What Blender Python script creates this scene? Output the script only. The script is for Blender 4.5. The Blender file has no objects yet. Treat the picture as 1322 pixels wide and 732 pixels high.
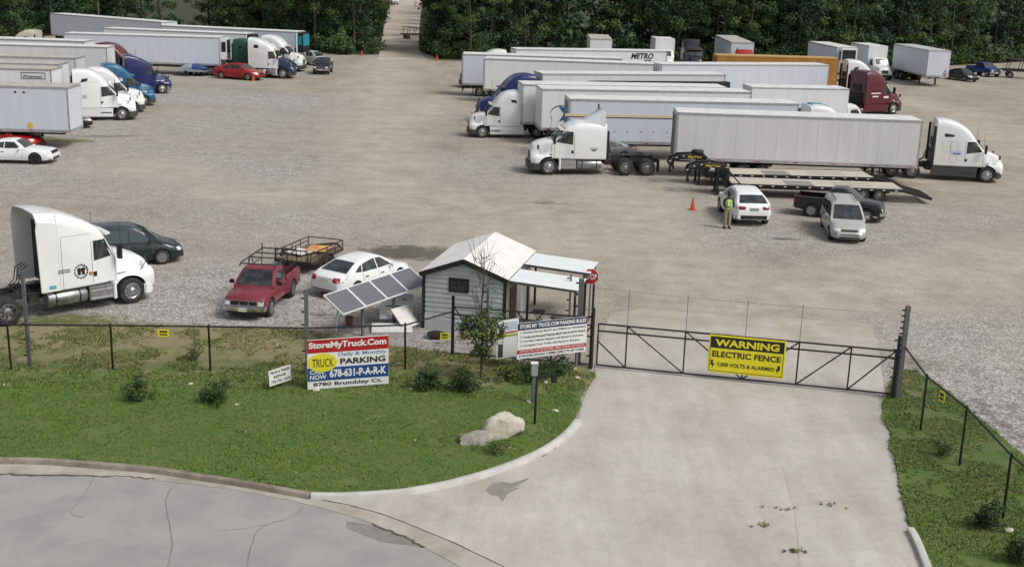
import bpy, bmesh, math, random
import numpy as np
from mathutils import Vector, Matrix
from mathutils.bvhtree import BVHTree
R = math.radians
random.seed(7)
sc = bpy.context.scene
COL = sc.collection
# ------------------------------------------------------------------ camera
CAM_H, FPX, CX, CY = 12.9, 1526.0, 661.0, 366.0
PIT, ROL = math.atan(416 / FPX), math.atan(.03)
F_ = Vector((0, math.cos(PIT), -math.sin(PIT)))
_r0, _u0 = Vector((1, 0, 0)), Vector((0, math.sin(PIT), math.cos(PIT)))
R_ = math.cos(ROL) * _r0 + math.sin(ROL) * _u0
U_ = -math.sin(ROL) * _r0 + math.cos(ROL) * _u0
cam = bpy.data.cameras.new('camera')
cam.sensor_width = 36; cam.lens = FPX / 1322 * 36
cam.clip_start = .5; cam.clip_end = 3000
camo = bpy.data.objects.new('camera', cam); COL.objects.link(camo)
m4 = Matrix((R_, U_, -F_)).transposed().to_4x4(); m4.translation = (0, 0, CAM_H)
camo.matrix_world = m4
sc.camera = camo
def G(x, y, z=0.0):
    d = F_ * FPX + R_ * (x - CX) - U_ * (y - CY)
    return Vector((0, 0, CAM_H)) + d * ((z - CAM_H) / d.z)
# ------------------------------------------------------------------ world, sun, exposure (bright overcast)
SUN_EL, SUN_AZ = 50, 118          # azimuth from +Y clockwise: light from the right and a little behind the camera
w = bpy.data.worlds.new('World'); sc.world = w; w.use_nodes = True
nt = w.node_tree; bg = nt.nodes['Background']
sky = nt.nodes.new('ShaderNodeTexSky'); sky.sky_type = 'NISHITA'; sky.sun_disc = False
sky.sun_elevation = R(SUN_EL); sky.sun_rotation = R(SUN_AZ); sky.dust_density = 4; sky.air_density = 1.2
hs = nt.nodes.new('ShaderNodeHueSaturation'); hs.inputs['Saturation'].default_value = .42
nt.links.new(sky.outputs[0], hs.inputs['Color']); nt.links.new(hs.outputs[0], bg.inputs['Color'])
bg.inputs['Strength'].default_value = .125
sl = bpy.data.lights.new('sun', 'SUN'); sl.energy = 2.0; sl.angle = R(20); sl.color = (1, .97, .92)
so = bpy.data.objects.new('sun', sl); COL.objects.link(so)
az, el = R(SUN_AZ), R(SUN_EL)
so.rotation_euler = Vector((math.sin(az) * math.cos(el), math.cos(az) * math.cos(el), math.sin(el))).to_track_quat('Z', 'Y').to_euler()
sc.view_settings.view_transform = 'Standard'; sc.view_settings.look = 'None'
sc.view_settings.exposure = 0.0; sc.view_settings.gamma = 1; sc.view_settings.use_curve_mapping = False
# ------------------------------------------------------------------ materials
def srgb(r, g, b):
    f = lambda c: (c / 255 / 12.92) if c / 255 <= .04045 else ((c / 255 + .055) / 1.055) ** 2.4
    return (f(r), f(g), f(b))
MATS = {}
def mat(name, col, rough=.6, metal=0, coat=0, var=.0, scale=3, col2=None, bump=0, bscale=20, spec=.5, stretch=None, world=False):
    """plain principled material whose colour wanders between col and col2 with noise"""
    if name in MATS: return MATS[name]
    m = bpy.data.materials.new(name); m.use_nodes = True; nt = m.node_tree
    b = nt.nodes['Principled BSDF']
    b.inputs['Base Color'].default_value = (*col, 1); b.inputs['Roughness'].default_value = rough
    b.inputs['Metallic'].default_value = metal; b.inputs['Coat Weight'].default_value = coat
    b.inputs['Coat Roughness'].default_value = .06
    b.inputs['Specular IOR Level'].default_value = spec
    tc = nt.nodes.new('ShaderNodeTexCoord')
    src = tc.outputs['Object']
    if world:
        g = nt.nodes.new('ShaderNodeNewGeometry'); src = g.outputs['Position']
    if stretch:
        mp = nt.nodes.new('ShaderNodeMapping'); mp.inputs['Scale'].default_value = stretch
        nt.links.new(src, mp.inputs['Vector']); src = mp.outputs[0]
    if var > 0 or col2:
        n = nt.nodes.new('ShaderNodeTexNoise'); n.inputs['Scale'].default_value = scale; n.inputs['Detail'].default_value = 6
        n.inputs['Roughness'].default_value = .65
        nt.links.new(src, n.inputs['Vector'])
        rp = nt.nodes.new('ShaderNodeValToRGB')
        c2 = col2 or tuple(c * (1 - var) for c in col)
        rp.color_ramp.elements[0].position = .36; rp.color_ramp.elements[0].color = (*c2, 1)
        rp.color_ramp.elements[1].position = .62; rp.color_ramp.elements[1].color = (*col, 1)
        nt.links.new(n.outputs[0], rp.inputs[0]); nt.links.new(rp.outputs[0], b.inputs['Base Color'])
    if bump:
        n2 = nt.nodes.new('ShaderNodeTexNoise'); n2.inputs['Scale'].default_value = bscale; n2.inputs['Detail'].default_value = 5
        nt.links.new(src, n2.inputs['Vector'])
        bp = nt.nodes.new('ShaderNodeBump'); bp.inputs['Strength'].default_value = bump; bp.inputs['Distance'].default_value = .03
        nt.links.new(n2.outputs[0], bp.inputs['Height']); nt.links.new(bp.outputs[0], b.inputs['Normal'])
    MATS[name] = m
    return m
def paint(name, col, rough=.35, var=.12):
    return mat('paint_' + name, col, rough, 0, .35, var, 1.3)
BLACK = mat('black_plastic', (.012, .012, .013), .5, var=.3, scale=6)
RUBBER = mat('rubber', (.016, .016, .017), .85, var=.45, scale=5, col2=(.035, .033, .03))
CHASSIS = mat('chassis_black', (.014, .014, .015), .6, var=.3, scale=4, col2=(.03, .027, .024))
GLASS = mat('dark_glass', (.05, .056, .056), .06, spec=.8, col2=(.006, .007, .008), scale=2.4)
GLASSG = mat('green_glass', (.03, .05, .05), .05, spec=1.0)
ALU = mat('polished_aluminium', (.62, .62, .63), .28, 1, var=.25, scale=8)
ALUD = mat('dull_aluminium', (.45, .45, .46), .42, 1, var=.3, scale=5)
GALV = mat('galvanised_steel', (.22, .23, .24), .5, .6, var=.3, scale=7)
CHROME = mat('chrome', (.75, .75, .76), .1, 1)
GREYP = mat('grey_plastic', (.055, .058, .062), .55, var=.25, scale=4)
LAMP = mat('lamp_lens', (.72, .73, .74), .12, coat=.8, spec=.8)
REDL = mat('red_lens', (.32, .01, .012), .15, coat=.5)
AMBER = mat('amber_lens', (.6, .2, .01), .2, coat=.5)
WHITE = paint('white', (.72, .73, .73))
SEAM = mat('panel_seam', (.1, .1, .1), .7)
# ------------------------------------------------------------------ mesh builder
class MB:
    def __init__(s): s.v = []; s.f = []; s.m = []; s.mats = []; s.c = 0; s.T = None
    def mt(s, m):
        if m not in s.mats: s.mats.append(m)
        s.c = s.mats.index(m); return s
    def add(s, vs, fs):
        if not s.mats: s.mats.append(BLACK)
        o = len(s.v)
        if s.T is not None: vs = [s.T @ Vector(v) for v in vs]
        s.v += [tuple(v) for v in vs]
        for f in fs: s.f.append(tuple(i + o for i in f)); s.m.append(s.c)
        return s
    def box(s, cx, cy, cz, sx, sy, sz, rz=0, ry=0, rx=0):
        M_ = Matrix.Translation((cx, cy, cz)) @ Matrix.Rotation(rz, 4, 'Z') @ Matrix.Rotation(ry, 4, 'Y') @ Matrix.Rotation(rx, 4, 'X')
        vs = [M_ @ Vector((a * sx / 2, b * sy / 2, c * sz / 2)) for a in (-1, 1) for b in (-1, 1) for c in (-1, 1)]
        return s.add(vs, [(0, 1, 3, 2), (4, 6, 7, 5), (0, 4, 5, 1), (2, 3, 7, 6), (0, 2, 6, 4), (1, 5, 7, 3)])
    def bx(s, x0, x1, y0, y1, z0, z1): return s.box((x0 + x1) / 2, (y0 + y1) / 2, (z0 + z1) / 2, x1 - x0, y1 - y0, z1 - z0)
    def bar(s, p, q, wd, h):
        p, q = Vector(p), Vector(q); d = (q - p).normalized()
        up = Vector((0, 0, 1)) if abs(d.z) < .95 else Vector((1, 0, 0))
        a = d.cross(up).normalized() * wd / 2; b = a.cross(d).normalized() * h / 2
        vs = [p - a - b, p + a - b, p + a + b, p - a + b, q - a - b, q + a - b, q + a + b, q - a + b]
        return s.add(vs, [(3, 2, 1, 0), (4, 5, 6, 7), (0, 1, 5, 4), (1, 2, 6, 5), (2, 3, 7, 6), (3, 0, 4, 7)])
    def tube(s, pts, r, n=6, r2=None):
        pts = [Vector(p) for p in pts]; rings = []; N = len(pts)
        for i, p in enumerate(pts):
            d = (pts[min(i + 1, N - 1)] - pts[max(i - 1, 0)]).normalized()
            up = Vector((0, 0, 1)) if abs(d.z) < .95 else Vector((1, 0, 0))
            a = d.cross(up).normalized(); b = a.cross(d).normalized()
            rr = r if r2 is None else r + (r2 - r) * i / (N - 1)
            rings.append([p + (a * math.cos(2 * math.pi * k / n) + b * math.sin(2 * math.pi * k / n)) * rr for k in range(n)])
        return s.loft(rings)
    def loft(s, rings, cap=True):
        n = len(rings[0]); vs = [v for r in rings for v in r]; fs = []
        for i in range(len(rings) - 1):
            for k in range(n):
                a, b = i * n + k, i * n + (k + 1) % n
                fs.append((a, b, b + n, a + n))
        if cap: fs.append(tuple(range(n))[::-1]); fs.append(tuple((len(rings) - 1) * n + k for k in range(n)))
        return s.add(vs, fs)
    def prism(s, poly, y0, y1):                      # polygon in x,z pushed along y
        n = len(poly)
        return s.add([(x, y0, z) for x, z in poly] + [(x, y1, z) for x, z in poly],
                     [tuple(range(n)), tuple(range(2 * n - 1, n - 1, -1))] + [(i, i + n, (i + 1) % n + n, (i + 1) % n) for i in range(n)])
    def slab(s, poly, z0, z1):                       # polygon in x,y pushed along z
        n = len(poly)
        return s.add([(p[0], p[1], z0) for p in poly] + [(p[0], p[1], z1) for p in poly],
                     [tuple(range(n))[::-1], tuple(range(n, 2 * n))] + [(i, (i + 1) % n, (i + 1) % n + n, i + n) for i in range(n)])
    def lathe(s, prof, n=20, o=(0, 0, 0), axis='Y', cap=True):  # profile of (radius, height along axis)
        vs = []
        for r, h in prof:
            for k in range(n):
                a = 2 * math.pi * k / n; c, d = r * math.cos(a), r * math.sin(a)
                p = {'Y': (c, h, d), 'Z': (c, d, h), 'X': (h, c, d)}[axis]
                vs.append((p[0] + o[0], p[1] + o[1], p[2] + o[2]))
        fs = [(i * n + k, i * n + (k + 1) % n, (i + 1) * n + (k + 1) % n, (i + 1) * n + k) for i in range(len(prof) - 1) for k in range(n)]
        if cap: fs += [tuple(range(n))[::-1], tuple((len(prof) - 1) * n + k for k in range(n))]
        return s.add(vs, fs)
    def mesh(s, name, bev=0, ang=32, fix=True):
        me = bpy.data.meshes.new(name); me.from_pydata(s.v, [], s.f)
        for m in s.mats: me.materials.append(m)
        me.polygons.foreach_set('material_index', s.m); me.update()
        if bev or fix:
            bm = bmesh.new(); bm.from_mesh(me)
            if fix: bmesh.ops.recalc_face_normals(bm, faces=bm.faces)
            if bev:
                es = [e for e in bm.edges if len(e.link_faces) == 2 and e.calc_face_angle(0) > R(30)]
                bmesh.ops.bevel(bm, geom=es, offset=bev, segments=2, affect='EDGES', clamp_overlap=True)
            bm.to_mesh(me); bm.free()
        me.shade_smooth(); me.set_sharp_from_angle(angle=R(ang))
        return me
def obj(name, me, parent=None, loc=None, rot=None):
    if isinstance(me, MB): me = me.mesh(name)
    o = bpy.data.objects.new(name, me); COL.objects.link(o)
    if parent is not None: o.parent = parent
    if loc is not None: o.location = loc
    if rot is not None: o.rotation_euler = rot
    return o
def tag(o, label, cat, group=None, kind=None):
    o['label'] = label; o['category'] = cat
    if group: o['group'] = group
    if kind: o['kind'] = kind
    return o
def thing(name, label, cat, loc=(0, 0, 0), rz=0, group=None, s=1):
    o = bpy.data.objects.new(name, None); COL.objects.link(o)
    o.location = loc; o.rotation_euler = (0, 0, rz); o.scale = (s, s, s); o.empty_display_size = .3
    return tag(o, label, cat, group)
def copy_tree(o, parent=None):
    c = o.copy(); COL.objects.link(c)
    if parent is not None: c.parent = parent
    for ch in list(o.children): copy_tree(ch, c)
    return c
def struct(name, me, kind='structure'):
    o = obj(name, me); o['kind'] = kind; return o
def place2(a, b, A, B, zA=0, zB=None, fit=(.93, 1.07)):
    """location, heading and size that put local points a, b (x, y) on photo points A, B"""
    s = 1.0; l = Vector(b) - Vector(a)
    for _ in range(6):
        P, Q = G(*A, zA * s), G(*B, (zA if zB is None else zB) * s)
        d = (Q - P).to_2d(); s = min(max(d.length / l.length, fit[0]), fit[1])
    rz = math.atan2(d.y, d.x) - math.atan2(l.y, l.x)
    mid = (P + Q) / 2; lm = (Vector(a) + Vector(b)) / 2 * s
    c, sn = math.cos(rz), math.sin(rz)
    return dict(loc=(mid.x - (c * lm.x - sn * lm.y), mid.y - (sn * lm.x + c * lm.y), 0), rz=rz, s=s)
# ------------------------------------------------------------------ lettering
def text(parent, body, x0, x1, z0, z1, m, y=-.004, name='lettering', bold=0.0, flip=None, shear=0):
    """letters standing on the parent's x,z plane, filling the box x0..x1, z0..z1, facing -y"""
    cu = bpy.data.curves.new('t', 'FONT'); cu.body = body; cu.size = 1; cu.extrude = .002; cu.offset = bold; cu.shear = shear
    cu.resolution_u = 3
    t = bpy.data.objects.new('t', cu); COL.objects.link(t)
    dg = bpy.context.evaluated_depsgraph_get(); dg.update()
    me = bpy.data.meshes.new_from_object(t.evaluated_get(dg)); bpy.data.objects.remove(t)
    co = np.empty(len(me.vertices) * 3); me.vertices.foreach_get('co', co); co = co.reshape(-1, 3)
    mn, mx = co.min(0), co.max(0)
    out = np.empty_like(co)
    out[:, 0] = x0 + (co[:, 0] - mn[0]) / (mx[0] - mn[0]) * (x1 - x0)
    out[:, 2] = z0 + (co[:, 1] - mn[1]) / (mx[1] - mn[1]) * (z1 - z0)
    out[:, 1] = y - (co[:, 2] + .002)
    if flip == '+y': out[:, 0] *= -1; out[:, 1] *= -1
    me.vertices.foreach_set('co', out.ravel()); me.materials.clear(); me.materials.append(m); me.update()
    return obj(name, me, parent)
# ------------------------------------------------------------------ surface tools
def pchip(xs, ys):
    xs, ys = np.array(xs, float), np.array(ys, float)
    if xs[0] > xs[-1]: xs, ys = xs[::-1], ys[::-1]
    h = np.diff(xs); d = np.diff(ys) / h; m = np.zeros_like(ys)
    for i in range(1, len(xs) - 1):
        if d[i - 1] * d[i] > 0: m[i] = 2 * d[i - 1] * d[i] / (d[i - 1] + d[i])
    m[0], m[-1] = d[0], d[-1]
    def f(x):
        x = min(max(x, xs[0]), xs[-1]); i = min(max(int(np.searchsorted(xs, x)) - 1, 0), len(h) - 1); t = (x - xs[i]) / h[i]
        return float((2 * t**3 - 3 * t**2 + 1) * ys[i] + (t**3 - 2 * t**2 + t) * h[i] * m[i] + (-2 * t**3 + 3 * t**2) * ys[i + 1] + (t**3 - t**2) * h[i] * m[i + 1])
    return f
def sym(half): return half + [(-y, z) for y, z in reversed(half) if abs(y) > 1e-6]
def carve(me, cyls, dark):
    """cut wheel arches: cylinders (x, z, radius, inner |y|, outer |y|) along y"""
    o = bpy.data.objects.new('tmp', me); COL.objects.link(o); cs = []
    for x, z, r, y0, y1 in cyls:
        for sg in (-1, 1):
            mb = MB(); mb.mt(dark).lathe([(r, sg * y0), (r, sg * y1)], 24, (x, 0, z))
            c = bpy.data.objects.new('cut', mb.mesh('cut')); COL.objects.link(c); cs.append(c)
            md = o.modifiers.new('b', 'BOOLEAN'); md.operation = 'DIFFERENCE'; md.object = c; md.solver = 'EXACT'
    dg = bpy.context.evaluated_depsgraph_get(); dg.update()
    me2 = bpy.data.meshes.new_from_object(o.evaluated_get(dg))
    bpy.data.objects.remove(o)
    for c in cs: bpy.data.objects.remove(c)
    mats = list(me.materials)
    if len(me2.materials) < 2: me2.materials.append(dark)
    ix = 1
    for p in me2.polygons:
        c = p.center
        for x, z, r, y0, y1 in cyls:
            d = math.hypot(c.x - x, c.z - z)
            if y0 - .02 <= abs(c.y) and d < r + .012 and (abs(abs(c.y) - y0) < .01 or (c.x - x) * p.normal.x + (c.z - z) * p.normal.z < -.3 * d):
                p.material_index = ix
    me2.shade_smooth(); me2.set_sharp_from_angle(angle=R(34))
    return me2
def bvh_of(*mes):
    v, f = [], []
    for me in mes:
        o = len(v); v += [x.co.copy() for x in me.vertices]; f += [[i + o for i in p.vertices] for p in me.polygons]
    return BVHTree.FromPolygons(v, f)
def patch(bv, quad, d, m, n=5, off=.006, name='patch', parent=None, nx=None):
    """a panel hugging the surface: quad corners (a,b,c,d in order) thrown along d onto the body"""
    d = Vector(d).normalized(); q = [Vector(p) for p in quad]; nx = nx or n
    g = []; cap = .02
    for j in range(n + 1):
        for i in range(nx + 1):
            u, v_ = i / nx, j / n
            p = (q[0] * (1 - u) + q[1] * u) * (1 - v_) + (q[3] * (1 - u) + q[2] * u) * v_
            h = bv.ray_cast(p - d * 6, d)
            if h[0] is None:
                h2 = bv.find_nearest(p); g.append((h2[0], h2[1]))
            else:
                nn = h[1] if h[1].dot(d) < 0 else -h[1]; g.append((h[0], nn))
    W = nx + 1
    top = [p + nn * off for p, nn in g]; bot = [p - nn * cap for p, nn in g]
    N = len(top); fs = []
    for j in range(n):
        for i in range(nx):
            a = j * W + i; fs.append((a, a + 1, a + W + 1, a + W))
    border = list(range(W)) + [j * W + nx for j in range(1, n + 1)] + [n * W + i for i in range(nx - 1, -1, -1)] + [j * W for j in range(n - 1, 0, -1)]
    for k in range(len(border)):
        a, b = border[k], border[(k + 1) % len(border)]; fs.append((a, a + N, b + N, b))
    mb = MB(); mb.mt(m).add(top + bot, fs)
    if parent is None: return mb
    return obj(name, mb.mesh(name, ang=50), parent)
def sidepatch(bv, quad, m, name, parent, both=True, **k):
    for sg in ((-1, 1) if both else (-1,)):
        patch(bv, [(x, sg * 3, z) for x, z in quad], (0, -sg, 0), m, name=name, parent=parent, **k)
# ------------------------------------------------------------------ wheels
WC = {}
def wheel_meshes(r, wd, style):
    k = (round(r, 3), round(wd, 3), style)
    if k in WC: return WC[k]
    t = MB(); t.mt(RUBBER).lathe([(r * .62, -wd * .5), (r * .8, -wd * .52), (r * .95, -wd * .47), (r, -wd * .36), (r, wd * .36), (r * .95, wd * .47), (r * .8, wd * .52), (r * .62, wd * .5), (r * .6, 0), (r * .62, -wd * .5)], 28, cap=False)
    q = MB()
    if style == 'truckfront':
        q.mt(ALU).lathe([(r * .6, -.02), (r * .63, wd * .5), (r * .58, wd * .52), (r * .54, wd * .4), (r * .5, wd * .36), (r * .3, wd * .42), (r * .26, wd * .62), (r * .16, wd * .72), (.01, wd * .73)], 28)
        q.mt(BLACK)
        for i in range(10):
            a = i * math.pi / 5; q.lathe([(r * .055, wd * .34), (r * .055, wd * .41)], 8, (r * .42 * math.cos(a), 0, r * .42 * math.sin(a)))
    elif style == 'truckrear':
        q.mt(ALUD).lathe([(r * .6, -.02), (r * .63, wd * .48), (r * .57, wd * .5), (r * .52, wd * .1), (r * .5, -wd * .05), (r * .3, -wd * .02), (r * .28, wd * .32), (r * .17, wd * .4), (.01, wd * .41)], 24)
        q.mt(BLACK)
        for i in range(8):
            a = i * math.pi / 4; q.lathe([(r * .07, -wd * .1), (r * .07, wd * .02)], 8, (r * .41 * math.cos(a), 0, r * .41 * math.sin(a)))
    else:
        c = {'dark': BLACK, 'alloy': ALUD, 'cap': ALUD}[style]
        q.mt(CHASSIS if style != 'cap' else ALUD).lathe([(r * .6, -.01), (r * .62, wd * .3), (.01, wd * .3)], 24)
        q.mt(c).lathe([(r * .64, wd * .4), (r * .67, wd * .5), (r * .6, wd * .51), (r * .58, wd * .34), (.02, wd * .34)], 24)
        for i in range(7 if style != 'cap' else 9):
            a = i * 2 * math.pi / (7 if style != 'cap' else 9)
            q.T = Matrix.Rotation(a, 4, 'Y'); q.box(r * .36, wd * .42, 0, r * .5, wd * .12, r * .13)
        q.T = None
        q.lathe([(r * .17, wd * .36), (r * .15, wd * .53), (.01, wd * .54)], 14)
    WC[k] = (t.mesh('wheel', ang=40), q.mesh('rim', ang=40)); return WC[k]
def wheel(parent, x, y, r=.33, wd=.22, style='alloy'):
    t, q = wheel_meshes(r, wd, style)
    o = obj('wheel', t, parent, (x, y, r), (0, random.random() * 6, 0) if y > 0 else (0, random.random() * 6, math.pi))
    obj('rim', q, o); return o
# ================================================================== cars
def car(name, label, cat, pl, sp, pt, group=None, rim='alloy', glass=GLASS, plate=True, rails=False):
    """x forward, wheels on z=0; sp holds the lines of the body"""
    t = thing(name, label, cat, pl['loc'], pl['rz'], group, pl['s'])
    tx, tz = zip(*sp['top']); top = pchip(tx, tz)
    wx, ww = zip(*sp['wid']); wid = pchip(wx, ww)
    bx_, bz = zip(*sp.get('bot', [(-9, .2), (9, .2)])); bot = pchip(bx_, bz)
    x0, x1 = min(tx), max(tx); N = 30
    rings = []
    for i in range(N + 1):
        u = i / N; x = x0 + (x1 - x0) * (.5 - .5 * math.cos(math.pi * u)) if sp.get('cosine', True) else x0 + (x1 - x0) * u
        h = wid(x); zt = top(x); zb = bot(x); H = zt - zb
        rings.append([(x, y, z) for y, z in sym([(0, zb), (h * .8, zb), (h * .95, zb + .06), (h, zb + .3 * H), (h * 1.0, zb + .55 * H), (h * .965, zb + .8 * H), (h * .9, zt - .045), (h * .78, zt), (h * .4, zt + .018), (0, zt + .022)])])
    mb = MB(); mb.mt(pt).loft(rings)
    low = mb.mesh('body', ang=34)
    r = sp['r']
    low = carve(low, [(sp['xf'], r, r + .055, wid(sp['xf']) - .3, 1.4), (sp['xr'], r, r + .055, wid(sp['xr']) - .3, 1.4)], BLACK)
    # cabin
    gx, gz = zip(*sp['roof']); rf = pchip(gx, gz); g0, g1 = min(gx), max(gx)
    zm = max(gz); wr = sp['wr']
    rings = []
    def edge(x):
        zbel = top(x) - .03; z = max(rf(x), zbel + .02); tt = min(max((z - zbel) / (zm - zbel), .02), 1); wb = wid(x) * .93
        return wb, zbel, z, wb + (wr - wb) * tt, tt
    for i in range(N + 1):
        x = g0 + (g1 - g0) * (.5 - .5 * math.cos(math.pi * i / N))
        wb, zbel, z, y, tt = edge(x)
        rings.append([(x, yy, zz) for yy, zz in sym([(0, zbel - .03), (wb, zbel - .03), (y + .008, z - .075 * tt), (y - .03, z - .02 * tt), (y - .1, z), (y * .5, z + .018 * tt), (0, z + .025 * tt)])])
    cb = MB(); cb.mt(pt).loft(rings); cab = cb.mesh('cab', ang=38)
    bm = bmesh.new(); bm.from_mesh(low); bm.from_mesh(cab)
    body = bpy.data.meshes.new('body'); bm.to_mesh(body); bm.free()
    for m in low.materials: body.materials.append(m)
    body.shade_smooth(); body.set_sharp_from_angle(angle=R(36))
    obj('body', body, t)
    bv = bvh_of(low, cab)
    a, b = sp['ws']; ea, eb = edge(a), edge(b)
    patch(bv, [(a, -ea[3] + .09, 4), (a, ea[3] - .09, 4), (b, eb[3] - .11, 4), (b, -eb[3] + .11, 4)], (0, 0, -1), glass, 7, name='windshield', parent=t)
    if 'rw' in sp:
        a, b = sp['rw']; ea, eb = edge(a), edge(b)
        patch(bv, [(a, -ea[3] + .11, 4), (a, ea[3] - .11, 4), (b, eb[3] - .13, 4), (b, -eb[3] + .13, 4)], (0, 0, -1), glass, 7, name='rear_window', parent=t)
    if 'rwx' in sp:
        z0, z1, ya, yb = sp['rwx']
        patch(bv, [(-6, ya, z0), (-6, -ya, z0), (-6, -yb, z1), (-6, yb, z1)], (1, 0, 0), glass, 6, name='rear_window', parent=t)
    for q in sp['side']: sidepatch(bv, q, glass, 'side_window', t, n=5)
    for sx in sp.get('seams', []):
        sidepatch(bv, [(sx - .008, .34), (sx + .008, .34), (sx + .008, top(sx) - .06), (sx - .008, top(sx) - .06)], SEAM, 'door_gap', t, n=6, nx=1, off=.003)
    for hx in sp.get('handles', []):
        sidepatch(bv, [(hx - .1, top(hx) - .2), (hx + .1, top(hx) - .2), (hx + .1, top(hx) - .165), (hx - .1, top(hx) - .165)], sp.get('handle_mat', BLACK), 'handle', t, n=1, off=.03)
    for y0, y1, z0, z1 in sp['lights']:
        for sg in (-1, 1):
            patch(bv, [(5, sg * y0, z0), (5, sg * y1, z0), (5, sg * y1, z1), (5, sg * y0, z1)], (-1, 0, 0), LAMP, 4, name='headlight', parent=t, off=.012)
    for (y0, y1, z0, z1, mm, nm) in sp['front']:
        patch(bv, [(5, y0, z0), (5, y1, z0), (5, y1, z1), (5, y0, z1)], (-1, 0, 0), mm, 3, nx=8, name=nm, parent=t, off=.012)
    for y0, y1, z0, z1 in sp['tails']:
        for sg in (-1, 1):
            patch(bv, [(-5, sg * y0, z0), (-5, sg * y1, z0), (-5, sg * y1, z1), (-5, sg * y0, z1)], (1, 0, 0), sp.get('tailm', REDL), 4, name='tail_light', parent=t, off=.012)
    for (y0, y1, z0, z1, mm, nm) in sp.get('rear', []):
        patch(bv, [(-5, y0, z0), (-5, y1, z0), (-5, y1, z1), (-5, y0, z1)], (1, 0, 0), mm, 3, nx=8, name=nm, parent=t, off=.012)
    mx, mz = sp['mirror']
    for sg in (-1, 1):
        k = MB(); k.mt(sp.get('mirror_mat', pt)).box(mx, sg * (wid(mx) + .06), mz, .1, .2, .14); obj('mirror', k.mesh('mirror', bev=.03), t)
    if rails:
        for sg in (-1, 1):
            k = MB(); k.mt(BLACK).tube([(sp['rail'][0], sg * (wr - .16), zm + .03), (sp['rail'][0] - .1, sg * (wr - .16), zm + .08), (sp['rail'][1] + .1, sg * (wr - .16), zm + .08), (sp['rail'][1], sg * (wr - .16), zm + .03)], .025, 6)
            obj('roof_rail', k, t)
    for x in (sp['xf'], sp['xr']):
        for sg in (-1, 1): wheel(t, x, sg * (sp['track'] / 2), r, sp.get('ww', .22), rim)
    return t
PLATE = mat('licence_plate', (.6, .6, .58), .5)
def std(pl_f, **k):
    return k
SEDAN = dict(r=.33, xf=1.42, xr=-1.38, track=1.58, wr=.58,
    top=[(-2.42, .62), (-2.36, .9), (-1.9, 1.02), (-1.2, .98), (0, .93), (.95, .93), (1.6, .84), (2.2, .72), (2.4, .55)],
    wid=[(-2.42, .72), (-2.2, .86), (-1.4, .915), (0, .92), (1.4, .91), (2.1, .83), (2.4, .62)], bot=[(-2.42, .34), (-1.9, .2), (1.9, .2), (2.4, .28)],
    roof=[(-1.95, .99), (-1.15, 1.31), (-.6, 1.43), (0, 1.46), (.35, 1.42), (.8, 1.2), (1.22, .92)], ws=(1.14, .42), rw=(-1.82, -1.08),
    side=[[(.92, .97), (.06, .95), (.06, 1.36), (.38, 1.34)], [(.0, .95), (-.95, .97), (-.8, 1.27), (.0, 1.37)], [(-1.0, .98), (-1.4, 1.03), (-1.05, 1.2), (-.87, 1.25)]],
    seams=[.95, .03, -.95], handles=[.25, -.75], lights=[(.48, .8, .6, .74)], front=[(-.42, .42, .52, .68, BLACK, 'grille'), (-.5, .5, .27, .4, BLACK, 'air_intake')],
    tails=[(.46, .84, .76, .93)], rear=[(-.26, .26, .72, .86, PLATE, 'licence_plate'), (-.7, .7, .28, .42, BLACK, 'bumper_insert')], mirror=(.78, .98))
COUPE = dict(SEDAN, xf=1.5, xr=-1.45, r=.36, wr=.6, track=1.62,
    top=[(-2.5, .65), (-2.45, .95), (-2, 1.02), (-1.2, 1.0), (0, .93), (.9, .95), (1.7, .9), (2.3, .82), (2.48, .6)],
    wid=[(-2.5, .8), (-2.2, .92), (-1.4, .965), (0, .93), (1.4, .96), (2.2, .9), (2.48, .78)],
    roof=[(-1.9, 1.0), (-1.2, 1.28), (-.6, 1.42), (-.1, 1.45), (.25, 1.4), (.95, .94)], ws=(.88, .28), rw=(-1.78, -1.1),
    side=[[(.62, .98), (-.35, .96), (-.35, 1.34), (.2, 1.33)], [(-.4, .97), (-1.2, 1.03), (-.95, 1.23), (-.4, 1.34)]], seams=[.75, -.65], handles=[-.45],
    lights=[(.55, .8, .66, .78)], front=[(-.82, .82, .64, .8, BLACK, 'grille'), (-.55, .55, .28, .42, BLACK, 'air_intake')], mirror=(.6, 1.0))
SPORT = dict(SEDAN, xf=1.3, xr=-1.35, r=.34, wr=.52, track=1.66,
    top=[(-2.2, .6), (-2.1, .93), (-1.4, .97), (-.6, .88), (.2, .82), (.9, .84), (1.5, .78), (2.1, .58), (2.25, .4)],
    wid=[(-2.2, .8), (-1.4, .97), (0, .9), (1.3, .95), (2.0, .8), (2.25, .5)], roof=[(-1.5, .98), (-.9, 1.13), (-.45, 1.22), (-.1, 1.2), (.75, .84)], ws=(.68, -.05), rw=(-1.4, -.85),
    side=[[(.45, .87), (-.55, .9), (-.5, 1.12), (-.05, 1.13)]], seams=[.55, -.6], handles=[], lights=[(.5, .78, .56, .66)], front=[(-.5, .5, .3, .42, BLACK, 'air_intake')], mirror=(.4, .92))
REDD = mat('dark_red_lens', (.16, .008, .012), .2, coat=.5); PLD = mat('plate_grey', (.22, .22, .21), .5)
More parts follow.
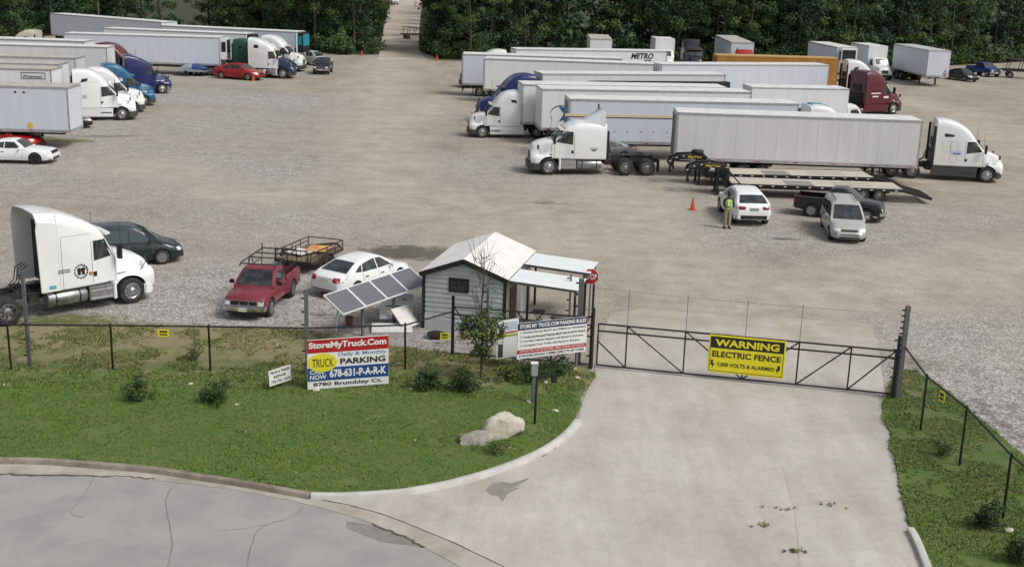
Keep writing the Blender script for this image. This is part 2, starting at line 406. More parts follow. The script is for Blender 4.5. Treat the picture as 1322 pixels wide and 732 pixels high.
SUV = dict(r=.38, xf=1.45, xr=-1.47, track=1.68, wr=.64, ww=.27,
    top=[(-2.45, .75), (-2.38, 1.05), (-2.0, 1.16), (-1.2, 1.1), (0, 1.04), (.95, 1.05), (1.6, 1.0), (2.2, .9), (2.42, .62)],
    wid=[(-2.45, .84), (-2.2, .95), (-1.45, 1.0), (0, .97), (1.45, .985), (2.1, .93), (2.42, .7)], bot=[(-2.45, .38), (-1.9, .26), (1.9, .26), (2.4, .34)],
    roof=[(-2.28, 1.12), (-1.75, 1.4), (-1.1, 1.6), (-.4, 1.69), (.1, 1.69), (.45, 1.62), (1.25, 1.05)], ws=(1.16, .52), rw=(-2.16, -1.5),
    side=[[(.92, 1.1), (.06, 1.08), (.06, 1.57), (.4, 1.54)], [(0, 1.08), (-.95, 1.12), (-.9, 1.52), (0, 1.57)], [(-1.0, 1.13), (-1.6, 1.18), (-1.35, 1.38), (-.95, 1.5)]],
    seams=[.98, .03, -.98], handles=[.25, -.75], lights=[(.5, .84, .72, .86)], front=[(-.4, .4, .6, .84, BLACK, 'grille'), (-.75, .75, .36, .5, BLACK, 'bumper_insert')],
    tailm=REDD, tails=[(.44, .9, .9, 1.05)], rear=[(-.24, .24, .84, .98, PLD, 'licence_plate'), (-.9, .9, .4, .6, BLACK, 'bumper_insert'), (-.5, .5, .39, .47, ALUD, 'skid_plate')], mirror=(.8, 1.14))
VAN = dict(r=.34, xf=1.45, xr=-1.5, track=1.58, wr=.68,
    top=[(-2.38, .8), (-2.34, 1.05), (-1.5, 1.06), (0, 1.04), (1.1, 1.04), (1.6, .95), (2.15, .78), (2.4, .52)],
    wid=[(-2.38, .82), (-2.1, .91), (-1.4, .93), (0, .93), (1.4, .9), (2.05, .82), (2.4, .58)], bot=[(-2.38, .32), (-1.9, .2), (1.9, .2), (2.4, .26)],
    roof=[(-2.3, 1.1), (-2.2, 1.55), (-1.9, 1.72), (-.6, 1.76), (.1, 1.73), (.6, 1.55), (1.5, .98)], ws=(1.4, .5), rwx=(1.14, 1.56, .68, .6),
    side=[[(1.05, 1.08), (.1, 1.07), (.1, 1.58), (.46, 1.55)], [(.03, 1.07), (-1.0, 1.08), (-1.0, 1.62), (.03, 1.6)], [(-1.07, 1.08), (-2.1, 1.1), (-1.98, 1.58), (-1.07, 1.62)]],
    seams=[1.08, .06, -1.03], handles=[.28, -.75], lights=[(.44, .76, .6, .74)], front=[(-.4, .4, .6, .7, BLACK, 'grille'), (-.82, .82, .44, .47, BLACK, 'bumper_strip'), (-.5, .5, .28, .36, BLACK, 'air_intake')],
    tails=[(.66, .84, .72, 1.1)], rear=[(-.26, .26, .66, .8, PLATE, 'licence_plate')], mirror=(.95, 1.12), rail=(.3, -1.9))
# ------------------------------------------------------------------ pickups: cab and nose lofted, bed open
def pickup(name, label, pl, pt, group=None, full=False, boxy=True, rim='alloy', bedload=None, chromebump=True, crew=False, roofm=None, low=0.0):
    t = thing(name, label, 'pickup truck', pl['loc'], pl['rz'], group, pl['s'])
    k = 1.0
    xb = -.55 if not crew else -1.0                      # back of cab
    xe = -2.35 if not crew else -2.75
    W = .84 if not full else .97
    zl = .36 if not full else .5; zh = 1.04 if not full else 1.24; zr = 1.62 if not full else 1.9
    r = .35 if not full else .42; xf, xr = 1.35, (-1.45 if not crew else -1.8); xn = 2.12
    top = pchip([xb, .6, .95, 1.7, 2.0, xn], [zh, zh, zh - .01, zh - .07, zh - .14, zh - .3])
    wid = pchip([xb, 1.4, 1.95, xn], [W, W, W * .97, W * .93])
    rings = []
    for i in range(25):
        x = xb + (xn - xb) * i / 24; h, zt = wid(x), top(x)
        rings.append([(x, y, z) for y, z in sym([(0, zl), (h * .9, zl), (h * .97, zl + .05), (h, zl + .3 * (zt - zl)), (h, zt - .28), (h * .985, zt - .16), (h * .95, zt - .05), (h * .85, zt), (0, zt + .025)])])
    mb = MB(); mb.mt(pt).loft(rings)
    body = carve(mb.mesh('b', ang=34), [(xf, r, r + .07, W - .28, 1.4)], BLACK)
    g = [(xb, zh - .04), (xb, zh - .03)]
    roof = pchip([xb - .02, xb + .12, .0, .25, 1.0], [zh - .02 if False else zr - .12, zr - .03, zr, zr - .06, zh])
    rings = []
    wr = W - .16
    for i in range(21):
        x = xb + (1.0 - xb) * i / 20; z = max(roof(x), zh + .01); tt = (z - zh) / (zr - zh); y = W * .95 + (wr - W * .95) * tt
        rings.append([(x, yy, zz) for yy, zz in sym([(0, zh - .05), (W * .95, zh - .05), (y + .01, z - .07 * tt), (y - .03, z - .02 * tt), (y - .1, z), (0, z + .02 * tt)])])
    cb = MB(); cb.mt(pt).loft(rings); cab = cb.mesh('c', ang=38)
    bm = bmesh.new(); bm.from_mesh(body); bm.from_mesh(cab); me = bpy.data.meshes.new('body'); bm.to_mesh(me); bm.free()
    for m in body.materials: me.materials.append(m)
    me.shade_smooth(); me.set_sharp_from_angle(angle=R(36)); obj('body', me, t)
    bv = bvh_of(body, cab)
    patch(bv, [(.95, -W * .86, 4), (.95, W * .86, 4), (.3, wr - .1, 4), (.3, -wr + .1, 4)], (0, 0, -1), GLASS, 6, name='windshield', parent=t)
    patch(bv, [(-6, wr - .02, zh + .1), (-6, -wr + .02, zh + .1), (-6, -wr + .1, zr - .16), (-6, wr - .1, zr - .16)], (1, 0, 0), GLASS, 3, name='rear_window', parent=t)
    if crew:
        sidepatch(bv, [(.72, zh + .06), (-.12, zh + .05), (-.12, zr - .12), (.25, zr - .13)], GLASS, 'side_window', t)
        sidepatch(bv, [(-.2, zh + .05), (xb + .12, zh + .06), (xb + .14, zr - .13), (-.2, zr - .12)], GLASS, 'side_window', t)
    else:
        sidepatch(bv, [(.74, zh + .06), (xb + .1, zh + .05), (xb + .12, zr - .13), (.25, zr - .12)], GLASS, 'side_window', t)
    for sx in ([.82, xb + .06] if not crew else [.82, -.16, xb + .06]):
        sidepatch(bv, [(sx - .008, zl + .08), (sx + .008, zl + .08), (sx + .008, zh - .06), (sx - .008, zh - .06)], SEAM, 'door_gap', t, n=5, nx=1, off=.003)
    sidepatch(bv, [(xb + .2, zh - .2), (xb + .38, zh - .2), (xb + .38, zh - .16), (xb + .2, zh - .16)], BLACK, 'handle', t, n=1, off=.025)
    hz = zh - .44
    patch(bv, [(5, -.52, hz), (5, .52, hz), (5, .52, hz + .17), (5, -.52, hz + .17)], (-1, 0, 0), BLACK, 3, nx=6, name='grille', parent=t, off=.012)
    for sg in (-1, 1):
        patch(bv, [(5, sg * .55, hz), (5, sg * W * .9, hz), (5, sg * W * .9, hz + .17), (5, sg * .55, hz + .17)], (-1, 0, 0), LAMP, 3, name='headlight', parent=t, off=.014)
        for i in (0, 1, 2):
            pass
    gb = MB(); gb.mt(CHROME if chromebump else GREYP)
    for zz in (hz - .012, hz + .18): gb.box(xn + .004, 0, zz, .03, W * 1.84, .022)
    for yy in (-.52, -.18, .18, .52): gb.box(xn + .006, yy, hz + .085, .03, .025, .17)
    obj('grille_trim', gb.mesh('grille_trim', bev=.004), t)
    b = MB(); b.mt(CHROME if chromebump else GREYP).slab([(xn - .1, -W - .02), (xn + .06, -W + .02), (xn + .16, -W * .6), (xn + .18, 0), (xn + .16, W * .6), (xn + .06, W - .02), (xn - .1, W + .02)], zl + .04, zl + .2)
    bo = obj('bumper', b.mesh('bumper', bev=.02), t)
    p = MB(); p.mt(PLATE).box(xn + .2, 0, zl + .12, .02, .31, .15); obj('licence_plate', p, bo)
    a = MB(); a.mt(BLACK).slab([(xn - .2, -W + .06), (xn + .1, -W * .5), (xn + .1, W * .5), (xn - .2, W - .06)], zl - .14, zl + .03); obj('air_dam', a.mesh('air_dam', bev=.02), t)
    # bed
    d = MB(); d.mt(pt)
    for sg in (-1, 1):
        rr = []
        outer = [(xe, zl + .1), (xe, zh - .02), (xb - .03, zh - .02), (xb - .03, zl)]
        arch = [(xr + (r + .09) * math.cos(a_), r + (r + .09) * math.sin(a_)) for a_ in [math.pi * q / 12 for q in range(0, 13)]]
        arch = [(x, max(z, zl)) for x, z in arch if True]
        poly = outer + [(arch[0][0], zl)] + arch[1:-1] + [(arch[-1][0], zl)]
        d.prism(poly, sg * (W - .05), sg * W)
        d.bx(xe, xb - .03, sg * (W - .11) if sg > 0 else -W + .01, (W - .01) if sg > 0 else -(W - .11), zh - .025, zh + .02)
        d.mt(BLACK).lathe([(r + .085, sg * (W - .34)), (r + .085, sg * (W - .06))], 20, (xr, 0, r)); d.mt(pt)
    d.bx(xe, xb - .03, -W + .05, W - .05, zl + .28, zl + .33); d.bx(xb - .08, xb - .03, -W + .05, W - .05, zl + .2, zh - .02)
    d.mt(mat('bed_liner', (.03, .03, .032), .8, var=.4, scale=5)); d.bx(xe + .05, xb - .08, -W + .06, W - .06, zl + .33, zl + .34)
    obj('bed', d.mesh('bed', bev=.008), t)
    tg = MB(); tg.mt(pt).bx(xe - .05, xe - .005, -W + .12, W - .12, zl + .22, zh); obj('tailgate', tg.mesh('tailgate', bev=.015), t)
    for sg in (-1, 1):
        l = MB(); l.mt(REDL).bx(xe - .04, xe + .06, min(sg * (W - .11), sg * (W + .006)), max(sg * (W - .11), sg * (W + .006)), zl + .35, zh - .1); obj('tail_light', l.mesh('tail_light', bev=.01), t)
        mr = MB(); mr.mt(BLACK).box(.72, sg * (W + .12), zh + .1, .09, .2, .16); obj('mirror', mr.mesh('mirror', bev=.025), t)
    rb = MB(); rb.mt(CHROME if chromebump else GREYP).bx(xe - .2, xe - .06, -W + .02, W - .02, zl + .04, zl + .18); obj('rear_bumper', rb.mesh('rear_bumper', bev=.02), t)
    fr = MB(); fr.mt(CHASSIS)
    for sg in (-1, 1): fr.bx(xe, xn - .2, sg * .42 - .05, sg * .42 + .05, zl - .02, zl + .1)
    fr.lathe([(.06, -W + .2), (.06, W - .2)], 8, (xr, 0, r)); fr.lathe([(.06, -W + .2), (.06, W - .2)], 8, (xf, 0, r))
    obj('frame', fr, t)
    for x in (xf, xr):
        for sg in (-1, 1): wheel(t, x, sg * (W - .12), r, .24, rim)
    t['dims'] = (xf, xr, W, zh, zr, xb, xe)
    return t
# ================================================================== road tractors
STY = {
 'high': dict(roof=[(-3.5, 3.9, 1.22), (-3.0, 3.97, 1.22), (-2.4, 3.92, 1.22), (-1.9, 3.74, 1.2), (-1.5, 3.46, 1.17), (-1.15, 3.1, 1.12), (-.95, 2.84, 1.08), (-.2, 2.04, 1.02)], hood=[(-.3, 2.05), (.2, 1.98), (.6, 1.86), (.9, 1.7), (1.06, 1.42)]),
 'round': dict(roof=[(-3.45, 3.97, 1.22), (-2.9, 3.98, 1.22), (-2.3, 3.86, 1.21), (-1.8, 3.65, 1.2), (-1.35, 3.34, 1.16), (-1.05, 3.0, 1.12), (-.85, 2.72, 1.08), (-.12, 2.0, 1.02)], hood=[(-.25, 2.0), (.2, 1.9), (.6, 1.74), (.85, 1.55), (.98, 1.25)]),
 'slope': dict(roof=[(-3.5, 3.98, 1.22), (-3.0, 3.93, 1.22), (-2.4, 3.78, 1.22), (-1.9, 3.58, 1.2), (-1.4, 3.33, 1.17), (-1.05, 3.06, 1.12), (-.92, 2.86, 1.08), (-.5, 2.06, 1.02)], hood=[(-.6, 2.05), (.1, 1.92), (.55, 1.76), (.85, 1.52), (1.0, 1.2)]),
 'mid': dict(roof=[(-3.5, 3.12, 1.22), (-2.5, 3.16, 1.22), (-1.8, 3.14, 1.2), (-1.35, 3.0, 1.16), (-1.05, 2.86, 1.1), (-.95, 2.74, 1.08), (-.2, 2.04, 1.02)], hood=[(-.3, 2.05), (.2, 1.98), (.6, 1.86), (.9, 1.7), (1.06, 1.42)]),
}
def tractor(label, pl, pt, style='high', group=None, skirt=None, bumper=GREYP, name='road_tractor', extender=.0, stripes=None, skirtm=None, hoodm=None, window=True, tank=True, grille=GREYP):
    t = thing(name, label, 'truck', pl['loc'], pl['rz'], group, pl['s']); XB = -3.5 + extender
    S = STY[style]; xs, zs, hs_ = zip(*S['roof']); zt = pchip(xs, zs); hw = pchip(xs, hs_); zb = .98
    rings = []; x0, x1 = (XB if extender else xs[0]), xs[-1]
    for i in range(37):
        x = x0 + (x1 - x0) * i / 36; h, z = hw(x), zt(x); sh = min(.42, (z - zb) * .3)
        rings.append([(x, y, zz) for y, zz in sym([(0, zb), (h - .06, zb), (h, zb + .06), (h + .0, zb + .5 * (z - zb - sh)), (h - .01, z - sh), (h - .055, z - sh * .5), (h - .13, z - sh * .2), (h - .3, z - .02), (h * .4, z + .02), (0, z + .025)])])
    mb = MB(); mb.mt(pt).loft(rings); cab = mb.mesh('cab', ang=40); obj('cab', cab, t)
    # nose
    hx, hz = zip(*S['hood']); hz_ = pchip(hx, hz); a, b = hx[0], hx[-1]
    fw = pchip([a, a + .18, .1, .75, b], [1.0, 1.03, 1.19, 1.17, 1.02]); tw = pchip([a, .2, .6, .9, b], [.95, .88, .8, .7, .6])
    rings = []
    for i in range(23):
        x = a + (b - a) * i / 22; z = hz_(x); f, q = fw(x), tw(x)
        rings.append([(x, y, zz) for y, zz in sym([(0, .62), (f - .04, .6), (f, .7), (f, 1.02), (f - .05, 1.14), (f - .14, 1.22), (q + .09, 1.3), (q + .02, 1.42 if z > 1.6 else z - .12), (q, z - .13), (q - .06, z - .04), (q - .18, z), (0, z + .035)])])
    hb = MB(); hb.mt(hoodm or pt).loft(rings); hood = carve(hb.mesh('hood', ang=36), [(0, .51, .62, .72, 1.6)], BLACK); obj('hood', hood, t)
    bv = bvh_of(cab, hood)
    xc = xs[-1]; xh = xs[-2]
    if style == 'mid': xh = -.95
    bc = bvh_of(cab)
    for sg in (-1, 1):                                            # two-piece windshield
        patch(bc, [(xc - .05, sg * .02, 5), (xc - .05, sg * .9, 5), (xh + .1, sg * .93, 5), (xh + .1, sg * .02, 5)], (0, 0, -1), GLASS, 6, name='windshield', parent=t)
    sidepatch(bc, [(-.42, 2.0), (-1.45, 1.86), (-1.45, 2.64), (-.9, 2.66)] if style != 'slope' else [(-.64, 2.02), (-1.45, 1.94), (-1.45, 2.7), (-.94, 2.7)], GLASS, 'side_window', t, n=6)
    for sx in (-.34 if style != 'slope' else -.57, -1.53):
        sidepatch(bc, [(sx - .01, 1.1), (sx + .01, 1.1), (sx + .01, 1.98 if sx > -1 else 2.7), (sx - .01, 1.98 if sx > -1 else 2.7)], SEAM, 'door_gap', t, n=6, nx=1, off=.003)
    sidepatch(bc, [(-1.5, 1.34), (-1.36, 1.34), (-1.36, 1.52), (-1.5, 1.52)], BLACK, 'handle', t, n=1, off=.012)
    if style in ('high', 'slope'):
        for sx in (-3.25,): sx = max(sx, XB + .1); sidepatch(bc, [(sx - .008, 1.05), (sx + .008, 1.05), (sx + .008, 3.0), (sx - .008, 3.0)], SEAM, 'panel_gap', t, n=4, nx=1, off=.003)
        sidepatch(bc, [(max(-3.25, XB + .1), 2.994), (-1.55, 2.994), (-1.55, 3.006), (max(-3.25, XB + .1), 3.006)], SEAM, 'panel_gap', t, n=1, nx=6, off=.003)
    if style == 'high' and window: sidepatch(bc, [(-2.95, 2.98), (-2.45, 3.08), (-2.35, 3.3), (-2.8, 3.26)], GLASS, 'sleeper_window', t)
    if style == 'round' and window:
        sidepatch(bc, [(-2.95, 2.9), (-2.35, 2.92), (-2.3, 3.06), (-2.95, 3.14)], GLASS, 'sleeper_window', t)
        for x0_, x1_, z0_, z1_ in ((-3.0, -2.52, 1.9, 2.6), (-2.48, -2.05, 1.2, 2.6)):
            for qd in ([(x0_, z0_), (x1_, z0_), (x1_, z0_ + .012), (x0_, z0_ + .012)], [(x0_, z1_), (x1_, z1_), (x1_, z1_ + .012), (x0_, z1_ + .012)], [(x0_, z0_), (x0_ + .012, z0_), (x0_ + .012, z1_), (x0_, z1_)], [(x1_, z0_), (x1_ + .012, z0_), (x1_ + .012, z1_), (x1_, z1_)]):
                sidepatch(bc, qd, SEAM, 'panel_gap', t, n=2, off=.003)
    # grille, lamps
    patch(bv, [(5, -.42, .82), (5, .42, .82), (5, .5, 1.34), (5, -.5, 1.34)], (-1, 0, 0), grille, 4, name='grille', parent=t, off=.015)
    for sg in (-1, 1):
        patch(bv, [(5, sg * .66, .84), (5, sg * 1.0, .84), (5, sg * .96, 1.1), (5, sg * .68, 1.06)], (-1, 0, 0), LAMP, 4, name='headlight', parent=t, off=.015)
        mr = MB(); mr.mt(BLACK).box(-.28 if style != 'slope' else -.5, sg * 1.32, 2.2, .14, .24, .56).bar((-.3 if style != 'slope' else -.52, sg * 1.0, 2.05), (-.28 if style != 'slope' else -.5, sg * 1.28, 2.05), .04, .04); obj('mirror', mr.mesh('mirror', bev=.02), t)
        hm = MB(); hm.mt(BLACK).tube([(.45, sg * .98, 1.24), (.66, sg * 1.1, 1.62)], .018, 5).box(.68, sg * 1.11, 1.7, .1, .16, .26); obj('hood_mirror', hm.mesh('hood_mirror', bev=.02), t)
    bp = MB(); bp.mt(bumper); xb_ = 1.24 if style in ('high', 'mid') else 1.08
    bp.slab([(.5, -1.22), (.66, -1.23), (xb_ - .22, -1.12), (xb_ - .06, -.75), (xb_, 0), (xb_ - .06, .75), (xb_ - .22, 1.12), (.66, 1.23), (.5, 1.22), (.5, .95), (.74, .9), (.74, -.9), (.5, -.95)], .3, .76)
    obj('bumper', bp.mesh('bumper', bev=.05), t)
    vs = MB(); vs.mt(pt if style != 'slope' else pt)
    if style != 'round':
        ring = [(xh + .06, -.95, zt(xh) - .02), (xh + .28, -.9, zt(xh) - .08), (xh + .34, 0, zt(xh) - .06), (xh + .28, .9, zt(xh) - .08), (xh + .06, .95, zt(xh) - .02)]
        vs.slab([(p[0], p[1]) for p in ring], zt(xh) - .06, zt(xh) + .03); obj('sun_visor', vs.mesh('sun_visor', bev=.015), t)
    # frame and running gear
    fr = MB(); fr.mt(CHASSIS)
    for sg in (-1, 1): fr.bx(-6.85, .7, sg * .43 - .04, sg * .43 + .04, .72, .98)
    for x in (-6.75, -5.43, -4.0, -3.6): fr.bx(x - .08, x + .08, -.4, .4, .74, .94)
    for x in (-4.75, -6.1, 0): fr.lathe([(.1, -1.0), (.1, 1.0)], 10, (x, 0, .51))
    for x in (-4.75, -6.1): fr.lathe([(.22, -.22), (.26, 0), (.22, .22)], 12, (x, 0, .51))
    fr.bx(-1.4, .4, -.36, .36, .4, .9); fr.bx(-3.2, -1.4, -.2, .2, .55, .75); fr.bx(-3.9, -3.5, -.95, .95, .62, .95)
    obj('frame', fr.mesh('frame', bev=.01), t)
    fw_ = MB(); fw_.mt(CHASSIS)
    fw_.T = Matrix.Translation((-5.45, 0, 1.14)) @ Matrix.Rotation(R(7), 4, 'Y')
    fw_.slab([(.45, -.35), (.5, 0), (.45, .35), (-.1, .48), (-.55, .4), (-.6, .14), (-.1, .07), (-.1, -.07), (-.6, -.14), (-.55, -.4), (-.1, -.48)], -.03, .04); fw_.T = None
    fw_.bx(-5.6, -5.2, -.4, .4, .96, 1.08); obj('fifth_wheel', fw_, t)
    for sg in (-1, 1):
        if tank and not skirt:
            tk = MB(); tk.mt(ALUD).lathe([(.02, -3.25), (.27, -3.25), (.3, -3.21), (.3, -1.79), (.27, -1.75), (.02, -1.75)], 22, (0, sg * .88, .66), 'X')
            to = obj('fuel_tank', tk.mesh('fuel_tank', ang=40), t)
            st = MB(); st.mt(BLACK)
            for x in (-2.95, -2.05): st.lathe([(.306, x - .03), (.306, x + .03)], 22, (0, sg * .88, .66), 'X')
            obj('tank_strap', st, to)
            sp_ = MB(); sp_.mt(ALU).bx(-1.68, -.72, min(sg * .72, sg * 1.14), max(sg * .72, sg * 1.14), .4, .94)
            so_ = obj('step_box', sp_.mesh('step_box', bev=.02), t)
            s2 = MB(); s2.mt(ALU)
            for z in (.42, .72): s2.bx(-1.62, -.78, min(sg * 1.14, sg * 1.2), max(sg * 1.14, sg * 1.2), z, z + .05)
            obj('step', s2, so_)
            sf = MB(); sf.mt(pt).bx(-.74, -.62, min(sg * .8, sg * 1.2), max(sg * .8, sg * 1.2), .32, 1.0); obj('fender_skirt', sf.mesh('fender_skirt', bev=.03), t)
        if skirt:
            k = MB(); k.mt(skirt).prism([(-.68, .3), (-.62, .98), (-3.55, .98), (-3.6, .34)], sg * 1.12, sg * 1.2)
            so_ = obj('side_skirt', k.mesh('side_skirt', bev=.025), t)
            k = MB(); k.mt(GREYP).bx(-1.55, -.75, min(sg * 1.195, sg * 1.235), max(sg * 1.195, sg * 1.235), .62, .68); obj('step', k, so_)
        if extender:
            k = MB(); k.mt(pt).prism([(XB, 1.0), (XB, zt(XB) - .36), (-3.5, zt(-3.5) - .3), (-3.56, zt(-3.5) - .6), (-3.5, 1.0)], sg * 1.165, sg * 1.215)
            obj('side_extender', k.mesh('side_extender', bev=.012), t)
        else:
            k = MB(); k.mt(BLACK).bx(-3.66, -3.49, min(sg * 1.14, sg * 1.2), max(sg * 1.14, sg * 1.2), 1.02, zt(-3.5) - .4); obj('side_extender', k.mesh('side_extender', bev=.012), t)
        wheel(t, 0, sg * 1.04, .51, .3, 'truckfront')
        for x in (-4.75, -6.1): wheel(t, x, sg * 1.08, .51, .27, 'truckrear'); wheel(t, x, sg * .75, .51, .27, 'truckrear')
        fl = MB(); fl.mt(RUBBER).bx(-6.84, -6.81, min(sg * .62, sg * 1.22), max(sg * .62, sg * 1.22), .22, .98); obj('mud_flap', fl, t)
        rl = MB(); rl.mt(REDL).bx(-6.9, -6.86, min(sg * .3, sg * .5), max(sg * .3, sg * .5), .8, .92); obj('tail_light', rl, t)
    if extender:
        k = MB(); k.mt(pt).loft([[(x, y, zt(-3.5) + dz - d) for y, dz in ((-1.19, -.42), (-1.14, -.2), (-.95, -.03), (0, .02), (.95, -.03), (1.14, -.2), (1.19, -.42), (1.15, -.44), (1.1, -.23), (.93, -.07), (0, -.03), (-.93, -.07), (-1.1, -.23), (-1.15, -.44))] for x, d in ((XB + .02, zt(-3.5) - zt(XB)), (-3.52, .0))])
        obj('roof_fairing', k, t)
    # back wall gear
    bk = MB(); bk.mt(CHASSIS)
    if extender: bk.bx(XB - .06, XB, -1.1, 1.1, 1.05, 3.3).bx(XB - .3, XB - .06, -.9, -.2, 1.05, 1.6)
    else: bk.bx(-3.56, -3.5, -.75, .75, 1.05, 2.0).bx(-3.58, -3.5, -.5, .5, 2.15, 2.7)
    for y in (-.25, 0, .25): bk.tube([(-3.58, y, 1.9), (-3.85, y * 1.2, 1.75), (-3.95, y, 1.3), (-4.3, y * .6, 1.05)], .022, 5)
    obj('air_line', bk, t)
    ex = MB(); ex.mt(BLACK)
    if style in ('high', 'mid'): ex.tube([(-.5, .9, zt(xh)), (-.5, .9, zt(xh) + .01)], .01, 4)
    an = MB(); an.mt(BLACK)
    for sg in (-1, 1): an.tube([(-.4, sg * 1.25, 2.4), (-.45, sg * 1.27, 3.3)], .01, 4)
    obj('antenna', an, t)
    if style == 'mid':
        k = MB(); k.mt(pt)
        rr = []
        for i in range(15):
            u = i / 14; x = -1.95 - 1.45 * u; z = 3.1 + .8 * u ** 1.15; h = .55 + .55 * u ** .6
            rr.append([(x, y, zz) for y, zz in ((-h - .06, 3.02), (-h, z - .12), (-h + .1, z - .03), (0, z), (h - .1, z - .03), (h, z - .12), (h + .06, 3.02))])
        k.loft(rr); obj('roof_fairing', k.mesh('roof_fairing', ang=40), t)
        k = MB(); k.mt(BLACK).tube([(-3.3, -.9, 3.7), (-3.32, -.9, 4.1)], .05, 8); obj('exhaust_tip', k, t)
    if style in ('high', 'slope', 'mid'):
        k = MB(); k.mt(AMBER)
        for y in (-.7, -.35, 0, .35, .7): k.box(xh - .02, y, zt(xh) + .06, .07, .1, .045)
        obj('marker_light', k, t)
    t['bvh'] = 0
    return t, bc
def TA(front='R'):
    pass
# ================================================================== box trailers
ST_ = (1, 1, .1)
TRW = mat('trailer_white', (.74, .75, .76), .42, var=.07, scale=2.2, coat=.2, stretch=ST_)
TRG = mat('trailer_grey_white', (.66, .66, .67), .45, var=.09, scale=2.0, coat=.15, stretch=ST_)
TRB = mat('trailer_pale_blue', (.6, .64, .71), .45, var=.06, scale=2.2, coat=.2, stretch=ST_)
TRY = mat('trailer_ochre', (.42, .2, .035), .45, var=.2, scale=1)
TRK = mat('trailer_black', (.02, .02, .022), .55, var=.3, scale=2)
ROOFW = mat('trailer_roof', (.74, .74, .73), .5, var=.15, scale=1.2, col2=(.6, .59, .56))
ROOFT = mat('trailer_roof_stained', (.5, .47, .41), .6, var=.3, scale=1.5)
RAIL = mat('trailer_rail', (.5, .5, .51), .4, .5, var=.25, scale=3)
TEAL = mat('teal_panel', (.02, .22, .3), .4)
def trailer(label, pl, L=16.0, side=TRW, roof=ROOFW, group=None, height=4.1, floor=1.2, reefer=None, legs=True, seams=True, name='box_trailer', front=None, wheels_at=None, skirt=False, rail=RAIL, tandem=True, cat='trailer'):
    t = thing(name, label, cat, pl['loc'], pl['rz'], group, pl['s']); L = pl.get('L', L)
    W = 1.3; c = MB(); c.mt(side)
    c.bx(-L, 0, -W, W, floor, height - .03)
    obj('box', c.mesh('box', bev=.03), t)
    r = MB(); r.mt(roof).bx(-L + .02, -.02, -W + .02, W - .02, height - .03, height); r.mesh
    r.bx(-L + .0, 0, -W, W, height - .06, height - .028) if False else None
    obj('roof', r.mesh('roof', bev=.01), t)
    k = MB(); k.mt(rail)
    for sg in (-1, 1):
        a, b = sorted((sg * (W - .01), sg * (W + .014)))
        k.bx(-L, 0, a, b, height - .16, height - .02); k.bx(-L, 0, a, b, floor - .1, floor + .1)
        k.bx(-.09, .0, a, b, floor, height - .05); k.bx(-L, -L + .12, a, b, floor, height - .05)
    k.bx(0, .016, -W, W, height - .15, height - .02); k.bx(0, .016, -W, W, floor - .1, floor + .12)
    obj('rail', k, t)
    if seams:
        k = MB(); k.mt(side); n = max(3, int(L / 1.24))
        for i in range(1, n):
            x = -L * i / n
            for sg in (-1, 1): k.box(x, sg * (W + .001), (floor + height) / 2, .05, .012, height - floor - .3)
        obj('panel_joint', k, t)
    k = MB(); k.mt(REDL)
    for i in range(7):
        x = -.4 - (L - .8) * i / 6
        for sg in (-1, 1): k.box(x, sg * (W + .016), floor - .02, .3, .012, .045)
    obj('marker_strip', k, t)
    # rear doors
    for sg in (-1, 1):
        d = MB(); d.mt(side).bx(-L - .035, -L - .001, min(sg * .02, sg * (W - .08)), max(sg * .02, sg * (W - .08)), floor + .06, height - .16); do = obj('rear_door', d.mesh('rear_door', bev=.008), t)
        l = MB(); l.mt(GALV)
        for y in (.35, .8): l.tube([(-L - .06, sg * y, floor + .08), (-L - .06, sg * y, height - .2)], .022, 5)
        obj('lock_rod', l, do)
    k = MB(); k.mt(CHASSIS)
    for sg in (-1, 1): k.bx(-L + .2, -.6, sg * .5 - .05, sg * .5 + .05, floor - .32, floor - .1)
    n = int(L / .8)
    for i in range(n): x = -L + .4 + (L - .8) * i / (n - 1); k.bx(x - .03, x + .03, -W + .05, W - .05, floor - .12, floor - .005)
    k.bx(-L - .02, -L + .06, -1.15, 1.15, .45, .57)
    for sg in (-1, 1): k.bx(-L - .01, -L + .06, sg * .6 - .05, sg * .6 + .05, .55, floor)
    xw = wheels_at if wheels_at is not None else -L + 3.0
    axles = (xw, xw - 1.25) if tandem else (xw,)
    k.bx(axles[-1] - .7, axles[0] + .7, -.6, .6, .78, floor - .1)
    for x in axles: k.lathe([(.08, -1.0), (.08, 1.0)], 8, (x, 0, .5))
    obj('underframe', k, t)
    for x in axles:
        for sg in (-1, 1): wheel(t, x, sg * 1.1, .5, .27, 'truckrear'); wheel(t, x, sg * .78, .5, .27, 'truckrear')
    for sg in (-1, 1):
        k = MB(); k.mt(RUBBER).bx(axles[-1] - .75, axles[-1] - .72, min(sg * .65, sg * 1.25), max(sg * .65, sg * 1.25), .2, floor - .1); obj('mud_flap', k, t)
        if legs:
            k = MB(); k.mt(CHASSIS).bx(-2.75, -2.6, sg * .95 - .08, sg * .95 + .08, .08, floor - .05).bx(-2.85, -2.5, sg * .95 - .16, sg * .95 + .16, .0, .07); k.bar((-2.67, sg * .95, .9), (-2.67, 0, .6), .05, .05); k.bar((-2.67, sg * .95, .5), (-3.6, sg * .5, floor - .15), .05, .05); obj('landing_leg', k, t)
        k = MB(); k.mt(REDL).box(-L - .03, sg * 1.1, floor - .02, .03, .25, .1); obj('tail_light', k, t)
        if skirt:
            k = MB(); k.mt(side).bx(axles[0] + .9, -3.2, sg * 1.22 - .012, sg * 1.22 + .012, .38, floor - .1); obj('side_skirt', k, t)
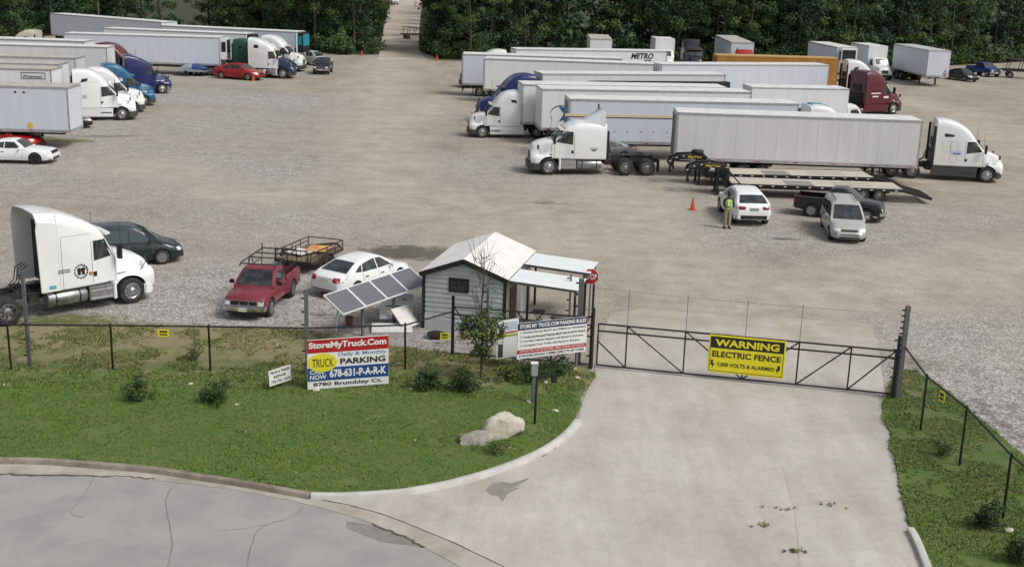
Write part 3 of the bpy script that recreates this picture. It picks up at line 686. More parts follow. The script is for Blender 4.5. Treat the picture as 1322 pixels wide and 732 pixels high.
    if reefer:
        k = MB(); k.mt(reefer[0]).bx(.02, .68, -.95, .95, floor + .5, height - .12); u = obj('refrigeration_unit', k.mesh('refrigeration_unit', bev=.06), t)
        g = MB(); g.mt(reefer[1]).bx(.67, .70, -.82, .82, floor + 1.25, height - .3)
        for sg in (-1, 1): g.bx(.12, .58, sg * .95 - .012, sg * .95 + .012, floor + 1.35, height - .5)
        obj('vent_panel', g, u)
    return t
def fronttop(pxl, pxr, L, face, fit=(.93, 1.07), h=4.1):
    """near roof edge of a trailer standing sideways: face R = front to the right"""
    L = min(max((G(*pxl, h) - G(*pxr, h)).length, L * fit[0]), L * fit[1])
    q = place2((-L, -1.3), (0, -1.3), pxl, pxr, h, fit=(1, 1)) if face == 'R' else place2((0, 1.3), (-L, 1.3), pxl, pxr, h, fit=(1, 1))
    q['L'] = L; return q
def frontpin(px, deg, L, h=4.1):
    """trailer running off the picture: its near front roof corner and its heading"""
    g = G(*px, h); c, s_ = math.cos(R(deg)), math.sin(R(deg))
    return dict(loc=(g.x - s_ * 1.3, g.y + c * 1.3, 0), rz=R(deg), s=1.0, L=L)
# ================================================================== straight box truck
def box_truck(label, pl, boxL, cabm, hoodm, boxm=TRW, group=None, bh=3.7):
    t = thing('box_truck', label, 'truck', pl['loc'], pl['rz'], group, pl['s'])
    W = 1.25
    k = MB(); k.mt(boxm).bx(-1.5 - boxL, -1.5, -W, W, 1.15, bh - .03); b = obj('box', k.mesh('box', bev=.03), t)
    k = MB(); k.mt(ROOFW).bx(-1.48 - boxL, -1.52, -W + .02, W - .02, bh - .03, bh); obj('roof', k, b)
    k = MB(); k.mt(RAIL)
    for sg in (-1, 1):
        a, c = sorted((sg * (W - .01), sg * (W + .014)))
        k.bx(-1.5 - boxL, -1.5, a, c, bh - .12, bh - .02); k.bx(-1.5 - boxL, -1.5, a, c, 1.05, 1.22)
    obj('rail', k, t)
    rings = []
    zt = pchip([-1.38, -.7, -.55, .0], [2.55, 2.6, 2.5, 1.75]); 
    for i in range(17):
        x = -1.38 + 1.38 * i / 16; z = zt(x); h = 1.08 - .06 * (i / 16)
        rings.append([(x, y, q) for y, q in sym([(0, .9), (h - .05, .9), (h, .96), (h - .02, z - .3 * min(1, z - 1.5)), (h - .1, z - .07), (h - .22, z), (0, z + .03)])])
    k = MB(); k.mt(cabm).loft(rings); cab = k.mesh('cab', ang=40); obj('cab', cab, t)
    rings = []
    hz = pchip([-.1, .6, 1.1, 1.3], [1.76, 1.66, 1.5, 1.2])
    for i in range(15):
        x = -.1 + 1.4 * i / 14; z = hz(x); f = 1.05 - .12 * max(0, (x - .6) / .7); q = .85 - .2 * max(0, (x - .2) / 1.1)
        rings.append([(x, y, zz) for y, zz in sym([(0, .6), (f, .62), (f, 1.0), (f - .08, 1.12), (q + .06, 1.2), (q, min(1.3, z - .1)), (q, z - .08), (q - .1, z), (0, z + .03)])])
    k = MB(); k.mt(hoodm).loft(rings); hood = carve(k.mesh('hood', ang=36), [(.45, .47, .56, .7, 1.5)], BLACK); obj('hood', hood, t)
    bc = bvh_of(cab); bv = bvh_of(cab, hood)
    patch(bc, [(-.06, -.88, 5), (-.06, .88, 5), (-.5, .86, 5), (-.5, -.86, 5)], (0, 0, -1), GLASS, 6, name='windshield', parent=t)
    sidepatch(bc, [(-.28, 1.72), (-1.15, 1.66), (-1.15, 2.32), (-.6, 2.34)], GLASS, 'side_window', t)
    patch(bv, [(5, -.42, .8), (5, .42, .8), (5, .42, 1.2), (5, -.42, 1.2)], (-1, 0, 0), GREYP, 3, name='grille', parent=t, off=.015)
    k = MB(); k.mt(BLACK).slab([(.7, -1.1), (1.3, -1.0), (1.42, 0), (1.3, 1.0), (.7, 1.1)], .4, .68); obj('bumper', k.mesh('bumper', bev=.03), t)
    for sg in (-1, 1):
        patch(bv, [(5, sg * .55, .86), (5, sg * .82, .86), (5, sg * .82, 1.06), (5, sg * .55, 1.06)], (-1, 0, 0), LAMP, 3, name='headlight', parent=t, off=.015)
        k = MB(); k.mt(BLACK).box(-.15, sg * 1.3, 1.95, .12, .22, .45).bar((-.2, sg * 1.0, 1.8), (-.15, sg * 1.25, 1.8), .04, .04); obj('mirror', k, t)
        wheel(t, .45, sg * .98, .47, .27, 'truckfront')
        for y in (1.02, .72): wheel(t, -1.5 - boxL * .68, sg * y, .47, .25, 'truckrear')
    k = MB(); k.mt(CHASSIS)
    for sg in (-1, 1): k.bx(-1.4 - boxL, .9, sg * .42 - .05, sg * .42 + .05, .72, .98)
    n = int(boxL / .7)
    for i in range(n): x = -1.6 - (boxL - .2) * i / (n - 1); k.bx(x - .03, x + .03, -W + .05, W - .05, .98, 1.12)
    k.lathe([(.09, -.9), (.09, .9)], 8, (.45, 0, .47)); k.lathe([(.09, -.9), (.09, .9)], 8, (-1.5 - boxL * .68, 0, .47)); obj('frame', k, t)
    return t
# ================================================================== gooseneck equipment trailer
DECK = mat('deck_timber', (.56, .51, .44), .85, var=.35, scale=5, col2=(.4, .355, .29), stretch=(.3, 6, 1))
DECKG = mat('deck_timber_grey', (.2, .19, .175), .85, var=.3, scale=4)
YEL = mat('yellow_lettering', (.6, .42, .03), .5)
GLV = mat('trailer_gloss_black', (.012, .012, .013), .35, coat=.3)
WTAPE = mat('white_tape', (.7, .68, .66), .5)
def gooseneck(label, pl, L=10.5, group=None, spare=False):
    """deck from x=0 back to -L, neck rising in front of it; wheels under the rear"""
    t = thing('gooseneck_trailer', label, 'trailer', pl['loc'], pl['rz'], group, pl['s'])
    W = 1.27; z = .86
    k = MB(); k.mt(GLV)
    for sg in (-1, 1): k.bx(-L, 0, sg * (W - .05) - .05, sg * (W - .05) + .05, z - .17, z - .002); k.bx(-L + .6, 0, sg * .5 - .06, sg * .5 + .06, z - .4, z - .18)
    for i in range(18): x = -.2 - (L - .4) * i / 17; k.bx(x - .03, x + .03, -W + .1, W - .1, z - .17, z - .06)
    k.bx(-.1, .02, -W, W, z - .4, z + .02)
    obj('frame', k.mesh('frame', bev=.008), t)
    k = MB(); n = 12
    for i in range(n):
        y = -W + .12 + (2 * W - .24) * (i + .5) / n; w_ = (2 * W - .24) / n - .012
        k.mt(DECK)
        cuts = [0, L * .33, L * .33 + 1.7, L * .62, L * .62 + 2.3, L]
        for j in range(5):
            k.mt(DECKG if j in ((1,) if i % 4 else (3,)) and i > 2 else DECK)
            k.bx(-cuts[j + 1] + .003, -cuts[j] - .003, y - w_ / 2, y + w_ / 2, z - .055, z - .004 + (i * 7 % 5) * .001)
    obj('deck', k, t)
    # dovetail and ramps
    k = MB(); k.mt(GLV)
    for sg in (-1, 1): k.bar((-L, sg * (W - .05), z - .09), (-L - 1.75, sg * (W - .05), z - .52), .1, .17)
    k.bar((-L - 1.75, -W, z - .52), (-L - 1.75, W, z - .52), .1, .17)
    k.mt(mat('weathered_grating', (.06, .06, .062), .7, var=.4, scale=9))
    for i in range(9):
        u = (i + .5) / 9; x = -L - 1.72 * u; zz = z - .04 - .43 * u
        k.box(x, 0, zz, .14, 2 * W - .2, .03, ry=-math.atan2(.43, 1.75))
    k.mt(GLV)
    for y in (-.62, 0, .62): k.bar((-L, y, z - .02), (-L - 1.75, y, z - .45), .06, .06)
    obj('ramp', k, t)
    k = MB(); k.mt(WTAPE)
    for i in range(int(L / .75)):
        for sg in (-1, 1): k.box(-.35 - i * .75, sg * (W + .002), z - .09, .16, .012, .055)
    obj('reflector_tape', k, t)
    k = MB(); k.mt(GLV)                                 # neck: two curved beams, coupler, braces
    for sg in (-1, 1):
        poly = [(-.05, z - .35), (.0, 1.62), (.22, 1.84), (1.0, 1.98), (2.0, 1.9), (2.55, 1.66), (2.68, 1.3), (2.5, 1.28), (2.36, 1.5), (1.9, 1.62), (1.0, 1.66), (.45, 1.5), (.32, 1.2), (.3, z - .35)]
        k.prism(poly, sg * .5 - .09, sg * .5 + .09)
    for x, zz in ((.2, 1.0), (.25, 1.5), (1.2, 1.82), (2.3, 1.58)): k.bx(x - .08, x + .08, -.5, .5, zz - .1, zz + .1)
    k.bx(.02, .3, -.85, .85, .5, 1.4); k.bx(2.35, 2.65, -.3, .3, 1.2, 1.45); k.tube([(2.5, 0, 1.3), (2.5, 0, .72)], .07, 8); k.lathe([(.11, .66), (.11, .86)], 10, (2.5, 0, 0), 'Z')
    k.bar((.3, -.6, 1.7), (-.6, -W + .1, z), .07, .07); k.bar((.3, .6, 1.7), (-.6, W - .1, z), .07, .07)
    k.bx(.4, 1.2, -.4, .4, 1.0, 1.4)
    n_ = obj('gooseneck', k.mesh('gooseneck', bev=.012), t)
    k = MB(); k.mt(WTAPE)
    for x, zz in ((2.6, 1.5), (2.2, 1.74), (1.75, 1.84), (.2, 1.72)):
        for sg in (-1, 1): k.box(x, sg * .595, zz, .14, .012, .05, ry=.3)
    obj('reflector_tape', k, n_)
    text(n_, 'BigTex', .55, 1.5, 1.69, 1.88, YEL, y=-.594, bold=.03, shear=.2)
    text(n_, 'BigTex', -1.5, -.55, 1.69, 1.88, YEL, y=-.594, bold=.03, shear=.2, flip='+y')
    for sg in (-1, 1):
        k = MB(); k.mt(GLV).bx(.62, .76, sg * .62 - .07, sg * .62 + .07, .06, 1.7).bx(.5, .88, sg * .62 - .15, sg * .62 + .15, 0, .06); obj('jack_leg', k.mesh('jack_leg', bev=.01), t)
        for x in (-L + 2.3, -L + 1.35): wheel(t, x, sg * .95, .4, .24, 'truckrear'); 
        k = MB(); k.mt(LAMP).box(-L + 3.1, sg * (W + .01), z - .28, .1, .02, .1); obj('side_lamp', k, t)
        k = MB(); k.mt(REDL).box(-L - 1.84, sg * (W - .25), z - .52, .03, .25, .1); obj('tail_light', k, t)
    k = MB(); k.mt(CHASSIS)
    for x in (-L + 2.3, -L + 1.35): k.lathe([(.07, -.9), (.07, .9)], 8, (x, 0, .4))
    k.bx(-L + .8, -L + 2.9, -.62, .62, .45, .7); obj('axle', k, t)
    if spare:
        k = MB(); k.mt(RUBBER).lathe([(.2, 1.92), (.36, 1.92), (.4, 1.97), (.4, 2.1), (.36, 2.15), (.2, 2.15)], 22, (.75, -.1, 0), 'Z'); obj('spare_wheel', k.mesh('spare_wheel', ang=40), t)
    return t
# ================================================================== traffic cone, person
ORG = mat('cone_orange', (.62, .085, .015), .5, var=.2, scale=6)
def cone(label, p, group='orange cones on the lot', h=.72):
    t = thing('traffic_cone', label, 'cone', p, random.random(), group)
    k = MB(); k.mt(ORG).bx(-.19, .19, -.19, .19, 0, .035); obj('base', k.mesh('base', bev=.01), t)
    k = MB(); k.mt(ORG).lathe([(.145, .035), (.135, .06), (.03, h - .02), (.022, h)], 20, (0, 0, 0), 'Z'); c = obj('body', k.mesh('body', ang=40), t)
    return t
def skin(name, pts, edges, mats_, parent=None, sub=2):
    me = bpy.data.meshes.new(name); me.from_pydata([p[:3] for p in pts], edges, [])
    o = bpy.data.objects.new(name, me); COL.objects.link(o)
    md = o.modifiers.new('s', 'SKIN'); 
    for i, p in enumerate(pts): me.skin_vertices[0].data[i].radius = (p[3], p[4] if len(p) > 4 else p[3])
    for i in range(len(pts)): me.skin_vertices[0].data[i].use_root = (i == 0)
    md.use_smooth_shade = True
    s = o.modifiers.new('d', 'SUBSURF'); s.levels = sub; s.render_levels = sub
    dg = bpy.context.evaluated_depsgraph_get(); dg.update()
    m2 = bpy.data.meshes.new_from_object(o.evaluated_get(dg)); bpy.data.objects.remove(o)
    m2.materials.clear(); m2.materials.append(mats_); m2.shade_smooth()
    return m2
# ================================================================== SETTING
def inpoly(x, y, P):
    c = False; n = len(P)
    for i in range(n):
        x1, y1 = P[i][0], P[i][1]; x2, y2 = P[i - 1][0], P[i - 1][1]
        if (y1 > y) != (y2 > y) and x < (x2 - x1) * (y - y1) / (y2 - y1) + x1: c = not c
    return c
def poly(px): return [G(*p) for p in px]
_rn = np.random.RandomState(3); _tab = _rn.rand(64, 64)
def vn(x, y):
    xi, yi = math.floor(x), math.floor(y); fx, fy = x - xi, y - yi
    fx, fy = fx * fx * (3 - 2 * fx), fy * fy * (3 - 2 * fy)
    g = lambda a, b: _tab[a % 64, b % 64]
    return (g(xi, yi) * (1 - fx) + g(xi + 1, yi) * fx) * (1 - fy) + (g(xi, yi + 1) * (1 - fx) + g(xi + 1, yi + 1) * fx) * fy
def fbm(x, y): return .5 * vn(x, y) + .3 * vn(2.1 * x + 7, 2.1 * y) + .2 * vn(4.3 * x, 4.3 * y + 3)
# ---- terrain under everything
k = MB(); k.mt(mat('dry_terrain', (.17, .15, .1), .95, var=.5, scale=.05, world=True)).add([(-900, -300, -.06), (900, -300, -.06), (900, 1500, -.06), (-900, 1500, -.06)], [(0, 1, 2, 3)])
struct('terrain', k)
# ---- gravel lot with painted-in ground cover masks (r gravel, g dark stain, b weeds)
def lot_material():
    m = bpy.data.materials.new('lot_ground'); m.use_nodes = True; nt = m.node_tree; N = nt.nodes.new; Lk = nt.links.new
    b = nt.nodes['Principled BSDF']; b.inputs['Roughness'].default_value = .92; b.inputs['Specular IOR Level'].default_value = .2
    geo = N('ShaderNodeNewGeometry'); at = N('ShaderNodeVertexColor'); at.layer_name = 'cover'
    sep = N('ShaderNodeSeparateColor'); Lk(at.outputs[0], sep.inputs[0])
    def noise(s, d=6, r=.6, st=None):
        n = N('ShaderNodeTexNoise'); n.inputs['Scale'].default_value = s; n.inputs['Detail'].default_value = d; n.inputs['Roughness'].default_value = r
        if st:
            mp = N('ShaderNodeMapping'); mp.inputs['Scale'].default_value = st[0]; mp.inputs['Rotation'].default_value = (0, 0, st[1]); Lk(geo.outputs['Position'], mp.inputs[0]); Lk(mp.outputs[0], n.inputs['Vector'])
        else: Lk(geo.outputs['Position'], n.inputs['Vector'])
        return n.outputs[0]
    def ramp(src, *st):
        r = N('ShaderNodeValToRGB'); e = r.color_ramp.elements
        while len(e) < len(st): e.new(.5)
        for q, (p, c) in zip(e, st): q.position = p; q.color = (*c, 1) if len(c) == 3 else c
        Lk(src, r.inputs[0]); return r.outputs[0]
    def mix(f, a, c, mode='MIX'):
        x = N('ShaderNodeMix'); x.data_type = 'RGBA'; x.blend_type = mode
        if isinstance(f, float): x.inputs[0].default_value = f
        else: Lk(f, x.inputs[0])
        Lk(a, x.inputs[6]); Lk(c, x.inputs[7]); return x.outputs[2]
    def math_(op, a, c=None, clamp=False):
        x = N('ShaderNodeMath'); x.operation = op; x.use_clamp = clamp
        for i, v in enumerate((a, c)):
            if v is None: continue
            if isinstance(v, (int, float)): x.inputs[i].default_value = v
            else: Lk(v, x.inputs[i])
        return x.outputs[0]
    dirt = ramp(noise(.35, 8, .68), (.3, (.28, .235, .18)), (.5, (.38, .33, .265)), (.72, (.465, .415, .345)))
    dirt2 = ramp(noise(.09, 4), (.35, (.31, .275, .23)), (.65, (.415, .38, .33)))
    dirt = mix(.4, dirt, dirt2)
    dirt = mix(.7, dirt, ramp(noise(.14, 7, .7), (.34, (.74, .75, .76)), (.52, (.98, .98, .98)), (.7, (1.1, 1.08, 1.04))), 'MULTIPLY')
    # wheel tracks: long soft streaks across the lot
    tr = ramp(noise(1, 5, .6, ((.12, .8, 1), .5)), (.38, (.72, .7, .68)), (.6, (1, 1, 1)))
    dirt = mix(.35, dirt, tr, 'MULTIPLY')
    tr2 = ramp(noise(1, 4, .6, ((.7, .1, 1), -.3)), (.35, (.72, .7, .68)), (.6, (1, 1, 1)))
    dirt = mix(.35, dirt, tr2, 'MULTIPLY')
    pale = ramp(noise(.7, 8, .7), (.3, (.4, .36, .3)), (.7, (.55, .505, .44)))
    lf = math_('MULTIPLY', at.outputs['Alpha'], math_('ADD', math_('MULTIPLY', noise(.5, 6, .65), 1.4), -.15, True), True)
    dirt = mix(math_('MULTIPLY', lf, .8), dirt, pale)
    vo = N('ShaderNodeTexVoronoi'); vo.inputs['Scale'].default_value = 14; Lk(geo.outputs['Position'], vo.inputs['Vector'])
    vsep = N('ShaderNodeSeparateColor'); Lk(vo.outputs['Color'], vsep.inputs[0])
    gr = ramp(vsep.outputs[0], (.0, (.2, .195, .185)), (.35, (.33, .32, .305)), (.7, (.41, .4, .385)), (1, (.58, .57, .56)))
    gcl = ramp(noise(1.3, 7, .7), (.3, (.6, .59, .57)), (.62, (1.03, 1.02, 1.01)))
    gr = mix(.75, gr, gcl, 'MULTIPLY')
    fine = noise(2.2, 8, .75)
    gf = math_('ADD', sep.outputs[0], math_('MULTIPLY', math_('SUBTRACT', fine, .5), 1.1), True)
    gf = ramp(gf, (.18, (0, 0, 0)), (.85, (1, 1, 1)))
    c = mix(gf, dirt, gr)
    stone = ramp(vsep.outputs[1], (.9, (0, 0, 0)), (.95, (1, 1, 1)))
    stf = math_('MULTIPLY', stone, .3)
    lit = N('ShaderNodeRGB'); lit.outputs[0].default_value = (.5, .48, .45, 1)
    c = mix(stf, c, lit.outputs[0])
    dk = N('ShaderNodeRGB'); dk.outputs[0].default_value = (.05, .045, .04, 1)
    df = math_('ADD', sep.outputs[1], math_('MULTIPLY', math_('SUBTRACT', noise(1.6, 7, .7), .5), 1.2), True)
    df = math_('MULTIPLY', ramp(df, (.4, (0, 0, 0)), (.75, (1, 1, 1))), .75)
    c = mix(df, c, dk.outputs[0])
    c = mix(.55, c, ramp(noise(1.1, 10, .78), (.32, (.66, .645, .62)), (.5, (.95, .95, .94)), (.7, (1.08, 1.07, 1.05))), 'MULTIPLY')
    # small scattered dark clods
    cl = ramp(noise(.8, 9, .8), (.62, (0, 0, 0)), (.72, (1, 1, 1)))
    c = mix(math_('MULTIPLY', cl, .45), c, dk.outputs[0])
    wd = ramp(noise(6, 5), (.3, (.07, .085, .03)), (.7, (.16, .17, .06)))
    wf = math_('ADD', sep.outputs[2], math_('MULTIPLY', math_('SUBTRACT', fine, .5), 1.3), True)
    c = mix(ramp(wf, (.35, (0, 0, 0)), (.7, (1, 1, 1))), c, wd)
    Lk(c, b.inputs['Base Color'])
    bp = N('ShaderNodeBump'); bp.inputs['Strength'].default_value = .55; bp.inputs['Distance'].default_value = .05
    Lk(math_('ADD', vo.outputs['Distance'], noise(4, 8, .7)), bp.inputs['Height']); Lk(bp.outputs[0], b.inputs['Normal'])
    return m
def blobs(L_):
    out = []
    for px, py, rx, ry, a in L_:
        g = G(px, py); out.append((g.x, g.y, rx, ry, a))
    return out
GRAV = blobs([(60, 420, 9, 6, .75), (250, 380, 9, 7, .8), (440, 400, 6, 5, .6), (120, 330, 12, 9, .5), (300, 300, 12, 9, .5), (200, 220, 16, 10, .62), (60, 230, 12, 9, .65), (330, 170, 14, 10, .58), (300, 130, 16, 7, .6), (560, 190, 9, 7, .22), (700, 240, 10, 5, .55), (640, 210, 8, 6, .55), (800, 260, 8, 4, .55), (930, 310, 7, 4.5, .55), (1100, 310, 8, 4.5, .6), (1190, 275, 7, 5, .5), (1260, 320, 7, 4, .3), (1300, 540, 6, 7, .75), (1330, 480, 6, 7, .55), (1310, 430, 7, 4, .4), (560, 430, 3, 4, .55), (660, 120, 9, 8, .3), (1050, 280, 8, 4, .4), (20, 160, 12, 7, .3)])
DARK = blobs([(528, 326, 2.6, 1.5, .95), (555, 332, 1.5, 1, .7), (1305, 545, 3.0, 4.0, .5), (700, 410, 3, 3, .45), (480, 410, 3, 2.2, .6), (690, 460, 1.5, 1, .4), (610, 440, 3, 1.2, .5), (1010, 308, .9, .5, .9), (690, 255, 2, 1, .25), (620, 320, 5, 3, .12)])
WEED = blobs([(85, 182, 2.4, .9, .85), (50, 178, 2.5, .8, .7), (128, 176, 2.0, .6, .7), (165, 176, 1.5, .5, .65), (95, 412, 2.5, .8, .8), (40, 425, 3, .9, .8), (180, 425, 5, .9, .7), (330, 428, 5, .7, .6), (705, 262, 1.6, .8, .6), (440, 68, 5, 3, .8), (575, 78, 4, 1.6, .7), (1190, 470, 1.5, 1.5, .5)])
def fld(x, y, B):
    s = 0
    for bx, by, rx, ry, a in B:
        d = ((x - bx) / rx) ** 2 + ((y - by) / ry) ** 2
        if d < 4: s = max(s, a * max(0, 1 - d * .5) if d > .5 else a * (1 - d * .5))
    return min(s, 1)
LANES = [[(960, 500), (960, 420), (930, 370), (820, 330), (640, 300), (500, 240), (480, 170), (500, 100), (515, 60)], [(960, 420), (1000, 380), (1150, 370), (1330, 330)], [(960, 410), (900, 350), (760, 290), (560, 260), (320, 250), (160, 210)], [(930, 380), (860, 320), (800, 240)], [(1330, 200), (1240, 150), (1150, 125)], [(480, 170), (560, 130), (620, 120)]]
LN = []
for l_ in LANES:
    q = [G(*p) for p in l_]
    for i in range(len(q) - 1):
        n_ = max(2, int((q[i + 1] - q[i]).length / 1.2))
        for j in range(n_): p = q[i].lerp(q[i + 1], j / n_); LN.append((p.x, p.y))
LN = np.array(LN)
def lane(x, y):
    d = np.min((LN[:, 0] - x) ** 2 + (LN[:, 1] - y) ** 2) ** .5
    d += 2.5 * (fbm(x * .2 + 3, y * .2) - .5)
    return min(max(1.25 - d / 4.2, 0), 1)
LX0, LX1, LY0, LY1, ST = -110, 110, 14, 190, .8
nx, ny = int((LX1 - LX0) / ST), int((LY1 - LY0) / ST)
vs = [(LX0 + i * ST, LY0 + j * ST, 0) for j in range(ny + 1) for i in range(nx + 1)]
fs = [(j * (nx + 1) + i, j * (nx + 1) + i + 1, (j + 1) * (nx + 1) + i + 1, (j + 1) * (nx + 1) + i) for j in range(ny) for i in range(nx)]
me = bpy.data.meshes.new('gravel_lot'); me.from_pydata(vs, [], fs)
ca = me.color_attributes.new('cover', 'FLOAT_COLOR', 'POINT')
cols = np.zeros((len(vs), 4), np.float32); cols[:, 3] = 0
for i, (x, y, z) in enumerate(vs):
    if abs(x) > y * .48 + 12: continue
    nz = fbm(x * .12, y * .12) - .5
    if True: ln_ = lane(x, y); cols[i, 3] = ln_
    cols[i, 0] = min(max((.2 + .8 * fld(x, y, GRAV) + nz * .8) * (1 - .65 * ln_), 0), 1)
    if y < 60 or True: cols[i, 1] = fld(x, y, DARK); cols[i, 2] = fld(x, y, WEED)
ca.data.foreach_set('color', cols.ravel()); me.materials.append(lot_material())
struct('gravel_lot', me)
# ---- dirt track through the wood
TL = [(488, 78), (490, 70), (494, 45), (499, 20), (505, 0), (509, -14)]; TR = [(552, 78), (540, 66), (541, 45), (543, 20), (546, 0), (548, -14)]
k = MB(); k.mt(mat('track_dirt', (.5, .43, .35), .95, var=.35, scale=.25, world=True))
k.add([(*G(*p).to_2d(), .012) for p in TL] + [(*G(*p).to_2d(), .012) for p in TR], [(i, i + 6, i + 7, i + 1) for i in range(5)])
struct('dirt_track', k)
def tlx(y, P=None): q = poly(TL); return float(np.interp(y, [p.y for p in q], [p.x for p in q]))
def trx(y, P=None): q = poly(TR); return float(np.interp(y, [p.y for p in q], [p.x for p in q]))
# ---- forest floor left and right of the track
BL = [(-60, 54), (60, 47), (230, 42), (330, 54), (400, 66), (445, 71), (489, 71)]
BR = [(541, 66), (568, 77), (600, 78), (700, 76), (760, 75), (900, 82), (1010, 88), (1100, 88), (1180, 87), (1250, 84), (1322, 80), (1400, 78)]
FLOOR = mat('forest_floor', (.05, .055, .025), .95, var=.6, scale=.6, world=True)
k = MB(); k.mt(FLOOR)
a = poly(BL); far = [G(509, -14), Vector((-260, 620, 0)), Vector((-260, 190, 0))]
k.add([(p.x, p.y, .008) for p in a + [G(494, 45), G(499, 20), G(505, 0)] + far], [tuple(range(len(a) + 6))])
b_ = poly(BR); far = [Vector((280, 130, 0)), Vector((280, 620, 0)), G(548, -14), G(546, 0), G(543, 20), G(541, 45)]
k.add([(p.x, p.y, .008) for p in b_ + far], [tuple(range(len(b_) + 6))])
struct('forest_floor', k)
# ---- street, gutter, driveway
KERB_A = [(-70, 592), (0, 590), (60, 591), (130, 596), (200, 602), (260, 611), (320, 620), (370, 629), (402, 635)]
KERB_B = [(402, 635), (450, 635), (520, 630), (580, 619), (640, 602), (690, 582), (725, 560), (743, 540)]
def smooth_line(P, n=6):
    out = []
    for i in range(len(P) - 1):
        p0, p1, p2, p3 = P[max(i - 1, 0)], P[i], P[i + 1], P[min(i + 2, len(P) - 1)]
        for j in range(n):
            t = j / n
            out.append(.5 * ((2 * p1) + (p2 - p0) * t + (2 * p0 - 5 * p1 + 4 * p2 - p3) * t * t + (3 * p1 - p0 - 3 * p2 + p3) * t ** 3))
    return out + [P[-1]]
ka = smooth_line([G(x, y, .13) for x, y in KERB_A]); kb = smooth_line([G(x, y, .13) for x, y in KERB_B])
def off_line(P, d):
    out = []
    for i, p in enumerate(P):
        t = (P[min(i + 1, len(P) - 1)] - P[max(i - 1, 0)]); t.z = 0; t.normalize(); out.append(Vector((p.x + t.y * d, p.y - t.x * d, 0)))
    return out
def kerb(P, m):
    k = MB(); k.mt(m); rr = []
    for i, p in enumerate(P):
        t = (P[min(i + 1, len(P) - 1)] - P[max(i - 1, 0)]); t.z = 0; t.normalize(); nx_, ny_ = t.y, -t.x
        rr.append([(p.x + nx_ * a, p.y + ny_ * a, z) for a, z in ((-.02, -.05), (-.02, .125), (.0, .135), (.12, .135), (.15, .12), (.19, .004), (.19, -.05))])
    k.loft(rr); me = k.mesh('kerb', ang=40); return me
def conc_material():
    m = bpy.data.materials.new('driveway_concrete'); m.use_nodes = True; nt = m.node_tree; N = nt.nodes.new; Lk = nt.links.new
    b = nt.nodes['Principled BSDF']; b.inputs['Roughness'].default_value = .85; b.inputs['Specular IOR Level'].default_value = .25
    geo = N('ShaderNodeNewGeometry')
    def noise(s, d=6, r=.6, sc=(1, 1, 1), rot=0):
        mp = N('ShaderNodeMapping'); mp.inputs['Scale'].default_value = sc; mp.inputs['Rotation'].default_value = (0, 0, rot); Lk(geo.outputs['Position'], mp.inputs[0])
        n = N('ShaderNodeTexNoise'); n.inputs['Scale'].default_value = s; n.inputs['Detail'].default_value = d; n.inputs['Roughness'].default_value = r; Lk(mp.outputs[0], n.inputs['Vector']); return n.outputs[0]
    def ramp(src, *st):
        r = N('ShaderNodeValToRGB'); e = r.color_ramp.elements
        while len(e) < len(st): e.new(.5)
        for q, (p, c) in zip(e, st): q.position = p; q.color = (*c, 1)
        Lk(src, r.inputs[0]); return r.outputs[0]
    def mix(f, a, c, mode='MIX'):
        x = N('ShaderNodeMix'); x.data_type = 'RGBA'; x.blend_type = mode
        if isinstance(f, float): x.inputs[0].default_value = f
        else: Lk(f, x.inputs[0])
        Lk(a, x.inputs[6]); Lk(c, x.inputs[7]); return x.outputs[2]
    c = ramp(noise(.3, 7, .66), (.3, (.42, .395, .35)), (.5, (.5, .475, .43)), (.7, (.56, .535, .49)))
    c = mix(.7, c, ramp(noise(1, 8, .72, (1.1, .2, 1), -.12), (.34, (.76, .74, .71)), (.62, (1, 1, 1))), 'MULTIPLY')     # tyre wear along the drive
    c = mix(.5, c, ramp(noise(3.2, 8, .75), (.3, (.78, .76, .73)), (.6, (1, 1, 1))), 'MULTIPLY')
    c = mix(.35, c, ramp(noise(26, 3, .6), (.35, (.75, .75, .75)), (.6, (1.05, 1.05, 1.05))), 'MULTIPLY')
    sp = ramp(noise(1.9, 9, .8), (.66, (0, 0, 0)), (.72, (1, 1, 1)))
    x = N('ShaderNodeMath'); x.operation = 'MULTIPLY'; x.inputs[1].default_value = .35; Lk(sp, x.inputs[0])
    rg = N('ShaderNodeRGB'); rg.outputs[0].default_value = (.17, .155, .13, 1); c = mix(x.outputs[0], c, rg.outputs[0])
    # lot dirt carried over the slab beyond the gate
    sx = N('ShaderNodeSeparateXYZ'); Lk(geo.outputs['Position'], sx.inputs[0])
    mr = N('ShaderNodeMapRange'); mr.inputs[1].default_value = 35.5; mr.inputs[2].default_value = 44; Lk(sx.outputs[1], mr.inputs[0])
    ad = N('ShaderNodeMath'); ad.operation = 'ADD'; Lk(mr.outputs[0], ad.inputs[0]); nn = N('ShaderNodeMath'); nn.operation = 'MULTIPLY_ADD'; nn.inputs[1].default_value = 1.6; nn.inputs[2].default_value = -.8; Lk(noise(.8, 7, .7), nn.inputs[0]); Lk(nn.outputs[0], ad.inputs[1])
    f = ramp(ad.outputs[0], (.42, (0, 0, 0)), (.95, (1, 1, 1)))
    dirt = ramp(noise(.6, 8, .7), (.3, (.32, .275, .22)), (.7, (.43, .39, .33)))
    Lk(mix(f, c, dirt), b.inputs['Base Color'])
    bp = N('ShaderNodeBump'); bp.inputs['Strength'].default_value = .15; bp.inputs['Distance'].default_value = .02; Lk(noise(30, 5), bp.inputs['Height']); Lk(bp.outputs[0], b.inputs['Normal'])
    return m
CONC = conc_material()
struct('kerb', kerb(ka, mat('old_kerb', (.3, .265, .21), .9, col2=(.17, .145, .11), scale=1.6, world=True)))
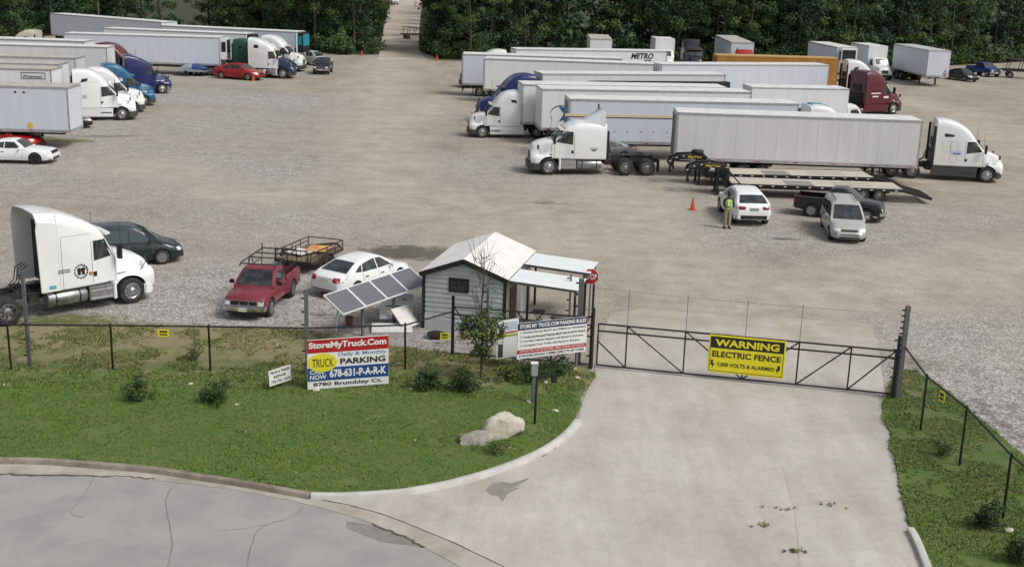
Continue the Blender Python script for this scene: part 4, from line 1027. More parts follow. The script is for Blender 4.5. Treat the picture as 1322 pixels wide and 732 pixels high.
struct('kerb', kerb(kb, mat('new_kerb', (.52, .51, .48), .85, var=.2, scale=1.5, world=True)))
struct('kerb', kerb(smooth_line([G(x, y, .13) for x, y in [(1210, 790), (1196, 735), (1180, 694), (1172, 680)]], 4)[::1], mat('new_kerb', (.5, .5, .48))))
GUT = [(-70, 612), (0, 613), (100, 614), (200, 620), (300, 632), (380, 647), (430, 660), (480, 675), (545, 705), (600, 735), (690, 800)]
JOINT = [(402, 642), (480, 660), (560, 690), (660, 737), (760, 800)]
k = MB(); k.mt(mat('street_asphalt', (.33, .318, .3), .9, col2=(.265, .258, .25), scale=.7, bump=.3, bscale=45, world=True))
k.slab(poly(GUT + [(690, 1100), (-70, 1100)]), -.05, .004); struct('street', k)
k = MB(); k.mt(mat('gutter_concrete', (.42, .385, .335), .85, col2=(.29, .26, .215), scale=.9, world=True))
k.slab([p for p in off_line(ka, .1)] + poly(JOINT[1:]) + poly(GUT)[::-1], -.05, .016); struct('gutter', k)
k = MB(); k.mt(CONC)
k.slab([p for p in off_line(kb, .1)] + poly([(750, 525), (768, 480), (774, 440), (788, 404), (830, 399), (900, 404), (980, 409), (1060, 414), (1126, 420), (1136, 460), (1143, 512), (1150, 570), (1160, 620), (1170, 670), (1182, 700), (1200, 745), (1215, 800), (760, 800), (660, 737), (560, 690), (480, 660)]), -.05, .01)
drv = struct('concrete_driveway', k)
k = MB(); k.mt(mat('street_patch', (.25, .24, .225), .92, var=.3, scale=1.5, world=True))
k.slab(poly([(448, 673), (482, 678), (520, 694), (547, 706), (520, 703), (492, 699), (468, 690), (447, 681)]), -.02, .009); struct('street_patch', k)
k = MB(); k.mt(mat('wet_concrete', (.26, .24, .21), .7, var=.2, scale=3, world=True))
k.slab(poly([(626, 633), (636, 624), (650, 622), (660, 624), (683, 617), (678, 622), (664, 629), (671, 630), (655, 638), (649, 648), (643, 640), (634, 639)]), 0, .014); struct('wet_stain', k)
def ribbon(pts, wd, z, m, name, jit=.0):
    P = [G(*p) for p in pts]; P = smooth_line(P, 8); k = MB(); k.mt(m); v = []
    for i, p in enumerate(P):
        t = P[min(i + 1, len(P) - 1)] - P[max(i - 1, 0)]; t.normalize(); w_ = wd * (.6 + .8 * random.random()); o = (random.random() - .5) * jit
        v += [(p.x + t.y * (w_ + o), p.y - t.x * (w_ + o), z), (p.x - t.y * (w_ - o), p.y + t.x * (w_ - o), z)]
    k.add(v, [(2 * i, 2 * i + 1, 2 * i + 3, 2 * i + 2) for i in range(len(P) - 1)]); struct(name, k)
CRK = mat('crack_tar', (.185, .178, .165), .9, world=True, var=.3, scale=4)
ribbon([(233, 622), (218, 635), (214, 655), (222, 700), (210, 760)], .011, .008, CRK, 'street_crack', .04)
ribbon([(122, 615), (108, 640), (92, 662), (110, 668)], .007, .008, CRK, 'street_crack', .04)
ribbon([(392, 655), (375, 668), (345, 677), (330, 690), (318, 732)], .010, .008, CRK, 'street_crack', .04)
ribbon([(345, 677), (300, 684), (282, 684)], .006, .008, CRK, 'street_crack', .03)
ribbon([(404, 643), (480, 660), (560, 690), (660, 737), (720, 775)], .018, .02, mat('joint_dirt', (.13, .115, .09), .9), 'driveway_joint', .03)
ribbon([(-40, 612), (0, 612), (60, 614), (150, 615), (200, 619)], .035, .02, mat('gutter_dirt', (.1, .08, .06), .95), 'gutter_dirt', .08)
ribbon([(968, 690), (1000, 678), (1024, 655), (1060, 648), (1104, 640)], .005, .0145, mat('crack_pale', (.34, .32, .28), .9), 'driveway_crack', .03)
ribbon([(1010, 600), (1024, 655), (1030, 700), (1034, 760)], .005, .0145, MATS['crack_pale'], 'driveway_crack', .03)
ribbon([(480, 677), (520, 693), (548, 707)], .03, .02, MATS['gutter_dirt'], 'gutter_dirt', .08)
ribbon([(700, 590), (730, 565), (746, 545)], .05, .014, mat('kerb_dirt', (.2, .185, .16), .95, var=.3, scale=5), 'kerb_dirt', .1)
ribbon([(560, 640), (640, 620), (690, 598)], .10, .0135, MATS['kerb_dirt'], 'kerb_dirt', .12) if False else None
# ---- grass
GL = [(-70, 585), (0, 583), (60, 584), (130, 589), (200, 595), (260, 604), (320, 613), (370, 622), (402, 628), (450, 628), (520, 623), (580, 612), (640, 595), (690, 575), (725, 553), (743, 535), (752, 515), (768, 484), (752, 476), (700, 470), (640, 464), (585, 458), (540, 452), (500, 446), (440, 436), (395, 427), (300, 424), (200, 420), (100, 421), (0, 424), (-70, 427)]
GRT = [(1139, 520), (1150, 575), (1162, 625), (1174, 675), (1200, 730), (1220, 800), (1460, 800), (1400, 690), (1340, 610), (1290, 565), (1250, 530), (1215, 500), (1180, 478), (1160, 480), (1148, 500)]
GLp, GRp = poly(GL), poly(GRT)
GLp = off_line(ka, .0)[:-1] + off_line(kb, .0) + GLp[16:]
SOIL = mat('grass_soil', (.075, .135, .022), .95, col2=(.115, .14, .035), scale=1.4, world=True, bump=.5, bscale=14)
def dry_band(m):                                        # dry, trodden turf towards the fence
    nt = m.node_tree; N = nt.nodes.new; Lk = nt.links.new; b = nt.nodes['Principled BSDF']; old = b.inputs['Base Color'].links[0].from_socket
    geo = N('ShaderNodeNewGeometry'); sx = N('ShaderNodeSeparateXYZ'); Lk(geo.outputs['Position'], sx.inputs[0])
    a = N('ShaderNodeMapRange'); a.inputs[1].default_value = 32.2; a.inputs[2].default_value = 38.5; Lk(sx.outputs[1], a.inputs[0])
    n = N('ShaderNodeTexNoise'); n.inputs['Scale'].default_value = .9; n.inputs['Detail'].default_value = 7; n.inputs['Roughness'].default_value = .7; Lk(geo.outputs['Position'], n.inputs['Vector'])
    q = N('ShaderNodeMath'); q.operation = 'MULTIPLY_ADD'; q.inputs[1].default_value = 2.2; q.inputs[2].default_value = -1.1; Lk(n.outputs[0], q.inputs[0])
    s = N('ShaderNodeMath'); s.operation = 'ADD'; s.use_clamp = True; Lk(a.outputs[0], s.inputs[0]); Lk(q.outputs[0], s.inputs[1])
    r = N('ShaderNodeValToRGB'); r.color_ramp.elements[0].position = .45; r.color_ramp.elements[1].position = .9; Lk(s.outputs[0], r.inputs[0])
    x = N('ShaderNodeMix'); x.data_type = 'RGBA'; Lk(r.outputs[0], x.inputs[0]); Lk(old, x.inputs[6]); x.inputs[7].default_value = (.23, .195, .105, 1); Lk(x.outputs[2], b.inputs['Base Color'])
dry_band(SOIL)
def gz(x, y, right=False):
    return .03 + (.085 if not right else .04) * min(max((38.5 - y) / 5, 0), 1) + .035 * (fbm(x * .7, y * .7) - .5)
def sheet(P, name, right, c=.2):
    xs = [p.x for p in P]; ys = [p.y for p in P]; k = MB(); k.mt(SOIL); ix = {}; fs = []; v = []
    def vid(i, j):
        if (i, j) not in ix: ix[(i, j)] = len(v); x, y = i * c, j * c; v.append((x, y, gz(x, y, right)))
        return ix[(i, j)]
    for i in range(int(min(xs) / c) - 1, int(max(xs) / c) + 2):
        for j in range(int(min(ys) / c) - 1, int(max(ys) / c) + 2):
            x, y = (i + .5) * c, (j + .5) * c
            if inpoly(x + .5 * (fbm(x * 1.1, y * 1.1) - .5) * .35, y + (fbm(x + 9, y) - .5) * .5, P): fs.append((vid(i, j), vid(i + 1, j), vid(i + 1, j + 1), vid(i, j + 1)))
    k.add(v, fs); return struct(name, k.mesh(name, ang=80))
sheet(GLp, 'verge', False, .1); sheet(GRp, 'verge', True, .07)
GR1 = mat('grass_green', (.105, .19, .024), .8, col2=(.15, .215, .035), scale=.5, world=True); GR2 = mat('grass_dark', (.075, .145, .02), .8); GR3 = mat('grass_yellow', (.19, .2, .055), .8); GR4 = mat('grass_straw', (.3, .25, .13), .8); FLW = mat('clover_white', (.6, .58, .5), .8)
def grass(P, name, n, right):
    rs = np.random.RandomState(5); xs = [p.x for p in P]; ys = [p.y for p in P]
    V, Fm = [], []
    cnt = 0
    while cnt < n:
        x = rs.uniform(min(xs) - .15, max(xs) + .15); y = rs.uniform(max(min(ys), 22), max(ys) + .2)
        if abs(x) > .48 * y + 1: continue
        jx, jy = x + rs.normal() * .05, y + rs.normal() * .05
        if not inpoly(jx, jy, P): continue
        d = fbm(x * .55, y * .55); back = min(max((y - 33.0) / 3.0, 0), 1) if not right else .35
        if rs.rand() < (.15 + .4 * back) * (1 if d < .45 else .35): continue
        if fbm(x * 1.25 + 4, y * 1.25) > .72 - .2 * back: continue
        cnt += 1
        hgt = rs.uniform(.025, .05) * (1 + 1.1 * back) * (.7 + .8 * d)
        u = rs.rand() + .55 * (d - .5) - .28 * back
        mi = 0 if u > .34 else (1 if u > .02 else 2)
        if back > .3 and rs.rand() < .75 * back * (1.5 - d * 1.5): mi = 2
        if back > .3 and rs.rand() < .2 * back: mi = 3
        if rs.rand() < .0003: mi = 4; hgt = .07
        z = gz(x, y, right) - .01
        for b in range(3):
            a = rs.rand() * 6.28; l = hgt * rs.uniform(.25, .9); w_ = rs.uniform(.01, .02) if mi != 4 else .03
            ca_, sa = math.cos(a), math.sin(a); ox, oy = x + rs.normal() * .03, y + rs.normal() * .03
            V.append(((ox - sa * w_, oy + ca_ * w_, z), (ox + sa * w_, oy - ca_ * w_, z), (ox + ca_ * l, oy + sa * l, z + hgt * rs.uniform(.7, 1.1)))); Fm.append(mi)
    me = bpy.data.meshes.new(name); N3 = len(V)
    me.vertices.add(3 * N3); me.vertices.foreach_set('co', np.array(V, np.float32).ravel())
    me.loops.add(3 * N3); me.loops.foreach_set('vertex_index', np.arange(3 * N3)); me.polygons.add(N3)
    me.polygons.foreach_set('loop_start', np.arange(0, 3 * N3, 3)); me.polygons.foreach_set('loop_total', np.full(N3, 3))
    for m in (GR1, GR2, GR3, GR4, FLW): me.materials.append(m)
    me.polygons.foreach_set('material_index', np.array(Fm, np.int32)); me.update(); me.validate()
    o = struct(name, me, 'stuff'); return o
tag(grass(GLp, 'grass', 52000, False), 'mown green grass on the verge between the kerb and the fence', 'grass')
tag(grass(GRp, 'grass', 15000, True), 'green grass strip along the right edge of the concrete driveway', 'grass')
# ---- trees
BARK = mat('bark', (.09, .075, .06), .95, var=.5, scale=3, stretch=(3, 3, .4)); BARKP = mat('pale_bark', (.15, .135, .115), .95, var=.4, scale=3, stretch=(3, 3, .4))
def leafmat(name, a, b):
    m = mat(name, a, .6, col2=b, scale=.55, world=True); p = m.node_tree.nodes['Principled BSDF']; p.inputs['Specular IOR Level'].default_value = .25
    return m
LF = [leafmat('leaf_dark', (.04, .085, .04), (.025, .055, .032)), leafmat('leaf_mid', (.07, .125, .042), (.045, .085, .036)), leafmat('leaf_yellow', (.13, .17, .045), (.085, .12, .035)), leafmat('needle_blue', (.036, .072, .048), (.024, .05, .037))]
def leaves(rs, clumps, per, size, mats, wts, name, droop=.3):
    V, Mi = [], []
    for (cx, cy, cz, r) in clumps:
        mi = rs.choice(len(mats), p=wts)
        for _ in range(per):
            d = rs.normal(size=3); d /= np.linalg.norm(d) + 1e-6; q = rs.rand() ** .5 * r
            p = np.array([cx, cy, cz]) + d * q * np.array([1, 1, .72])
            nrm = d * .7 + rs.normal(size=3) * .55 + np.array([0, 0, .55]); nrm /= np.linalg.norm(nrm)
            a = np.cross(nrm, rs.normal(size=3)); a /= np.linalg.norm(a); b = np.cross(nrm, a)
            s = size * rs.uniform(.6, 1.3)
            V.append(np.array([p - a * s * .5, p + b * s * .3, p + a * s * .5, p - b * s * .3])); Mi.append(mi if rs.rand() < .8 else rs.choice(len(mats), p=wts))
    N4 = len(V); me = bpy.data.meshes.new(name)
    me.vertices.add(4 * N4); me.vertices.foreach_set('co', np.array(V, np.float32).ravel())
    me.loops.add(4 * N4); me.loops.foreach_set('vertex_index', np.arange(4 * N4)); me.polygons.add(N4)
    me.polygons.foreach_set('loop_start', np.arange(0, 4 * N4, 4)); me.polygons.foreach_set('loop_total', np.full(N4, 4))
    for m in mats: me.materials.append(m)
    me.polygons.foreach_set('material_index', np.array(Mi, np.int32)); me.update(); me.validate(); return me
def tree_meshes(seed, kind):
    rs = np.random.RandomState(seed); k = MB(); H = {'broad': 15, 'tall': 19, 'pine': 20}[kind] * rs.uniform(.9, 1.1)
    k.mt(BARKP if kind == 'tall' else BARK); r0 = .2 if kind != 'broad' else .26
    tp = [(0, 0, -.1), (rs.normal() * .15, rs.normal() * .15, H * .3), (rs.normal() * .3, rs.normal() * .3, H * .6), (rs.normal() * .4, rs.normal() * .4, H * .93)]
    k.tube(tp, r0, 8, .04); cl = []
    base = {'broad': .06, 'tall': .42, 'pine': .12}[kind]
    nb = {'broad': 46, 'tall': 30, 'pine': 52}[kind]
    for i in range(nb):
        u = base + (1 - base) * (i + rs.rand()) / nb; z = H * u
        v_ = (u - base) / (1 - base)
        rad = {'broad': 4.2 * math.sin(math.pi * min(max(.18 + .8 * v_, 0), 1)) ** .7, 'tall': 3.2 * math.sin(math.pi * min(.2 + .78 * v_, 1)) ** .8, 'pine': 3.4 * (1 - v_) ** .8 + .4}[kind]
        a = rs.rand() * 6.28; rr = rad * rs.uniform(.35, 1.05); x, y = math.cos(a) * rr, math.sin(a) * rr
        f = min(u / .93, 1); tx, ty = tp[2][0] * f, tp[2][1] * f
        zz = z + rs.normal() * .3
        if i % 2 == 0: k.tube([(tx, ty, z - rr * .35), (tx + x * .5, ty + y * .5, zz - .35), (tx + x, ty + y, zz)], .07, 4, .02)
        cl.append((tx + x, ty + y, zz, rs.uniform(.8, 1.5) * (1 if kind != 'pine' else .85)))
    wts = {'broad': [.28, .46, .22, .04], 'tall': [.5, .38, .1, .02], 'pine': [.25, .1, .02, .63]}[kind]
    return k.mesh('trunk', ang=60), leaves(rs, cl, {'broad': 145, 'tall': 120, 'pine': 120}[kind], .33, LF, wts, 'crown')
TV = {k_: [tree_meshes(11 + 7 * i + len(k_), k_) for i in range(3)] for k_ in ('broad', 'tall', 'pine')}
TLAB = {'broad': 'leafy broad tree with foliage to the ground {}', 'tall': 'tall slim tree with a bare pale trunk {}', 'pine': 'dark bluish evergreen tree {}'}
def plant_tree(x, y, kind, side, s=1.0):
    tr, cr = TV[kind][random.randrange(3)]
    r = thing({'broad': 'leafy_tree', 'tall': 'tall_tree', 'pine': 'evergreen_tree'}[kind], TLAB[kind].format(side), 'tree', (x, y, 0), random.random() * 6.28, {'broad': 'leafy trees ', 'tall': 'tall trees ', 'pine': 'evergreens '}[kind] + side, s * random.uniform(.88, 1.15))
    obj('trunk', tr, r); obj('crown', cr, r)
def walk(P, step):
    out = []; acc = 0
    for i in range(len(P) - 1):
        d = (P[i + 1] - P[i]); L = d.length; t = d.normalized(); s = acc
        while s < L: out.append((P[i] + t * s, Vector((-t.y, t.x, 0)))); s += step
        acc = s - L
    return out
def pick(row):
    return random.choices(['broad', 'tall', 'pine'], [[.66, .04, .3], [.5, .1, .4], [.45, .2, .35]][row])[0]
for P, side in ((poly(BL), 'in the wood left of the dirt track'), (poly(BR), 'in the wood right of the dirt track')):
    for row, (o, st) in enumerate(((3.2, 4.6), (8.5, 4.8), (14.5, 5.2))):
        for p, n in walk(P, st):
            if n.y < 0: n = -n
            x, y = p.x + n.x * o + random.gauss(0, 1.0), p.y + n.y * o + random.gauss(0, .9)
            if abs(x) > .46 * y + 3: continue
            # keep the track open
            if tlx(y) - 2.4 < x < trx(y) + 3.4: continue
            plant_tree(x, y, pick(row), side, .9 + .12 * row)
for y in np.arange(178, 345, 10.5):
    tl, tr_ = tlx(y), trx(y)
    for k_, o in ((0, 4.4), (1, 9.5)):
        plant_tree(tl - o + 1.6 + random.gauss(0, .5), y + random.gauss(0, 2), pick(0), 'along the left side of the dirt track', .8)
        plant_tree(tr_ + o + random.gauss(0, .5), y + random.gauss(0, 2), pick(0), 'along the right side of the dirt track', .8)
rs = np.random.RandomState(4)
BUSH = [leaves(np.random.RandomState(40 + i), [(rs.normal() * .7, rs.normal() * .6, .35 + abs(rs.normal()) * .8, rs.uniform(.4, .8)) for _ in range(14)], 55, .3, LF, [.2, .38, .4, .02], 'foliage') for i in range(3)]
def stems(h, n, spread, r=.02):
    k = MB(); k.mt(BARK)
    for i in range(n):
        a = i * 6.28 / n; k.tube([(0, 0, -.05), (math.cos(a) * spread * .5, math.sin(a) * spread * .5, h * .5), (math.cos(a) * spread, math.sin(a) * spread, h)], r, 4, r * .4)
    return k.mesh('stem', ang=60)
STEM = stems(1.2, 6, .6, .03)
for P, side in ((poly(BL), 'at the foot of the wood left of the dirt track'), (poly(BR), 'at the foot of the wood right of the dirt track')):
    for p, n in walk(P, 3.3):
        if n.y < 0: n = -n
        x, y = p.x + n.x * random.uniform(.4, 1.6), p.y + n.y * random.uniform(.4, 1.6)
        if abs(x) > .46 * y + 2: continue
        r = thing('bush', 'low green bush ' + side, 'bush', (x, y, 0), random.random() * 6, 'bushes ' + side, random.uniform(.7, 1.5)); obj('foliage', BUSH[random.randrange(3)], r); obj('stem', STEM, r)
cl = []
for P in (poly(BL), poly(BR)):
    for p, n in walk(P, .8):
        if n.y < 0: n = -n
        for q in range(4):
            o = random.uniform(17, 30); cl.append((p.x + n.x * o, p.y + n.y * o, random.uniform(.3, 14), random.uniform(1.4, 2.4)))
cl = [c for c in cl if not (tlx(c[1]) - 6 < c[0] < trx(c[1]) + 6) and abs(c[0]) < .48 * c[1] + 6]
wd = struct('woodland', leaves(np.random.RandomState(9), cl, 40, 1.0, LF, [.55, .25, .05, .15], 'woodland'), 'stuff'); tag(wd, 'deep mass of dark woodland behind the front trees', 'woodland')
# ================================================================== VEHICLES
def at(px, py, deg, s=1.0): g = G(px, py); return dict(loc=(g.x, g.y, 0), rz=R(deg), s=s)
def hitch(pl, back=4.4):
    """where a trailer stands behind a tractor placed at pl"""
    c, s_ = math.cos(pl['rz']), math.sin(pl['rz']); d = back * pl['s']
    return dict(loc=(pl['loc'][0] - c * d, pl['loc'][1] - s_ * d, 0), rz=pl['rz'], s=pl['s'])
def tow(pl, back=4.4):
    """where the tractor stands in front of a trailer placed at pl"""
    c, s_ = math.cos(pl['rz']), math.sin(pl['rz']); d = back * pl['s']
    return dict(loc=(pl['loc'][0] + c * d, pl['loc'][1] + s_ * d, 0), rz=pl['rz'], s=pl['s'])
PBLUE = paint('navy_blue', (.004, .011, .1)); PTEAL = paint('teal_blue', (.006, .11, .23)); PMAR = paint('maroon', (.1, .006, .016)); PGREEN = paint('dark_green', (.008, .05, .035)); PBEI = paint('beige', (.55, .5, .4))
PRED = paint('red', (.32, .012, .012)); PBLK = paint('black', (.01, .01, .012), .25); PSIL = paint('silver', (.42, .42, .4), .32); PGRY = paint('grey', (.1, .11, .115)); PDGR = paint('deep_green', (.012, .022, .021), .25); PNAV = paint('dark_navy', (.012, .02, .06)); POLD = paint('faded_red', (.22, .028, .042), .38, .25); PRBL = paint('royal_blue', (.01, .03, .2)); PDW = paint('bright_white', (.78, .79, .79), .25, .06)
GT = 'white trailers parked in rows'
def turn(pl, a, deg):
    c, s_ = math.cos(pl['rz']), math.sin(pl['rz']); s = pl['s']; q = (pl['loc'][0] + s * (c * a[0] - s_ * a[1]), pl['loc'][1] + s * (s_ * a[0] + c * a[1]))
    c, s_ = math.cos(R(deg)), math.sin(R(deg)); return dict(loc=(q[0] - s * (c * a[0] - s_ * a[1]), q[1] - s * (s_ * a[0] + c * a[1]), 0), rz=R(deg), s=s)
# ---- right hand rows, back to front
pl = fronttop((665.6, 63.6), (861.7, 66.5), 16, 'L'); tc = trailer('long white trailer lettered METRO hitched to a white truck facing left', pl, 16, TRW, ROOFW, GT)
text(tc, 'METRO', 12.5, 15.0, 3.25, 3.85, mat('black_lettering', (.012, .012, .012), .5), y=-1.325, bold=.03, shear=.25, flip='+y')
text(tc, 'TR', 14.0, 14.9, 2.75, 3.15, MATS['black_lettering'], y=-1.325, bold=.02, flip='+y')
tractor('white road tractor facing left at the far end of the METRO trailer', tow(pl), WHITE, 'high')
trailer('short-looking white trailer whose lit end stands leftmost in the right-hand rows', fronttop((597, 69.6), (803, 76), 16, 'R'), 16, TRB, ROOFW, GT, seams=False)
trailer('plain white trailer parked just in front of the METRO trailer, stepping lower to the right', fronttop((624.8, 75.4), (845, 83), 15.6, 'R'), 15.6, TRW, ROOFW, GT, seams=False)
pe = fronttop((927.5, 71.6), (1082, 76), 13.6, 'R'); trailer('ochre yellow trailer behind the pale blue one', pe, 13.6, TRY, mat('ochre_roof', (.5, .33, .12), .6, var=.2), rail=TRY)
tractor('white road tractor hitched to the ochre trailer, half hidden by the maroon truck', tow(pe, 4.6), WHITE, 'high', extender=.0)
trailer('pale blue-white trailer standing alone in front of the ochre trailer', fronttop((854, 83), (1071, 84), 16.5, 'R'), 16.5, TRB, ROOFW, GT)
pf = fronttop((700, 95), (937, 96.5), 16, 'L'); trailer('white trailer hitched behind the navy blue truck that faces left', pf, 16, TRG, ROOFW, GT)
tractor('navy blue road tractor facing left behind the white one, with a dark windshield', tow(pf, 4.0), PBLUE, 'high')
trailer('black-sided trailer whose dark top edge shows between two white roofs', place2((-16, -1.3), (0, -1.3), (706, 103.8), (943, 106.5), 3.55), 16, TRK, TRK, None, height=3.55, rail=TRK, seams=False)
pg = fronttop((674.7, 108.7), (939, 113), 16, 'L'); trailer('white trailer hitched to the white truck facing left beside the blue one', pg, 16, TRW, ROOFW, GT)
tractor('white road tractor facing left with dark bumper, in front of the navy blue one', place2((0, 1.04), (-2.6, 1.1), (631, 164.5), (672, 167), 0, fit=(.9, 1.1)) if False else dict(tow(pg, 2.9), s=.88), WHITE, 'high', skirt=WHITE)
ph = fronttop((699, 114.7), (971, 119), 16, 'L'); th = trailer('white trailer with a big blue star near its left end', ph, 16, TRW, ROOFW, GT)
k = MB(); k.mt(mat('star_blue', (.012, .1, .3), .4)); st = []
for i in range(10): a = math.pi / 2 + i * math.pi / 5 + .25; rr = .95 if i % 2 == 0 else .4; st.append((-2.1 + rr * math.cos(a), 2.35 + rr * math.sin(a)))
k.prism(st, 1.312, 1.318); so_ = obj('star_emblem', k, th)
k = MB(); k.mt(MATS['black_lettering']); pts = [(-1.45 - .75 * math.cos(a), 2.3 - .62 * math.sin(a)) for a in np.linspace(math.pi * .75, math.pi * 1.7, 14)]
k.loft([[(x, 1.312, z), (x, 1.32, z), (x, 1.32, z - .07 * math.sin(math.pi * i / 13) - .01), (x, 1.312, z - .07 * math.sin(math.pi * i / 13) - .01)] for i, (x, z) in enumerate(pts)]); obj('swoosh_emblem', k, so_)
pi_ = fronttop((735, 127.6), (1032, 134), 16.2, 'R'); ti = trailer('white moving trailer with a cream stripe along the middle of its side', pi_, 16.2, TRB, ROOFW, GT, seams=False, skirt=False)
k = MB(); k.mt(mat('cream_stripe', (.62, .55, .36), .5)).bx(-16, -.1, -1.318, -1.3, 2.92, 3.1); k.mt(CHASSIS).bx(-16, -.1, -1.324, -1.3, 2.87, 2.91); obj('side_stripe', k, ti)
k = MB(); k.mt(BLACK)
for i in range(17): k.box(-15.3 + i * .9, -1.304, 1.95, .07, .02, .07)
obj('rivet', k, ti)
t_, bc = tractor('white road tractor with blue roof fairing, only its roof above the big grey-white trailer', tow(pi_), WHITE, 'high', extender=.0)
k = MB(); k.mt(TEAL).loft([[(x, y, z) for y, z in ((-1.0, z0 - .15), (0, z0 + .02), (1.0, z0 - .15), (1.0, z0 - .19), (0, z0 - .03), (-1.0, z0 - .19))] for x, z0 in ((-3.3, 4.04), (-2.6, 4.02), (-2.0, 3.86))]); obj('roof_fairing', k, t_)
pk = place2((-1.5 - 7.8, -1.25), (-1.5, -1.25), (971, 112.6), (1097, 115), 3.9); box_truck('white box truck with a white cab and red hood, beside the maroon truck', pk, 7.8, WHITE, PRED, TRW, bh=3.9)
pm = place2((0, -1.04), (-4.75, -1.08), (1158, 147.5), (1093, 150), 0, fit=(.98, 1.02))
t_, bc = tractor('maroon road tractor facing right without a trailer', pm, PMAR, 'high', window=False, skirt=PMAR)
for (x0, x1, z0, z1) in ((-2.9, -1.75, 1.92, 2.02), (-2.7, -2.0, 1.62, 1.74), (-1.3, -.6, 1.5, 1.68)):
    sidepatch(bc, [(x0, z0), (x1, z0), (x1, z1), (x0, z1)], WTAPE, 'door_lettering', t_, n=2)
# the big pair in front
p6 = place2((0, -1.04), (-4.75, -1.08), (1272, 236), (1176, 230.5), 0, fit=(.93, 1.1))
t_, bc = tractor('white road tractor with dark grey skirts facing right, nearest of the right-hand rows', p6, PDW, 'round', skirt=GREYP)
k = mat('door_blue', (.12, .13, .4), .5)
sidepatch(bc, [(-2.42, 1.75), (-1.75, 1.75), (-1.75, 2.02), (-2.42, 2.02)], mat('decal_pale', (.55, .56, .75), .5), 'door_decal', t_, n=2)
sidepatch(bc, [(-2.3, 1.8), (-1.85, 1.8), (-1.85, 1.88), (-2.3, 1.88)], k, 'door_decal', t_, n=2, off=.01)
ptt = fronttop((874.5, 145), (1192, 156), 15.6, 'R'); trailer('large grey-white trailer hitched to the white tractor with dark grey skirts', ptt, 15.6, TRG, ROOFW, None, wheels_at=-9.6)
p1 = place2((0, 1.2), (-6.1, 1.2), (708, 226.5), (835, 227.5), 0, fit=(.93, 1.08))
t_, bc = tractor('white bobtail road tractor facing left with bare rear wheels and a raised roof fairing', p1, PDW, 'mid')
for q in ([(-2.95, 1.6), (-2.5, 1.6), (-2.72, 1.48), (-2.78, 1.48)], [(-3.0, 1.66), (-2.45, 1.66), (-2.45, 1.69), (-3.0, 1.69)]): sidepatch(bc, q, GREYP, 'door_decal', t_, n=2)
car('sedan_car', 'grey sedan half hidden behind the bobtail tractor', 'car', place2((-1.38, -.8), (1.42, -.8), (797, 203), (748, 203), 0), SEDAN, PGRY)
# ---- back edge of the lot
po = place2((0, -1.3), (-10, -1.3), (1080.7, 61), (1044, 53.6), 4.1, fit=(.9, 1.1)); trailer('white refrigerated trailer backed toward the trees with a black cooling unit on its face', po, 10, TRB, ROOFW, None, reefer=(TRW, BLACK))
pn = at(1136, 103, -84); box_truck('white box truck with a white hood facing the camera by the trees', pn, 6.0, WHITE, WHITE, TRW, bh=4.0)
pp = place2((0, -1.3), (-12, -1.3), (1199, 65), (1161, 56), 4.1, fit=(.95, 1.05)); pp['rz'] += R(5)
tp_ = trailer('white trailer without a truck standing on its landing legs by the trees', pp, 11, TRB, mat('roof_grey', (.5, .5, .5), .6, var=.2), None, seams=False)
k = MB(); k.mt(mat('brown_mark', (.1, .07, .03), .7))
for y, z in ((.85, 1.75), (.72, 1.5), (1.0, 1.5), (.85, 1.35)): k.box(.02, y, z, .01, .16, .16)
obj('warning_label', k, tp_)
car('compact_car', 'black hatchback nosing out beside the white box truck by the trees', 'car', at(1164, 101, -75), dict(SEDAN), PBLK)
car('sedan_car', 'black sedan between the lone trailer and the blue pickup', 'car', at(1241, 104, -68), SEDAN, PBLK)
pickup('pickup_truck', 'royal blue crew-cab pickup parked facing out at the far right edge of the lot', at(1271, 98.5, -68, .95), PRBL, full=True, crew=True)
pt_ = place2((1.2, -1.0), (1.2, 1.0), (889, 96), (914, 96), 0, fit=(.98, 1.02)); pt_['rz'] = R(-88)
tractor('black road tractor facing the camera at the tree line', pt_, PBLK, 'mid', grille=CHROME)
pu = place2((0, -1.3), (-14, -1.3), (945, 55), (923, 45), 4.1, fit=(.95, 1.05)); trailer('white trailer end-on at the tree line with a red truck in front of it', pu, 14, TRB, ROOFT, None, seams=False)
pur = dict(pu); c_, s_ = math.cos(pu['rz']), math.sin(pu['rz']); pur['loc'] = (pu['loc'][0] + c_ * 4.6, pu['loc'][1] + s_ * 4.6, 0); pur['s'] = .92
tractor('red day-cab truck showing only its roof in front of the end-on trailer', pur, PRED, 'mid')
pv = place2((0, -1.3), (0, 1.3), (763, 50.5), (789.5, 50.5), 4.1, fit=(.98, 1.02)); pv['rz'] = R(-91)
trailer('small white trailer end-on among the trees above the METRO trailer', pv, 9, TRW, ROOFT, None, seams=False)
pw = at(859, 92, -88); box_truck('white cab-front box truck behind the right end of the METRO trailer', pw, 4.5, WHITE, WHITE, TRW, bh=3.9)
